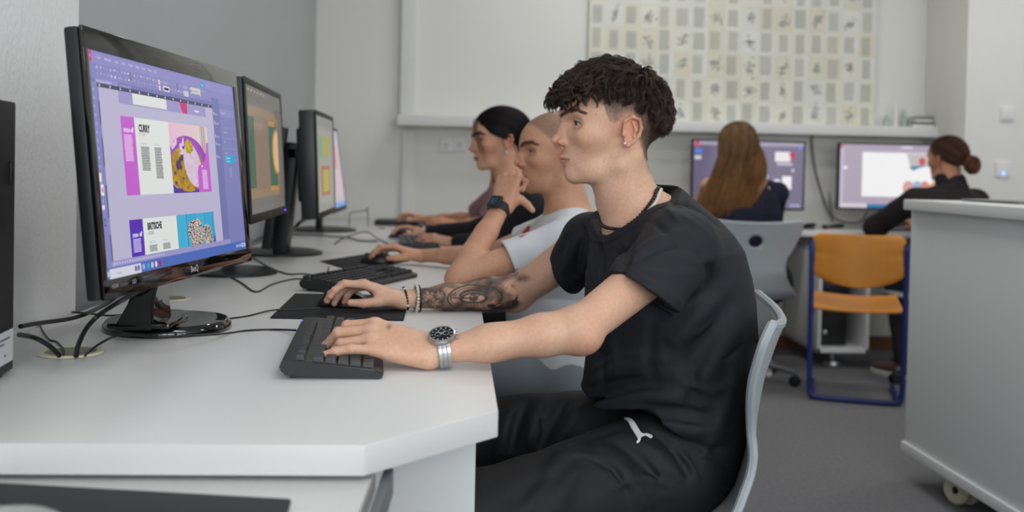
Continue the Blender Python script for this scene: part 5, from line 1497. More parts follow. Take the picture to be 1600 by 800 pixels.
nctr = (ncA + ncB) / 2 + V(.003, -.010, -.003); ntan = unit(ncA - ncB); nlat = unit(V(.0, 1, 0) - ntan * ntan[1]); nn_ = np.cross(ntan, nlat); nn_ = nn_ if nn_[2] > 0 else -nn_
nra = np.linalg.norm(ncA - ncB) / 2
def hole(p):
    q = p - nctr.astype(np.float32); h = q @ nn_.astype(np.float32); u = q @ ntan.astype(np.float32); w = q @ nlat.astype(np.float32)
    r = np.sqrt((u / nra) ** 2 + (w / .099) ** 2)
    return np.maximum((r - 1) * .072 - .8 * np.clip(h, 0, .2), -.030 - h)
sh.add(hole, nctr, .20, .003, 1)
def collar(p):
    d = hole(p); return -.0026 * (1 - sst(.017, .0185, d)) * (d > -.01)
def sleeve_hem(p):
    o = np.zeros(len(p), np.float32)
    for c0, a, r in ((cutL, aL, .11), (cutR, aR, .11)):
        d = (p - c0.astype(np.float32)) @ a.astype(np.float32); m = (np.linalg.norm(p - c0.astype(np.float32), axis=1) < r)
        o += m * .0009 * np.exp(-((d + .020) / .0014) ** 2)
    return o
sh.disp.append(collar); sh.disp.append(sleeve_hem)
# seam where the sleeve joins
def seam(p):
    n = unit(V(-.35, -.9, -.15)); c0 = shL + V(.004, .030, .01); d = (p - c0.astype(np.float32)) @ n.astype(np.float32) + .010 * np.cos((p[:, 2] - .9) * 16)
    m = (np.linalg.norm(p - shL, axis=1) < .13)
    return m * .8 * (.0016 * np.exp(-(d / .0016) ** 2) - .0012 * np.exp(-((d - .006) / .004) ** 2))
sh.disp.append(seam)
def FP(*a):     # fold points: picture position at a depth near the cloth
    out = []
    for x, y, Y in a: out.append(PY(x, y, Y))
    return out
S0 = sh
def FH(*a):     # fold points on the cloth surface as seen
    return [hit(sh, x, y, 1.5, 2.4) for x, y in a]
fl1 = folds([
    (FH((985, 405), (1010, 385), (1035, 372), (1070, 362)), .009, .004), (FH((990, 412), (1015, 398), (1050, 385)), .007, -.003),
    (FH((990, 385), (980, 405), (972, 425)), .008, -.006), (FH((1000, 425), (1040, 430), (1085, 425)), .008, .002), (FH((1010, 345), (1035, 360), (1050, 385)), .007, -.002), (FH((1060, 400), (1090, 410), (1118, 402)), .008, .0025), (FH((1030, 330), (1070, 340), (1110, 372)), .007, .002), (FH((975, 380), (962, 420), (950, 455)), .012, .006),
    (FH((930, 350), (925, 400), (928, 450)), .010, .006), (FH((945, 360), (940, 410), (942, 460)), .010, -.006), (FH((960, 395), (950, 430), (945, 470)), .008, .004),
    (FH((905, 370), (890, 400), (880, 425)), .009, .005), (FH((915, 360), (905, 395), (900, 430)), .008, -.005), (FH((895, 365), (875, 392), (862, 412)), .008, -.004),
    (FH((1075, 300), (1105, 318), (1130, 345)), .010, .004), (FH((1050, 318), (1085, 325), (1120, 352)), .009, -.004), (FH((1040, 312), (1045, 330), (1060, 345)), .006, .004),
    (FH((1010, 440), (1040, 455), (1062, 478)), .010, .003), (FH((1090, 400), (1110, 430), (1105, 460)), .012, -.004),
    (FH((1120, 500), (1090, 520), (1050, 530)), .007, .003), (FH((1160, 540), (1130, 560), (1090, 570)), .007, -.003), (FH((1150, 600), (1110, 610), (1070, 600)), .008, .003), (FH((930, 575), (960, 560), (1000, 552)), .007, .003), (FH((925, 605), (960, 595), (1000, 592)), .006, -.003), (FH((1000, 620), (1050, 628), (1100, 640)), .007, .003), (FH((1030, 650), (1070, 655), (1110, 668)), .006, -.0025),
    (FH((1110, 470), (1085, 500), (1060, 530)), .016, .007), (FH((1140, 480), (1110, 520), (1080, 560)), .016, -.006), (FH((1150, 520), (1120, 560), (1090, 600)), .016, .005),
    (FH((930, 600), (970, 575), (1030, 560)), .014, .006), (FH((925, 625), (975, 605), (1040, 600)), .014, -.007), (FH((915, 640), (960, 632), (1010, 615), (1060, 620)), .013, .006),
    (FH((1000, 640), (1060, 640), (1110, 650)), .014, -.006), (FH((1040, 665), (1080, 672), (1130, 670)), .012, .006), (FH((1060, 690), (1100, 700), (1135, 700)), .010, -.005),
    (FH((960, 480), (955, 530), (965, 580)), .012, .004), (FH((940, 560), (945, 590), (935, 615)), .010, -.004), (FH((1090, 720), (1110, 690), (1125, 640)), .012, .005),
    (FH((1150, 570), (1140, 620), (1120, 680)), .012, .005), (FH((1020, 500), (1015, 560), (1020, 600)), .012, -.003), (FH((1080, 560), (1085, 610), (1075, 650)), .012, -.004)])
sh.disp.append(lambda p: 2.0 * fl1(p))
sh.disp.append(lambda p: (.0020 * wob(p, 28, 2) + .0013 * wob(p, 60, 4)) * sst(-.02, .12, np.linalg.norm(p - np.array([.20, 1.62, .86]), axis=1) - .02))
# hem: cut the bottom along a slanted plane
hemf = [(880, 600), (900, 622), (935, 646), (975, 640), (1010, 645), (1040, 660), (1065, 684), (1098, 735), (1110, 766), (1150, 770)]
def hem(p):      # keep above the hem line; the line is a height for every position along the body's front-back axis
    X = [PY(x, y, 1.775)[0] for x, y in hemf]; Z = [PY(x, y, 1.775)[2] for x, y in hemf]
    return (np.interp(p[:, 0], X, Z) + .05 * (p[:, 1] - 1.85) * 0 - p[:, 2]) * .8
sh.add(hem, (.4, 1.93, .75), 2., .004, 2)
vt, qt = mesh_sdf(sh, (.10, 1.52, .40), (.66, 2.32, 1.10), .0024)
tee = from_pydata('t_shirt', vt, qt, M_tee, student, smooth=True)
tee['label'] = 'plain black t-shirt'
print('tee', len(vt), time.time() - T1)

# trousers ------------------------------------------------------------------
M_tr = cloth('black_track_fabric', '18191c', .68)
tr = SDF()
pel = V(.44, 1.93, .53)
hipL, hipR = V(.405, 1.835, .510), V(.38, 2.03, .515)
knL = PY(738, 822, 1.66) ; knR = PY(728, 682, 2.12)
tr.cap(V(.40, 1.84, .51), V(.39, 2.02, .51), .105, .105, .03)
tr.cap(hipL, knL, .105, .083, .04); tr.cap(hipR, knR, .100, .080, .03)
tr.cap(V(.445, 1.86, .495), V(.44, 2.0, .495), .085, .085, .03)
anL = V(-.05, 1.66, .12); anR = V(-.02, 2.14, .12)
tr.cap(knL, anL, .080, .060, .03); tr.cap(knR, anR, .080, .060, .03)
trb = tr
def TH(*a): return [hit(tr, x, y, 1.4, 2.5) for x, y in a]
_tf = folds([(TH((960, 760), (1010, 745), (1050, 760)), .007, .003), (TH((930, 720), (960, 735), (980, 770)), .006, -.003), (TH((1000, 700), (1030, 735), (1050, 780)), .006, .003), (TH((870, 720), (900, 710), (930, 712)), .006, .003), (TH((1040, 690), (1075, 720), (1090, 750)), .006, .003), (TH((840, 640), (850, 670), (845, 700)), .005, -.004),
    
    (TH((905, 640), (890, 665), (872, 690)), .010, .010), (TH((880, 630), (862, 660), (850, 690)), .010, -.009), (TH((850, 625), (835, 655), (828, 690)), .011, .009), (TH((822, 630), (808, 660), (800, 700)), .010, -.008), (TH((798, 645), (785, 680), (778, 715)), .010, .007),
    (TH((885, 700), (930, 680), (960, 672)), .012, -.008), (TH((905, 690), (880, 712), (860, 735)), .012, .008), (TH((960, 690), (1000, 720), (1040, 760)), .010, -.005), (TH((975, 680), (1020, 705), (1060, 745)), .010, .005),
    (TH((940, 700), (980, 740), (1010, 790)), .012, .005), (TH((1020, 675), (1050, 700), (1075, 740)), .009, -.006), (TH((900, 735), (880, 765), (870, 790)), .014, .004), (TH((840, 745), (815, 770), (800, 795)), .014, -.004)])
tr.disp.append(lambda p: 2.0 * _tf(p))
tr.disp.append(lambda p: .0028 * wob(p, 26, 12) + .0016 * wob(p, 60, 14))
vt, qt = mesh_sdf(tr, (-.20, 1.50, .08), (.62, 2.32, .70), .0034)
trou = from_pydata('trousers', vt, qt, M_tr, student, smooth=True); trou['label'] = 'black track trousers with a white leaping cat'
# white leaping cat printed on the thigh
cat = [(975, 654), (980, 656), (985, 654), (990, 657), (994, 664), (998, 672), (1003, 677), (1010, 680), (1015, 680), (1019, 683), (1018, 686), (1012, 685), (1006, 684), (1001, 683), (1000, 687), (999, 692), (996, 694), (993, 692), (995, 688), (995, 684), (992, 679), (988, 673), (985, 666), (982, 661), (977, 659)]
cat = [(740 + (x) / 3.0769, 540 + y / 3.0769) for x, y in ((724, 352), (735, 348), (748, 350), (763, 358), (778, 376), (791, 400), (802, 418), (815, 427), (830, 425), (842, 428), (856, 434), (859, 444), (850, 448), (838, 440), (826, 434), (812, 438), (804, 444), (802, 456), (797, 466), (790, 472), (783, 470), (784, 462), (790, 456), (786, 446), (780, 434), (769, 417), (758, 399), (750, 382), (744, 370), (735, 361), (727, 358))]
Pc = np.array([hit(tr, x, y, 1.4, 2.4) for x, y in cat]); ctr = Pc.mean(0)
tm = bmesh.new(); vs = [tm.verts.new(p) for p in Pc]; tm.faces.new(vs)
bmesh.ops.triangulate(tm, faces=tm.faces[:]); bmesh.ops.subdivide_edges(tm, edges=tm.edges[:], cuts=3, use_grid_fill=True)
pp = project_out(tr, np.array([v.co[:] for v in tm.verts]), .0012)
for v, p in zip(tm.verts, pp): v.co = p
mb = MB(); mb.add(tm); lo_ = mb.build('leaping_cat_print', mat('white_print', 'e2e2e4', .6), trou); lo_['label'] = 'white leaping cat emblem'
sg = lo_.modifiers.new('thick', 'SOLIDIFY'); sg.thickness = .0016; sg.offset = 0
# shoes
def shoe(parent, ankle, ang, m, sole, lb=None):
    s = SDF(); c, s_ = math.cos(ang), math.sin(ang); f = V(c, s_, 0); a = V(ankle[0], ankle[1], 0)
    s.ecap(a + f * -.03 + V(0, 0, .05), a + f * .16 + V(0, 0, .038), .042, .036, (0, 0, 1), .8, .02); s.cap(a + V(0, 0, .06), a + V(0, 0, .12), .042, .040, .02)
    s.add(lambda p: .012 - p[:, 2], a + V(0, 0, .05), 3, .002, 2)
    v, q = mesh_sdf(s, a + V(-.25, -.25, .0), a + V(.25, .25, .18), .005)
    o = from_pydata('shoe', v, q, m, parent, smooth=True)
    if lb: o['label'] = lb
    M = Matrix.Translation(Vector(a + f * .065)) @ Matrix.Rotation(ang, 4, 'Z')
    MB().lathe([(0, 0), (1, 0), (1.04, .5), (1, 1), (0, 1)], n=36, M=M @ Matrix.Diagonal((.142, .046, .022, 1))).build('sole', sole, o)
    return o
M_shoe = mat('black_shoe', '1d1d1f', .6); M_sole = mat('white_rubber_sole', 'd8d6d0', .6)
shoe(student, (-.05, 1.66), math.pi, M_shoe, M_sole); shoe(student, (-.02, 2.14), math.pi, M_shoe, M_sole)
print('trousers', time.time() - T1)

# hair ------------------------------------------------------------------------
rs = np.random.RandomState(11)
def curly_hair(parent):
    cap_ = SDF(); cap_.it = hd.it[:3]
    ev = lambda p: cap_.ev(p, .1)
    n = 1500; th = rs.rand(n * 5) * 2 * np.pi; ph = np.arccos(1 - rs.rand(n * 5) * 1.05)
    d = np.stack([np.sin(ph) * np.cos(th), np.sin(ph) * np.sin(th), np.cos(ph)], -1)
    P = np.array([.015, 0, .045]) + d * np.array([.1, .076, .083]); P = project_out(cap_, P, .0, ev=ev)
    low = np.interp(P[:, 0], [-.09, -.06, -.03, .00, .04, .075, .10, .13], [.015, .040, .060, .074, .078, .080, .090, .098])
    P = P[P[:, 2] > low][:n]; n = len(P)
    N = sdf_normal(ev, P)
    front = sst(.055, .085, P[:, 0]); side = sst(.035, .062, np.abs(P[:, 1])); back = sst(-.01, -.06, P[:, 0])
    f = np.tile(V(1, 0, 0), (n, 1)) * (1 - 1.4 * back)[:, None] * (1 - .75 * side * (1 - front))[:, None]
    f[:, 1] += P[:, 1] * 7 + .25; f[:, 2] -= .35 * side + .9 * back
    f += rs.normal(0, .30, f.shape)
    f -= N * (f * N).sum(-1, keepdims=True); f /= np.linalg.norm(f, axis=1, keepdims=True)
    K = 26; L = (.050 + .020 * rs.rand(n)) * (1 - .42 * side * (1 - front)) * (1 - .22 * back) + .012 * front
    lift = (.007 + .013 * rs.rand(n)) * (1 - .30 * side) * (1 - .45 * back) + .004 * front
    t = np.linspace(0, 1, K)
    C = np.zeros((n, K, 3)); cur = P + N * .001; dirn = N * .9 + f * .5
    for k in range(K):
        C[:, k] = cur; step = (L / K)[:, None]
        dirn = dirn * .80 + (f + N * .10) * .20
        dist = ev(cur.astype(np.float32)); want = lift * (1.0 - .45 * t[k] ** 2)
        nn = sdf_normal(ev, cur.astype(np.float32)); corr = (want - dist)[:, None] * nn * 30
        fr = front[:, None] * V(.10, 0, -.95 * t[k])
        dd = dirn + corr * (1 - .5 * front[:, None]) + fr; dd /= np.linalg.norm(dd, axis=1, keepdims=True)
        cur = cur + dd * step
    M_ = 34
    T = np.gradient(C, axis=1); T /= np.linalg.norm(T, axis=-1, keepdims=True); X = np.cross(T, V(.2, .3, .93)); X /= np.linalg.norm(X, axis=-1, keepdims=True); Y = np.cross(T, X)
    curly = np.clip(front + .35 * rs.rand(n), 0, 1)
    phase = rs.rand(n) * 6.28; wl = .050 - .024 * curly + .012 * rs.rand(n); amp = (.0024 + .0030 * rs.rand(n)) * (.75 + 1.1 * curly); hand_ = rs.choice([-1, 1], n)
    s_ = t[None] * L[:, None]; am = amp[:, None] * sst(0, .35, t)[None]
    C = C + X * (np.cos(s_ / wl[:, None] * 6.28 * hand_[:, None] + phase[:, None]) * am)[..., None] + Y * (np.sin(s_ / wl[:, None] * 6.28 * hand_[:, None] + phase[:, None]) * am)[..., None]
    tone = rs.rand(n); out = []; cols = []
    for j in range(M_):
        a = rs.rand(n) * 6.28; r = (.0034 + .0018 * rs.rand(n)) * np.sqrt(rs.rand(n))
        fr = (1 - .75 * t[None] ** 1.3)
        o = (X * np.cos(a)[:, None, None] + Y * np.sin(a)[:, None, None]) * (r[:, None] * fr)[..., None]
        stray = rs.normal(0, .0011, (n, 1, 3)) * (t[None, :, None] ** 2) * (1 + 2.5 * (rs.rand(n, 1, 1) > .93))
        out.append(C + o + stray); tt = np.clip(.5 * tone + .5 * rs.rand(n), 0, 1) ** 1.3
        cols.append(np.array(hexc('1b1411'))[None] * (1 - tt[:, None]) + np.array(hexc('5b493e'))[None] * tt[:, None])
    S_ = np.concatenate(out); c_ = np.concatenate(cols)
    S_ = HO + S_ @ HR.T
    rad = np.interp(t, [0, .6, 1], [.00030, .00027, .00008])
    h = strands('hair', S_, rad, M_hair, parent, c_); h['label'] = 'dark brown curly hair, cropped at the sides'
    return h
hair1 = curly_hair(student)
# scalp cap under the curls
cp = SDF(); cp.ell((.014, 0, .046), (.1025, .0785, .0875), 0)
cp.add(lambda p: np.interp(p[:, 0], [-.12, -.06, -.03, .00, .04, .075, .10, .13], [.018, .044, .064, .078, .082, .084, .094, .102]).astype(np.float32) - p[:, 2], (0, 0, 0), 2, .006, 2)
cp.disp.append(lambda p: .0022 * wob(p, 300, 5) + .001 * wob(p, 700, 9))
v_, q_ = mesh_sdf(cp, (-.13, -.11, -.02), (.14, .11, .16), .002)
c = from_pydata('hair_base', (HO + v_ @ HR.T), q_, M_hair, hair1, smooth=True, cols=np.tile(np.array(hexc('211a17')), (len(v_), 1)))

# short cropped stubble on the sides ---------------------------------------------
def stubble(parent, n, region, ln, col, rad, seed, sdf=hd, O=None, R=None, name='cropped_hair', sc=1.):
    O = HO if O is None else O; R = HR if R is None else R
    rs = np.random.RandomState(seed); d = rs.normal(size=(n, 3)); d /= np.linalg.norm(d, axis=1, keepdims=True)
    P = np.array([.01, 0, .03]) + d * np.array([.1, .08, .09]); P = project_out(sdf, P, 0)
    P = P[region(P, rs)]; N = sdf_normal(lambda q: sdf.ev(q, .05), P)
    d = N * .55 + np.array([-.35, 0, -.7]) + rs.normal(0, .15, P.shape); d /= np.linalg.norm(d, axis=1, keepdims=True)
    k = np.linspace(0, 1, 3)[None, :, None]; l = ln(P)[:, None, None]
    S_ = P[:, None] + d[:, None] * k * l
    S_ = O + (S_ * sc) @ R.T
    return strands(name, S_, np.array([1, .8, .3]) * rad, M_hair, parent, np.tile(np.array(col)[None], (len(P), 1)) * (.6 + .8 * rs.rand(len(P), 1)))
def reg1(P, rs):
    ln = np.interp(P[:, 0], [-.10, -.055, -.040, -.022, -.010, .0, .024, .036, .042, .046, .066, .085], [-.080, -.072, -.045, .0, .034, .030, .016, .022, .034, .048, .060, .078])
    ear = np.exp(-(((P[:, 0] + .008) / .022) ** 2 + ((P[:, 2] - .003) / .030) ** 2)) * (np.abs(P[:, 1]) > .06)
    pr = sst(.000, .020, P[:, 2] - ln)
    return (rs.rand(len(P)) < pr) & (P[:, 0] < .075) & (ear < .45)
stubble(hair1, 60000, reg1, lambda P: .0012 + .004 * sst(.03, .075, P[:, 2]) + .010 * sst(-.035, -.07, P[:, 0]) * sst(-.05, .02, P[:, 2]), hexc('5a4a40'), .00012, 5)

# watch, bracelets, necklace, ear stud ---------------------------------------------
fa = unit(wrL - elL)                      # towards the hand
wc = wrL + fa * -.013; side = unit(np.cross(fa, (0, 0, 1))); upv = unit(V(.0, -.42, .91)); upv = unit(upv - fa * (upv @ fa)); sd = np.cross(upv, fa)
Mw = frame(wc, fa, sd, upv)
wt = MB()
for i in range(26):                       # links round the wrist
    a = i / 26 * 2 * math.pi
    if abs(a - math.pi / 2) < .45: continue
    c = Vector((0, math.cos(a) * .0305, math.sin(a) * .0262 + .0004)); w_ = .0072
    for dx in (-.0066, 0, .0066):
        wt.box((0, 0, 0), (.0064, w_ * 1.1, .0036), bev=.0005, M=Mw @ Matrix.Translation(c + Vector((dx, 0, 0))) @ Matrix.Rotation(a - math.pi / 2, 4, 'X'))
wobj = wt.build('wristwatch', M_steel, student); wobj['label'] = 'steel link watch with black dial'
Md = Mw @ Matrix.Translation((0, 0, .0225)) @ Matrix.Diagonal((1.1, 1.1, 1, 1))
MB().lathe([(0, 0), (.0180, 0), (.0202, .003), (.0205, .007), (.0195, .0095), (.0172, .0105), (.0168, .0090), (0, .0090)], n=48, M=Md).build('case', M_steel, wobj)
dl = Flat()
dl.ell(0, 0, .0168, .0168, hexc('101114'), 0, n=40)
for k in range(12):
    a = k * math.pi / 6; dl.poly([(math.cos(a + e) * r, math.sin(a + e) * r) for r, e in ((.0125, -.05), (.0155, -.04), (.0155, .04), (.0125, .05))], hexc('c8cacc'), .0001)
for cx, cy in ((-.006, .0), (.0055, .0), (0, .0068)):
    for k in range(24):
        a = k * math.pi / 12; b = a + math.pi / 12
        dl.poly([(cx + math.cos(a) * .0040, cy + math.sin(a) * .0040), (cx + math.cos(b) * .0040, cy + math.sin(b) * .0040), (cx + math.cos(b) * .0047, cy + math.sin(b) * .0047), (cx + math.cos(a) * .0047, cy + math.sin(a) * .0047)], hexc('b4b6b8'), .0001)
for a, l in ((.7, .012), (2.4, .009)): dl.poly([(math.cos(a + 1.57) * .0006, math.sin(a + 1.57) * .0006), (math.cos(a) * l, math.sin(a) * l), (-math.cos(a + 1.57) * .0006, -math.sin(a + 1.57) * .0006)], hexc('e2e4e6'), .0003)
dl.build('dial', mat('watch_dial', vcol=True, rough=.25), wobj, Md @ Matrix.Translation((0, 0, .0094)))
for yy in (-.008, 0, .008): MB().cyl(Md @ Vector((-.0195, yy, .005)), Md @ Vector((-.0235, yy * 1.1, .005)), .0019, n=12).build('crown', M_steel, wobj)
M_beadk = mat('black_beads', '16171a', .25); M_beadw = mat('white_beads', 'd9d4c8', .3)
faR = unit(wrR - elR); s1 = unit(np.cross(faR, (0, 0, 1))); u1 = np.cross(s1, faR)
def wrist_ring(off, ra, rb, tilt=0.):
    c = wrR + faR * off; return [c + s1 * math.cos(a) * ra + u1 * math.sin(a) * rb + faR * tilt * math.sin(a) for a in np.linspace(0, 2 * math.pi, 17)]
b1_ = wrist_ring(-.001, .0300, .0252, .003)
o = bead_ring('bracelet', b1_, .0031, M_beadk, student, gap=1.0); o['label'] = 'black bracelet with white cube beads'
for k in (1, 3, 5, 9, 11, 13): 
    p = b1_[k]; MB().box(tuple(p), (.0068, .0068, .0068), bev=.001).build('bead', M_beadw, o)
o = bead_ring('bracelet', wrist_ring(-.0245, .0335, .0290, -.002), .0036, M_beadw, student, gap=1.0); o['label'] = 'bracelet of pearly white beads'
MB().tube([tuple(p) for p in wrist_ring(-.031, .0340, .0292, 0)][:-1], .0019, n=8, closed=True, sub=3).build('bracelet', M_beadk, student)['label'] = 'thin black cord bracelet'
def on_neck(pts, off):
    P = np.array([PY(*p) for p in pts])
    return project_out(body, P, off, it=6)
nk_px = [(1044, 282, 1.98), (1040, 283, 1.90), (1033, 290, 1.885), (1024, 305, 1.88), (1012, 322, 1.875), (998, 338, 1.87), (982, 350, 1.875), (968, 358, 1.885), (957, 352, 1.93), (954, 340, 1.965), (956, 328, 1.99)]
NP = on_neck(nk_px, .0035)
o = bead_ring('necklace', [tuple(p) for p in NP], .0036, M_beadk, student, gap=1.02); o['label'] = 'necklace of shiny black round beads'
NP2 = on_neck([(1046, 281, 1.97), (1041, 287, 1.90), (1035, 297, 1.88), (1027, 312, 1.875), (1016, 328, 1.87), (1002, 345, 1.87)], .0045)
MB().tube([tuple(p) for p in NP2], .0034, n=8).build('necklace', M_beadw, student)['label'] = 'smooth white cord necklace'
es_ = HO + HR @ V(.0065, .0845, -.0205)
MB().sphere(tuple(es_), .0030, 12, 8).build('ear_stud', mat('crystal', 'e8eef6', .05, metal=.6), student)
print('student done', time.time() - T1)
# ================================================================ the other students
def hair_mesh_sleek(parent, O, R, sc, knot, n, c0, c1, region, seed=1, off=.004, grow=.008, rad=.0004, K=16, jit=.0012, part=False, cc=(.013, 0, .045), rr=(.102, .079, .086)):
    rs = np.random.RandomState(seed); d = rs.normal(size=(n * 2, 3)); d /= np.linalg.norm(d, axis=1, keepdims=True)
    cc = np.array(cc); rr = np.array(rr); P = cc + d * rr; P = P[region(P)][:n]; n = len(P)
    kn = np.array(knot); C = np.zeros((n, K, 3)); cur = P.copy()
    tot = np.linalg.norm(P - kn, axis=1) * 1.25
    for k in range(K):
        C[:, k] = cur; nn = (cur - cc) / rr ** 2; nn /= np.linalg.norm(nn, axis=1, keepdims=True)
        g = kn - cur; dist = np.linalg.norm(g, axis=1, keepdims=True); g = g / (dist + 1e-9)
        g = g - nn * np.minimum((g * nn).sum(-1, keepdims=True), 0) * (dist > .02); g /= np.linalg.norm(g, axis=1, keepdims=True) + 1e-9
        cur = cur + g * np.minimum(tot[:, None] / (K - 1), dist)
        q = (cur - cc) / rr; r = np.linalg.norm(q, axis=1, keepdims=True); lim = 1 + (off + grow * k / K) / .085
        cur = np.where(r < lim, cc + q / r * rr * lim, cur)
    t = np.linspace(0, 1, K); C += rs.normal(0, jit, (n, 1, 3)) * np.sin(t * 3.14)[None, :, None]
    tt = rs.rand(n, 1) ** 1.5; c = np.array(c0)[None] * (1 - tt) + np.array(c1)[None] * tt
    S_ = np.asarray(O) + (C * sc) @ R.T
    return strands('hair', S_, np.interp(t, [0, .1, .9, 1], [.5, 1, 1, .4]) * rad, M_hair, parent, c)
def hair_cap(parent, O, R, sc, zl, col, rr=(.1035, .0800, .088), name='hair_base', h=.003, cc=(.013, 0, .045)):
    cp = SDF(); cp.ell(cc, rr, 0)
    xs, zs = zip(*zl)
    cp.add(lambda p: np.interp(p[:, 0], xs, zs).astype(np.float32) - p[:, 2], (0, 0, 0), 2, .004, 2)
    cp.disp.append(lambda p: .0012 * wob(p, 160, 5))
    v_, q_ = mesh_sdf(cp, (-.14, -.12, -.10), (.14, .12, .17), h)
    return from_pydata(name, np.asarray(O) + (v_ * sc) @ R.T, q_, M_hair, parent, smooth=True, cols=np.tile(np.array(col), (len(v_), 1)))
def seated(lb, skin, O, fwd, up, sc, head, sh, el, wr, hands, pel, top, h=.003, hh=.002, legs=None, arm_r=(.040, .033, .034, .023), shirt=None, colfn=None, wid=1., tr_m=None, shoe_m=None, sole_m=None, group=None, eye_open=True, iris='5a4a3c', lipc='a8605a', brow=None, neck=None, hipw=1.):
    """sh, el, wr: [left, right]; hands: [(F, T, curls, thumb) ...]"""
    HO_, R_ = face_frame(O, fwd, up)
    hdx = head_sdf(head); neck_add(hdx, neck)
    hs_ = SDF(R_ * 1.0, HO_)
    base = hdx
    loc = lambda p: base.ev(((p - HO_.astype(np.float32)) @ R_.astype(np.float32) / sc).astype(np.float32), .03) * sc
    b = SDF(); b.add(loc, HO_ + V(0, 0, -.05), .26, 0)
    mid = (sh[0] + sh[1]) / 2; u = unit(sh[0] - sh[1]); back = unit(V(u[1], -u[0], 0)); 
    nb = HO_ + R_ @ (V(-.040, 0, -.170) * sc)
    for i in (0, 1): b.cap(sh[i], nb + (sh[i] - nb) * .25 - V(0, 0, .01), .040 * wid, .052 * wid, .03)
    chest = mid * .55 + nb * .45 - V(0, 0, .06)
    b.ecap(chest, chest * .5 + pel * .5, .125 * wid, .115 * wid, np.cross(u, (0, 0, 1)), .72, .04); b.ecap(chest * .5 + pel * .5, pel, .115 * wid, .125 * wid, np.cross(u, (0, 0, 1)), .75, .04)
    infos = []
    for i in (0, 1):
        arm_add(b, sh[i], el[i], wr[i], (0, 0, 1), r=arm_r, k=.007 if shirt.get('depth') else .02)
        Fh, Th, cu, thb = hands[i]; infos.append(hand_add(b, wr[i], Fh, Th, dict(cu, flip=1) if i == 0 else cu, thb, sc * (.90 if arm_r[0] < .042 else 1.0)))
    allp = np.array([*sh, *el, *wr, nb, pel] + [inf['tips'][f][0] for inf in infos for f in inf['tips']])
    lo = allp.min(0) - .10; hi = allp.max(0) + .10; zc = nb[2] + .02
    lo2 = lo.copy(); hi2 = hi.copy(); hi2[2] = zc + h
    hx = HO_ + V(0, 0, 0); l3 = V(min(hx[0] - .16, lo[0] if False else hx[0] - .17), hx[1] - .17, zc - hh); h3 = V(hx[0] + .17, hx[1] + .17, hx[2] + .16)
    if hi[2] > zc + .02:      # raised hand: one grid for everything
        v, q = mesh_sdf(b, np.minimum(lo, l3), np.maximum(hi, h3), hh)
    else:
        v, q = join_vq([mesh_sdf(b, lo2, hi2, h), mesh_sdf(b, l3, h3, hh)])
    c = np.tile(np.array(skin), (len(v), 1)).astype(np.float32); c *= 1 + .05 * wob(v, 50, 4)[:, None] * np.array([.3, 1, 1])
    L = ((v - HO_) @ R_) / sc; m = np.linalg.norm(L - np.array([.03, 0, 0]), axis=1) < .19; i = np.flatnonzero(m)
    ci = face_cols(L[i], c[i], {'skin': skin, 'lip': hexc(lipc), 'open': head.get('open', .0038)})
    if brow is not None: ci = blend(ci, sst(.0042, .0022, seg_dist(np.c_[L[i][:, 0], np.abs(L[i][:, 1]), L[i][:, 2]].astype(np.float32), project_out(hdx, np.array(BROW), 0.))[0]) * .9, hexc(brow))
    if colfn: ci = colfn(L[i], ci)
    c[i] = ci
    for inf in infos:
        for p_, r_ in nails(inf, .95): c = blend(c, sst(r_, r_ * .8, np.linalg.norm(v - p_, axis=1)) * .6, hexc('e3b9ab'))
    o = from_pydata('person', v, q, M_skin, None, smooth=True, cols=c)
    tag(o, lb, 'person', group)
    if brow is not None and O[1] < 4.2: brow_strands(o, HO_, R_, sc, hdx, BROW, .0030, hexc(brow), n=420, seed=4, ln=.0065, rad=.0003)
    lashes(o, HO_, R_, sc, head.get('open', .0038))
    eyes(o, HO_, R_, sc, iris=iris, gaze=(1, .36, -.12))
    out = dict(o=o, O=HO_, R=R_, nb=nb, u=u, body=b, hands=infos, hd=hdx, mid=mid)
    # garment on the upper body
    s = SDF(); t = shirt; ang_ = math.atan2(u[1], u[0]); w_ = np.linalg.norm(sh[0] - sh[1]) / 2
    zt = mid[2] + .02; zs = [pel[2] - .03, pel[2] + .08, (pel[2] + zt) / 2, zt - .14, zt - .06, zt + .0, nb[2] + .02]
    fl_ = t.get('loose', 1.0)
    A_ = [w_ * .98, w_ * .92, w_ * .90, w_ * 1.02, w_ * .98, w_ * .74, .075]; B_ = [.130, .125, .120, .125, .118, .095, .062]
    rws = []
    for z_, a_, b_ in zip(zs, A_, B_):
        k = np.clip((z_ - pel[2]) / (zt - pel[2]), 0, 1.2); cx = pel[:2] * (1 - min(k, 1)) + (mid[:2] * .6 + nb[:2] * .4) * min(k, 1)
        rws.append((z_, cx[0], cx[1], a_ * fl_, b_ * fl_ * (t.get('depth', 1) if k < .8 else 1), ang_))
    s.add(f_loft(rws), (pel + mid) / 2, .5, 0)
    for i in (0, 1):
        s.cap(sh[i], nb + (sh[i] - nb) * .2 - V(0, 0, .012), .050 * fl_ * wid, .052 * fl_ * wid, .04)
        sl = t['sleeve'][i]
        if sl <= 1: ends = [(sh[i], sh[i] + (el[i] - sh[i]) * sl)]; R0 = [(arm_r[0] + .017 - t.get('tight', 0), arm_r[0] + .021 - 1.6 * t.get('tight', 0))]
        else:
            e2 = el[i] + (wr[i] - el[i]) * (sl - 1); ends = [(sh[i], el[i]), (el[i], e2)]; R0 = [(arm_r[0] + .014, arm_r[1] + .014), (arm_r[1] + .014, arm_r[3] + .010)]
        for (a_, b_), (r0, r1) in zip(ends, R0): s.cap(a_, b_, r0, r1, .03)
        a_, b_ = ends[-1]; dr = unit(b_ - a_); rr_ = R0[-1][1]
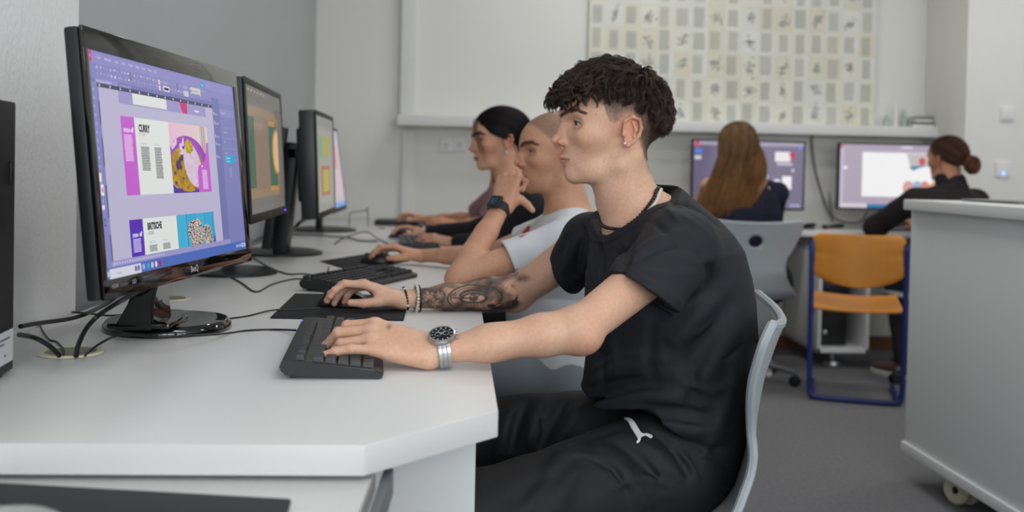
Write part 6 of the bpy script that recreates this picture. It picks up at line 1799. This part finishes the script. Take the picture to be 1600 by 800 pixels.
        s.add((lambda c0, n: (lambda p: np.maximum(-((p - c0) @ n), nrm(p - c0) - .085)))(b_.astype(np.float32), dr.astype(np.float32)), b_ + dr * .04, .10, .002, 1)
        s.cap(b_ - dr * .001, b_ + dr * .03, rr_ - .009, rr_ - .006, .003, 1)
    nd = unit(HO_ + R_ @ (V(.02, 0, -.08) * sc) - nb) if 'ndir' not in t else unit(t['ndir'])
    nw = t.get('neck', .068); no = t.get('noff', V(0, 0, 0)); n0 = nb + no
    if 'collar' in t: s.cap(nb - V(0, 0, .03), nb + unit(HO_ + R_ @ (V(.0, 0, -.08) * sc) - nb) * .070, t['collar'], t['collar'], .03)
    if t.get('hole', True): s.add(lambda p: np.maximum(nrm((p - n0) - ((p - n0) @ nd)[:, None] * nd) - nw - .6 * np.clip((p - n0) @ nd, 0, .2), -.028 - (p - n0) @ nd), n0, .2, .004, 1)
    if 'cut' in t: s.add(t['cut'], mid, 3., .003, 2)
    if 'disp' in t: s.disp.append(t['disp'])
    s.disp.append(lambda p: .0030 * wob(p, 24, 3) + .0018 * wob(p, 62, 5))
    allp = np.array([*sh, *el, *wr, nb, pel]); lo = allp.min(0) - .17; hi = allp.max(0) + .15
    v, q = mesh_sdf(s, lo, hi, t.get('h', .004))
    g = from_pydata(t['name'], v, q, t['mat'], o, smooth=True)
    if 'label' in t: g['label'] = t['label']
    out['top'] = g; out['sdf'] = s
    if legs:
        l = SDF(); hp = [pel + u * .09 * hipw - V(0, 0, .02), pel - u * .09 * hipw - V(0, 0, .02)]
        l.cap(hp[0], hp[1], .105 * wid * hipw ** .4, .105 * wid * hipw ** .4, .03)
        for i in (0, 1):
            kn, an = legs[i]; l.cap(hp[i], kn, .092 * wid, .068, .03); l.cap(kn, an, .066, .048, .03)
        l.disp.append(lambda p: .003 * wob(p, 30, 3))
        P_ = np.array(hp + [legs[0][0], legs[1][0], legs[0][1], legs[1][1]]); v, q = mesh_sdf(l, P_.min(0) - .13, P_.max(0) + .13, .006)
        from_pydata('trousers', v, q, tr_m, o, smooth=True)
        for i in (0, 1):
            kn, an = legs[i]; f_ = unit((legs[i][0] - hp[i]) * V(1, 1, 0)); shoe(o, (an[0], an[1]), math.atan2(f_[1], f_[0]), shoe_m or M_shoe, sole_m or M_sole)
    return out
flatc = lambda a, b, c: {'index': (a, b, c), 'middle': (a + 2, b, c), 'ring': (a + 4, b, c), 'pinky': (a, b - 4, c)}
TH_ = [(.018, .020, -.006), (.046, .034, -.022), (.072, .036, -.034), (.094, .033, -.042)]
M_jeans = cloth('dark_trouser_cloth', '1b1c22', .8); M_greytr = cloth('grey_sweat_cloth', '868e95', .9)

# ---- student in the white shirt, fist at the mouth ----
sk2 = np.array(hexc('cf9d80'))
def buzz(L, c):
    ab = np.abs(L[:, 1]); ln = np.interp(L[:, 0], [-.10, -.03, .0, .03, .045, .07, .09, .11], [-.07, -.03, .03, .022, .05, .072, .088, .10])
    f = sst(-.006, .012, L[:, 2] - ln) * .80 * (.9 + .2 * wob(L, 900, 3)); c = blend(c, f, hexc('77604f'))
    P = np.c_[L[:, 0], ab, L[:, 2]]
    beard = np.maximum(gauss(P, (.045, .045, -.068), .034), gauss(P, (.085, .02, -.085), .024)) * (L[:, 2] < -.030) + gauss(P, (.112, .012, -.040), .010) * .6
    return blend(c, np.clip(beard, 0, 1) * .38 * (.7 + .5 * wob(L, 700, 5)), hexc('7a5540'))
s2 = seated('person in white t-shirt with short cropped hair, fist held to the mouth', sk2, (.2906, 2.78, 1.095), (-1, -.06, -.02), (0, 0, 1), 1.0, {'crown': .086, 'open': .0030}, 
    [V(.270, 2.575, .872), V(.295, 2.955, .885)], [V(.012, 2.53, .785), V(.105, 3.10, .790)], [V(.118, 2.665, .962), V(-.118, 3.275, .772)],
    [(V(.22, .28, .93), V(.83, -.53, -.05), {'index': (88, 104, 70), 'middle': (88, 104, 70), 'ring': (90, 104, 70), 'pinky': (92, 100, 70)}, [(.016, .020, -.012), (.030, .040, -.024), (.020, .058, -.032), (.006, .076, -.034)]),
     (V(-.93, .05, .30), V(-.05, -.95, .10), flatc(20, 38, 20), TH_)],
    V(.31, 2.80, .54), None, h=.0026, hh=.0022, arm_r=(.042, .036, .038, .026), brow='6b4c3a', iris='6f8090', lipc='b8766a',
    shirt=dict(name='t_shirt', mat=cloth('white_jersey', 'd3d7dc', .85), sleeve=(.54, .50), neck=.066, tight=.006, loose=1.04, depth=1.28, noff=V(0, 0, .012), h=.0032, label='white t-shirt with small red print'),
    legs=[(V(-.06, 2.70, .52), V(-.12, 2.72, .10)), (V(-.04, 2.96, .53), V(-.10, 2.98, .10))], tr_m=M_greytr, colfn=buzz)
# ripped jeans knee: dark patch shows between grey folds; the red print on the chest
try:
    pts = [(816, 364), (827, 352), (829, 355), (823, 367), (814, 371), (810, 370)]
    Pc = np.array([hit(s2['sdf'], x, y, 2.2, 3.2) for x, y in pts])
    tm = bmesh.new(); vs = [tm.verts.new(p) for p in Pc]; tm.faces.new(vs); bmesh.ops.triangulate(tm, faces=tm.faces[:]); bmesh.ops.subdivide_edges(tm, edges=tm.edges[:], cuts=3, use_grid_fill=True)
    pp = project_out(s2['sdf'], np.array([v.co[:] for v in tm.verts]), .0015)
    for v, p in zip(tm.verts, pp): v.co = p
    mb = MB(); mb.add(tm); mb.build('red_print', mat('red_print_ink', 'b3241f', .6), s2['top'])
except Exception as e: print('print', e)
# his square dark watch
w2 = V(.118, 2.665, .962); ax2 = unit(w2 - V(.012, 2.53, .785)); wc2 = w2 - ax2 * .014
o2 = unit(V(-.55, -.78, .25)); o2 = unit(o2 - ax2 * (o2 @ ax2)); sd2 = np.cross(o2, ax2)
Mw2 = frame(wc2, ax2, sd2, o2)
st = MB()
for i in range(28):
    a = i / 28 * 2 * math.pi; st.box((0, 0, 0), (.023, .0072, .0028), bev=.0006, M=Mw2 @ Matrix.Translation((0, math.cos(a) * .0295, math.sin(a) * .0300)) @ Matrix.Rotation(a - math.pi / 2, 4, 'X'))
wo = st.build('wristwatch', M_dark, s2['o']); wo['label'] = 'square dark smart watch'
MB().box((0, 0, .0315), (.040, .036, .010), bev=.004, seg=3, M=Mw2).build('case', mat('watch_case', '20262c', .25), wo)
dl = Flat(); dl.rect(-.0155, -.0135, .0155, .0135, hexc('1d2a34')); 
for k in range(3): dl.ell(-.008 + .008 * k, .004, .003, .003, hexc('3f5a6a'), .0002, n=14)
dl.rect(-.010, -.008, .008, -.004, hexc('4a6576'), .0002)
dl.build('dial', MATS['watch_dial'], wo, Mw2 @ Matrix.Translation((0, 0, .0367)))

# ---- student with black tied hair ----
sk3 = np.array(hexc('cc9a7e'))
s3 = seated('person in black top with dark tied-back hair and loose strands, looking down', sk3, (.171, 3.80, 1.162), (-1, -.10, -.10), (0, 0, 1), 1.0, {'jaw': .93, 'nose': .8, 'open': .0024, 'lips': 1.1},
    [V(.275, 3.62, .925), V(.270, 3.96, .925)], [V(.155, 3.72, .785), V(.10, 4.22, .800)], [V(-.015, 3.93, .768), V(-.140, 4.44, .772)],
    [(V(-.95, .05, .22), V(.05, .93, .25), flatc(14, 30, 15), TH_), (V(-.93, .05, .28), V(-.05, -.95, .10), flatc(20, 38, 18), TH_)],
    V(.40, 3.80, .54), None, h=.0034, hh=.0028, arm_r=(.038, .031, .032, .022), brow='2a1c18', iris='2a1c14', lipc='a3524c',
    shirt=dict(name='long_sleeve_top', mat=cloth('black_knit', '1a1b1f', .9), sleeve=(1.92, 1.93), neck=.070, h=.0042), legs=[(V(-.02, 3.74, .52), V(-.08, 3.76, .10)), (V(-.02, 3.90, .52), V(-.08, 3.92, .10))], tr_m=M_jeans)
HZ3 = [(-.14, -.05), (-.05, -.035), (-.03, .0), (-.015, .034), (.01, .034), (.035, .026), (.06, .038), (.085, .066), (.12, .090)]
xs3, zs3 = zip(*HZ3)
hair_cap(s3['o'], s3['O'], s3['R'], 1.0, HZ3, hexc('120f11'))
h3 = hair_mesh_sleek(s3['o'], s3['O'], s3['R'], 1.0, (-.098, 0, -.015), 9000, hexc('0d0b0d'), hexc('3a3032'), lambda P: P[:, 2] > np.interp(P[:, 0], xs3, zs3), 3)
rs3 = np.random.RandomState(8)
def fall(parent, O, R, sc, starts, ends, n, c0, c1, rad, spread, seed, K=20, wave=.003, bend=(0, 0, 0), name='loose_hair'):
    rs = np.random.RandomState(seed); starts = np.array(starts, float); ends = np.array(ends, float); m = len(starts)
    a = rs.rand(n) * (m - 1); i = np.minimum(a.astype(int), m - 2); f = (a - i)[:, None]
    A = starts[i] * (1 - f) + starts[i + 1] * f + rs.normal(0, spread * .5, (n, 3)); B = ends[i] * (1 - f) + ends[i + 1] * f + rs.normal(0, spread, (n, 3))
    t = np.linspace(0, 1, K)[None, :, None]; C = A[:, None] * (1 - t) + B[:, None] * t + np.array(bend) * (np.sin(t * np.pi))
    ph = rs.rand(n, 1) * 6.28; tt = np.linspace(0, 1, K)[None]
    C[:, :, 0] += np.sin(tt * 9 + ph) * wave * tt; C[:, :, 1] += np.cos(tt * 8 + ph) * wave * tt
    S_ = np.asarray(O) + (C * sc) @ R.T
    q = rs.rand(n, 1) ** 1.3; return strands(name, S_, np.interp(np.linspace(0, 1, K), [0, .1, .8, 1], [.6, 1, .9, .3]) * rad, M_hair, parent, np.array(c0)[None] * (1 - q) + np.array(c1)[None] * q)
fall(h3, s3['O'], s3['R'], 1.0, [(.108, .012, .100), (.095, .030, .085)], [(.085, .055, -.070), (.075, .060, -.040)], 26, hexc('0d0b0d'), hexc('3a3032'), .0003, .0022, 4, bend=(.020, .022, .02))
fall(h3, s3['O'], s3['R'], 1.0, [(-.10, -.02, .0), (-.10, .02, .0)], [(-.075, .0, -.22), (-.07, .03, -.20)], 2200, hexc('0d0b0d'), hexc('3a3032'), .0005, .012, 5, bend=(-.03, 0, 0), name='ponytail')
MB().tube([tuple(p) for p in (lambda c, s1_, u1_: [c + s1_ * math.cos(a) * .025 + u1_ * math.sin(a) * .0225 for a in np.linspace(0, 2 * math.pi, 13)[:-1]])(V(-.140, 4.44, .772) + V(-.012, .0, .003), V(0, 1, 0), V(.25, 0, .97))], .0035, n=8, closed=True).build('bracelet', M_beadw, s3['o'])['label'] = 'pale bracelet'
MB().sphere(tuple(s3['O'] + s3['R'] @ V(.004, .082, -.040)), (.003, .003, .012)).build('earring', M_steel, s3['o'])

# ---- student in pink behind ----
sk4 = np.array(hexc('cd9676'))
s4 = seated('person in dusty pink blouse, mostly hidden behind the black haired student', sk4, (.205, 4.78, 1.225), (-1, 0, -.25), (0, 0, 1), 1.0, {'jaw': .93, 'open': .0025},
    [V(.205, 4.72, .945), V(.215, 5.08, .945)], [V(.15, 4.80, .800), V(.085, 5.28, .800)], [V(-.005, 4.96, .785), V(-.180, 5.44, .782)],
    [(V(-.95, .05, .22), V(.05, .93, .25), flatc(14, 30, 15), TH_), (V(-.93, .05, .28), V(-.05, -.95, .10), flatc(20, 38, 18), TH_)],
    V(.38, 4.92, .54), None, h=.004, hh=.0035, arm_r=(.038, .031, .032, .022), brow='4a3020',
    shirt=dict(name='blouse', mat=cloth('dusty_pink_lace', '9c7c7e', .9), sleeve=(.8, .8), neck=.080, h=.005), legs=[(V(-.02, 4.86, .52), V(-.08, 4.88, .10)), (V(-.02, 5.02, .52), V(-.08, 5.04, .10))], tr_m=M_jeans)
HZ4 = [(-.14, -.10), (-.05, -.08), (.0, -.03), (.03, .02), (.06, .064), (.085, .086), (.12, .104)]; xs4, zs4 = zip(*HZ4)
hair_cap(s4['o'], s4['O'], s4['R'], 1.04, HZ4, hexc('3a2a1c'))
h4 = hair_mesh_sleek(s4['o'], s4['O'], s4['R'], 1.04, (-.06, 0, -.14), 5000, hexc('4a3422'), hexc('9a6a3c'), lambda P: P[:, 2] > np.interp(P[:, 0], xs4, zs4), 5, rad=.0006)
fall(h4, s4['O'], s4['R'], 1.0, [(.07, .06, .02), (-.02, .085, 0.0)], [(.085, .055, -.27), (.03, .10, -.24)], 2500, hexc('8a5426'), hexc('d39a52'), .0006, .010, 6, bend=(0, .02, 0))

# ---- student with long hair, seen from behind ----
sk5 = np.array(hexc('d3a184'))
Y5 = 5.18
c5 = PY(1156, 245, Y5)
def cut5(p):
    X = [PY(x, y, Y5)[0] for x, y in ((1090, 330), (1165, 322), (1206, 270), (1222, 262), (1250, 262))]; Z = [PY(x, y, Y5)[2] for x, y in ((1090, 330), (1165, 322), (1206, 270), (1222, 262), (1250, 262))]
    return ((p[:, 2] - np.interp(p[:, 0], X, Z)) * .75).astype(np.float32)
s5 = seated('person with long auburn hair and navy off-shoulder top, seen from behind', sk5, (c5[0], Y5 + .03, 1.205), (0, 1, -.08), (0, 0, 1), .98, {'jaw': .95},
    [V(c5[0] - .165, Y5 + .0, .995), V(c5[0] + .205, Y5 + .0, .965)], [V(c5[0] - .22, Y5 + .16, .80), V(c5[0] + .24, Y5 + .16, .80)], [V(c5[0] - .10, Y5 + .36, .785), V(c5[0] + .12, Y5 + .36, .785)],
    [(V(.1, .95, .2), V(.93, -.1, .1), flatc(14, 30, 15), TH_), (V(-.1, .95, .2), V(-.93, -.1, .1), flatc(14, 30, 15), TH_)],
    V(c5[0], Y5 - .10, .54), None, h=.004, hh=.0035, arm_r=(.038, .031, .032, .022),
    shirt=dict(name='off_shoulder_top', mat=cloth('navy_knit', '15162c', .9), sleeve=(1.6, 1.6), hole=False, h=.0045, cut=cut5, loose=1.06), legs=[(V(c5[0] - .10, Y5 + .28, .52), V(c5[0] - .10, Y5 + .22, .10)), (V(c5[0] + .10, Y5 + .28, .52), V(c5[0] + .16, Y5 + .02, .10))], tr_m=M_jeans, hipw=1.55, shoe_m=mat('white_shoe', 'c9c9cf', .6))
HZ5 = [(-.15, -.12), (-.03, -.10), (.02, -.02), (.05, .05), (.085, .086), (.12, .104)]; xs5, zs5 = zip(*HZ5)
hair_cap(s5['o'], s5['O'], s5['R'], 1.0, HZ5, hexc('5a3418'), rr=(.108, .083, .092))
def long_hair(parent, n, seed):
    rs = np.random.RandomState(seed); d = rs.normal(size=(n * 3, 3)); d /= np.linalg.norm(d, axis=1, keepdims=True)
    cc = np.array([.010, 0, .045]); rr = np.array([.112, .088, .096]); P = cc + d * rr; P = P[P[:, 2] > np.interp(P[:, 0], xs5, zs5)][:n]; n = len(P)
    W = s5['O'] + P * .98 @ s5['R'].T
    lat = np.clip((W[:, 0] - s5['O'][0]) / .085, -1, 1); K = 26; C = np.zeros((n, K, 3))
    # top parting: run outwards and down the head, then fall behind the shoulders towards the left
    lo_ = s5['O'][2] - .06
    ex = np.interp(lat + rs.normal(0, .12, n), [-1, -.3, .4, .75, 1.0], [PY(1086, 300, Y5)[0], PY(1108, 300, Y5)[0], PY(1140, 300, Y5)[0], PY(1166, 300, Y5)[0], PY(1186, 300, Y5)[0]])
    ez = np.interp(lat, [-1, -.3, .3, .6, .8, 1.0], [PY(1, 318, Y5)[2] + .03, .90, .865, .90, 1.04, 1.08]) + rs.normal(0, .03, n)
    ey = Y5 - .125 + rs.normal(0, .012, n) - .01 * (1 - np.abs(lat))
    for k in range(K):
        t = k / (K - 1)
        a = min(t / .42, 1); b = max((t - .20) / .80, 0)
        # along the skull
        q = P.copy(); q[:, 2] = P[:, 2] * (1 - a) + np.minimum(P[:, 2], .005) * a; q[:, 0] = P[:, 0] + (-.050 - P[:, 0]) * a * .7
        sc_ = np.clip((q - cc) / rr, -2, 2); r = np.linalg.norm(sc_, axis=1, keepdims=True); q = cc + sc_ / r * rr * (1 + .03 * np.sin(a * 3.1))
        q[:, 1] *= 1 + .30 * a
        w = s5['O'] + q * .98 @ s5['R'].T
        e = np.c_[ex, ey, ez]; bb = b * b * (3 - 2 * b) if b < .5 else b
        bb = b ** 1.15
        C[:, k] = w * (1 - bb) + e * bb
        C[:, k, 1] -= .02 * math.sin(b * 3.14)
    ph = rs.rand(n, 1) * 6.28; t = np.linspace(0, 1, K)[None]
    C[:, :, 0] += np.sin(t * 7 + ph * .3 + lat[:, None] * 4) * .006 * t; C[:, :, 1] += np.cos(t * 7 + ph) * .003 * t
    q = (rs.rand(n, 1) * .6 + .4 * (.5 + .5 * np.sin(lat[:, None] * 22 + rs.rand(n, 1)))) ** 1.1
    return strands('hair', C, np.interp(np.linspace(0, 1, K), [0, .1, .85, 1], [.6, 1, .9, .4]) * .0009, M_hair, parent, (np.array(hexc('49321f'))[None, None] * (1 - q[:, None]) + np.array(hexc('9a7044'))[None, None] * q[:, None]) * (.62 + .85 * np.linspace(0, 1, K) ** 1.2)[None, :, None] * (1 + np.array([.10, .04, -.08]) * sst(.3, 1, np.linspace(0, 1, K))[:, None])[None])
long_hair(s5['o'], 6500, 7)['label'] = 'long straight auburn hair'
S5 = s5['body']
sp = [hit(S5, x, y, 4.8, 5.5) for x, y in ((1192, 262), (1196, 275), (1200, 290), (1203, 302))]
MB().tube([tuple(p + V(0, -.002, 0)) for p in sp], .0045, n=8).build('strap', M_beadw, s5['o'])['label'] = 'white shoulder strap'

# ---- student with a bun, seen from behind ----
sk6 = np.array(hexc('c08a6c')); Y6 = 5.12
c6 = PY(1482, 250, Y6)
s6 = seated('person in black jacket with brown hair bun, seen from behind over the counter', sk6, (c6[0], Y6, 1.150), (-.34, .93, -.06), (0, 0, 1), .98, {'jaw': .95},
    [V(c6[0] - .19, Y6 - .03, .945), V(c6[0] + .17, Y6 + .03, .945)], [V(c6[0] - .32, Y6 + .15, .79), V(c6[0] + .22, Y6 + .22, .79)], [V(c6[0] - .16, Y6 + .48, .785), V(c6[0] + .08, Y6 + .46, .785)],
    [(V(.1, .95, .2), V(.93, -.1, .1), flatc(14, 30, 15), TH_), (V(-.1, .95, .2), V(-.93, -.1, .1), flatc(14, 30, 15), TH_)],
    V(c6[0] + .02, Y6 - .10, .54), None, h=.004, hh=.0035, arm_r=(.048, .044, .040, .024),
    shirt=dict(name='jacket', mat=cloth('black_jacket_cloth', '1b1518', .85), sleeve=(1.9, 1.9), neck=.060, noff=V(0, 0, .105), h=.0045, loose=1.12, collar=.076), legs=[(V(c6[0] - .20, Y6 + .14, .52), V(c6[0] - .20, Y6 + .02, .10)), (V(c6[0] + .02, Y6 + .26, .52), V(c6[0] + .04, Y6 + .22, .10))], tr_m=M_jeans, shoe_m=mat('brown_suede', '5d4438', .8))
HZ6 = [(-.14, -.06), (-.05, -.045), (-.03, .0), (-.015, .034), (.01, .040), (.035, .040), (.06, .064), (.085, .086), (.12, .104)]; xs6, zs6 = zip(*HZ6)
hair_cap(s6['o'], s6['O'], s6['R'], .98, HZ6, hexc('33211a'))
bk = (-.112, -.030, -.020)
h6 = hair_mesh_sleek(s6['o'], s6['O'], s6['R'], .98, bk, 7000, hexc('33211a'), hexc('7a5138'), lambda P: P[:, 2] > np.interp(P[:, 0], xs6, zs6), 6, rad=.0006)
def bun(parent, c, r, n, seed, c0, c1):
    rs = np.random.RandomState(seed); K = 22; C = np.zeros((n, K, 3)); a0 = rs.rand(n) * 6.28; R1 = r * (.55 + .25 * rs.rand(n)); R2 = r * (.35 + .15 * rs.rand(n)); ph = rs.rand(n) * 6.28
    for k in range(K):
        a = a0 + k / K * 4.6; b = ph + k / K * 2.2
        C[:, k] = np.c_[-R2 * np.sin(b) * 1.0, (R1 + R2 * np.cos(b)) * np.cos(a), (R1 + R2 * np.cos(b)) * np.sin(a)]
    C += rs.normal(0, r * .04, (n, 1, 3)); C = np.array(c) + C
    q = rs.rand(n, 1); S_ = s6['O'] + (C * .98) @ s6['R'].T
    return strands('bun', S_, np.full(K, .0007), M_hair, parent, np.array(c0)[None] * (1 - q) + np.array(c1)[None] * q)
bun(h6, (-.125, -.034, -.024), .040, 2600, 9, hexc('3a241a'), hexc('8a5a3c'))
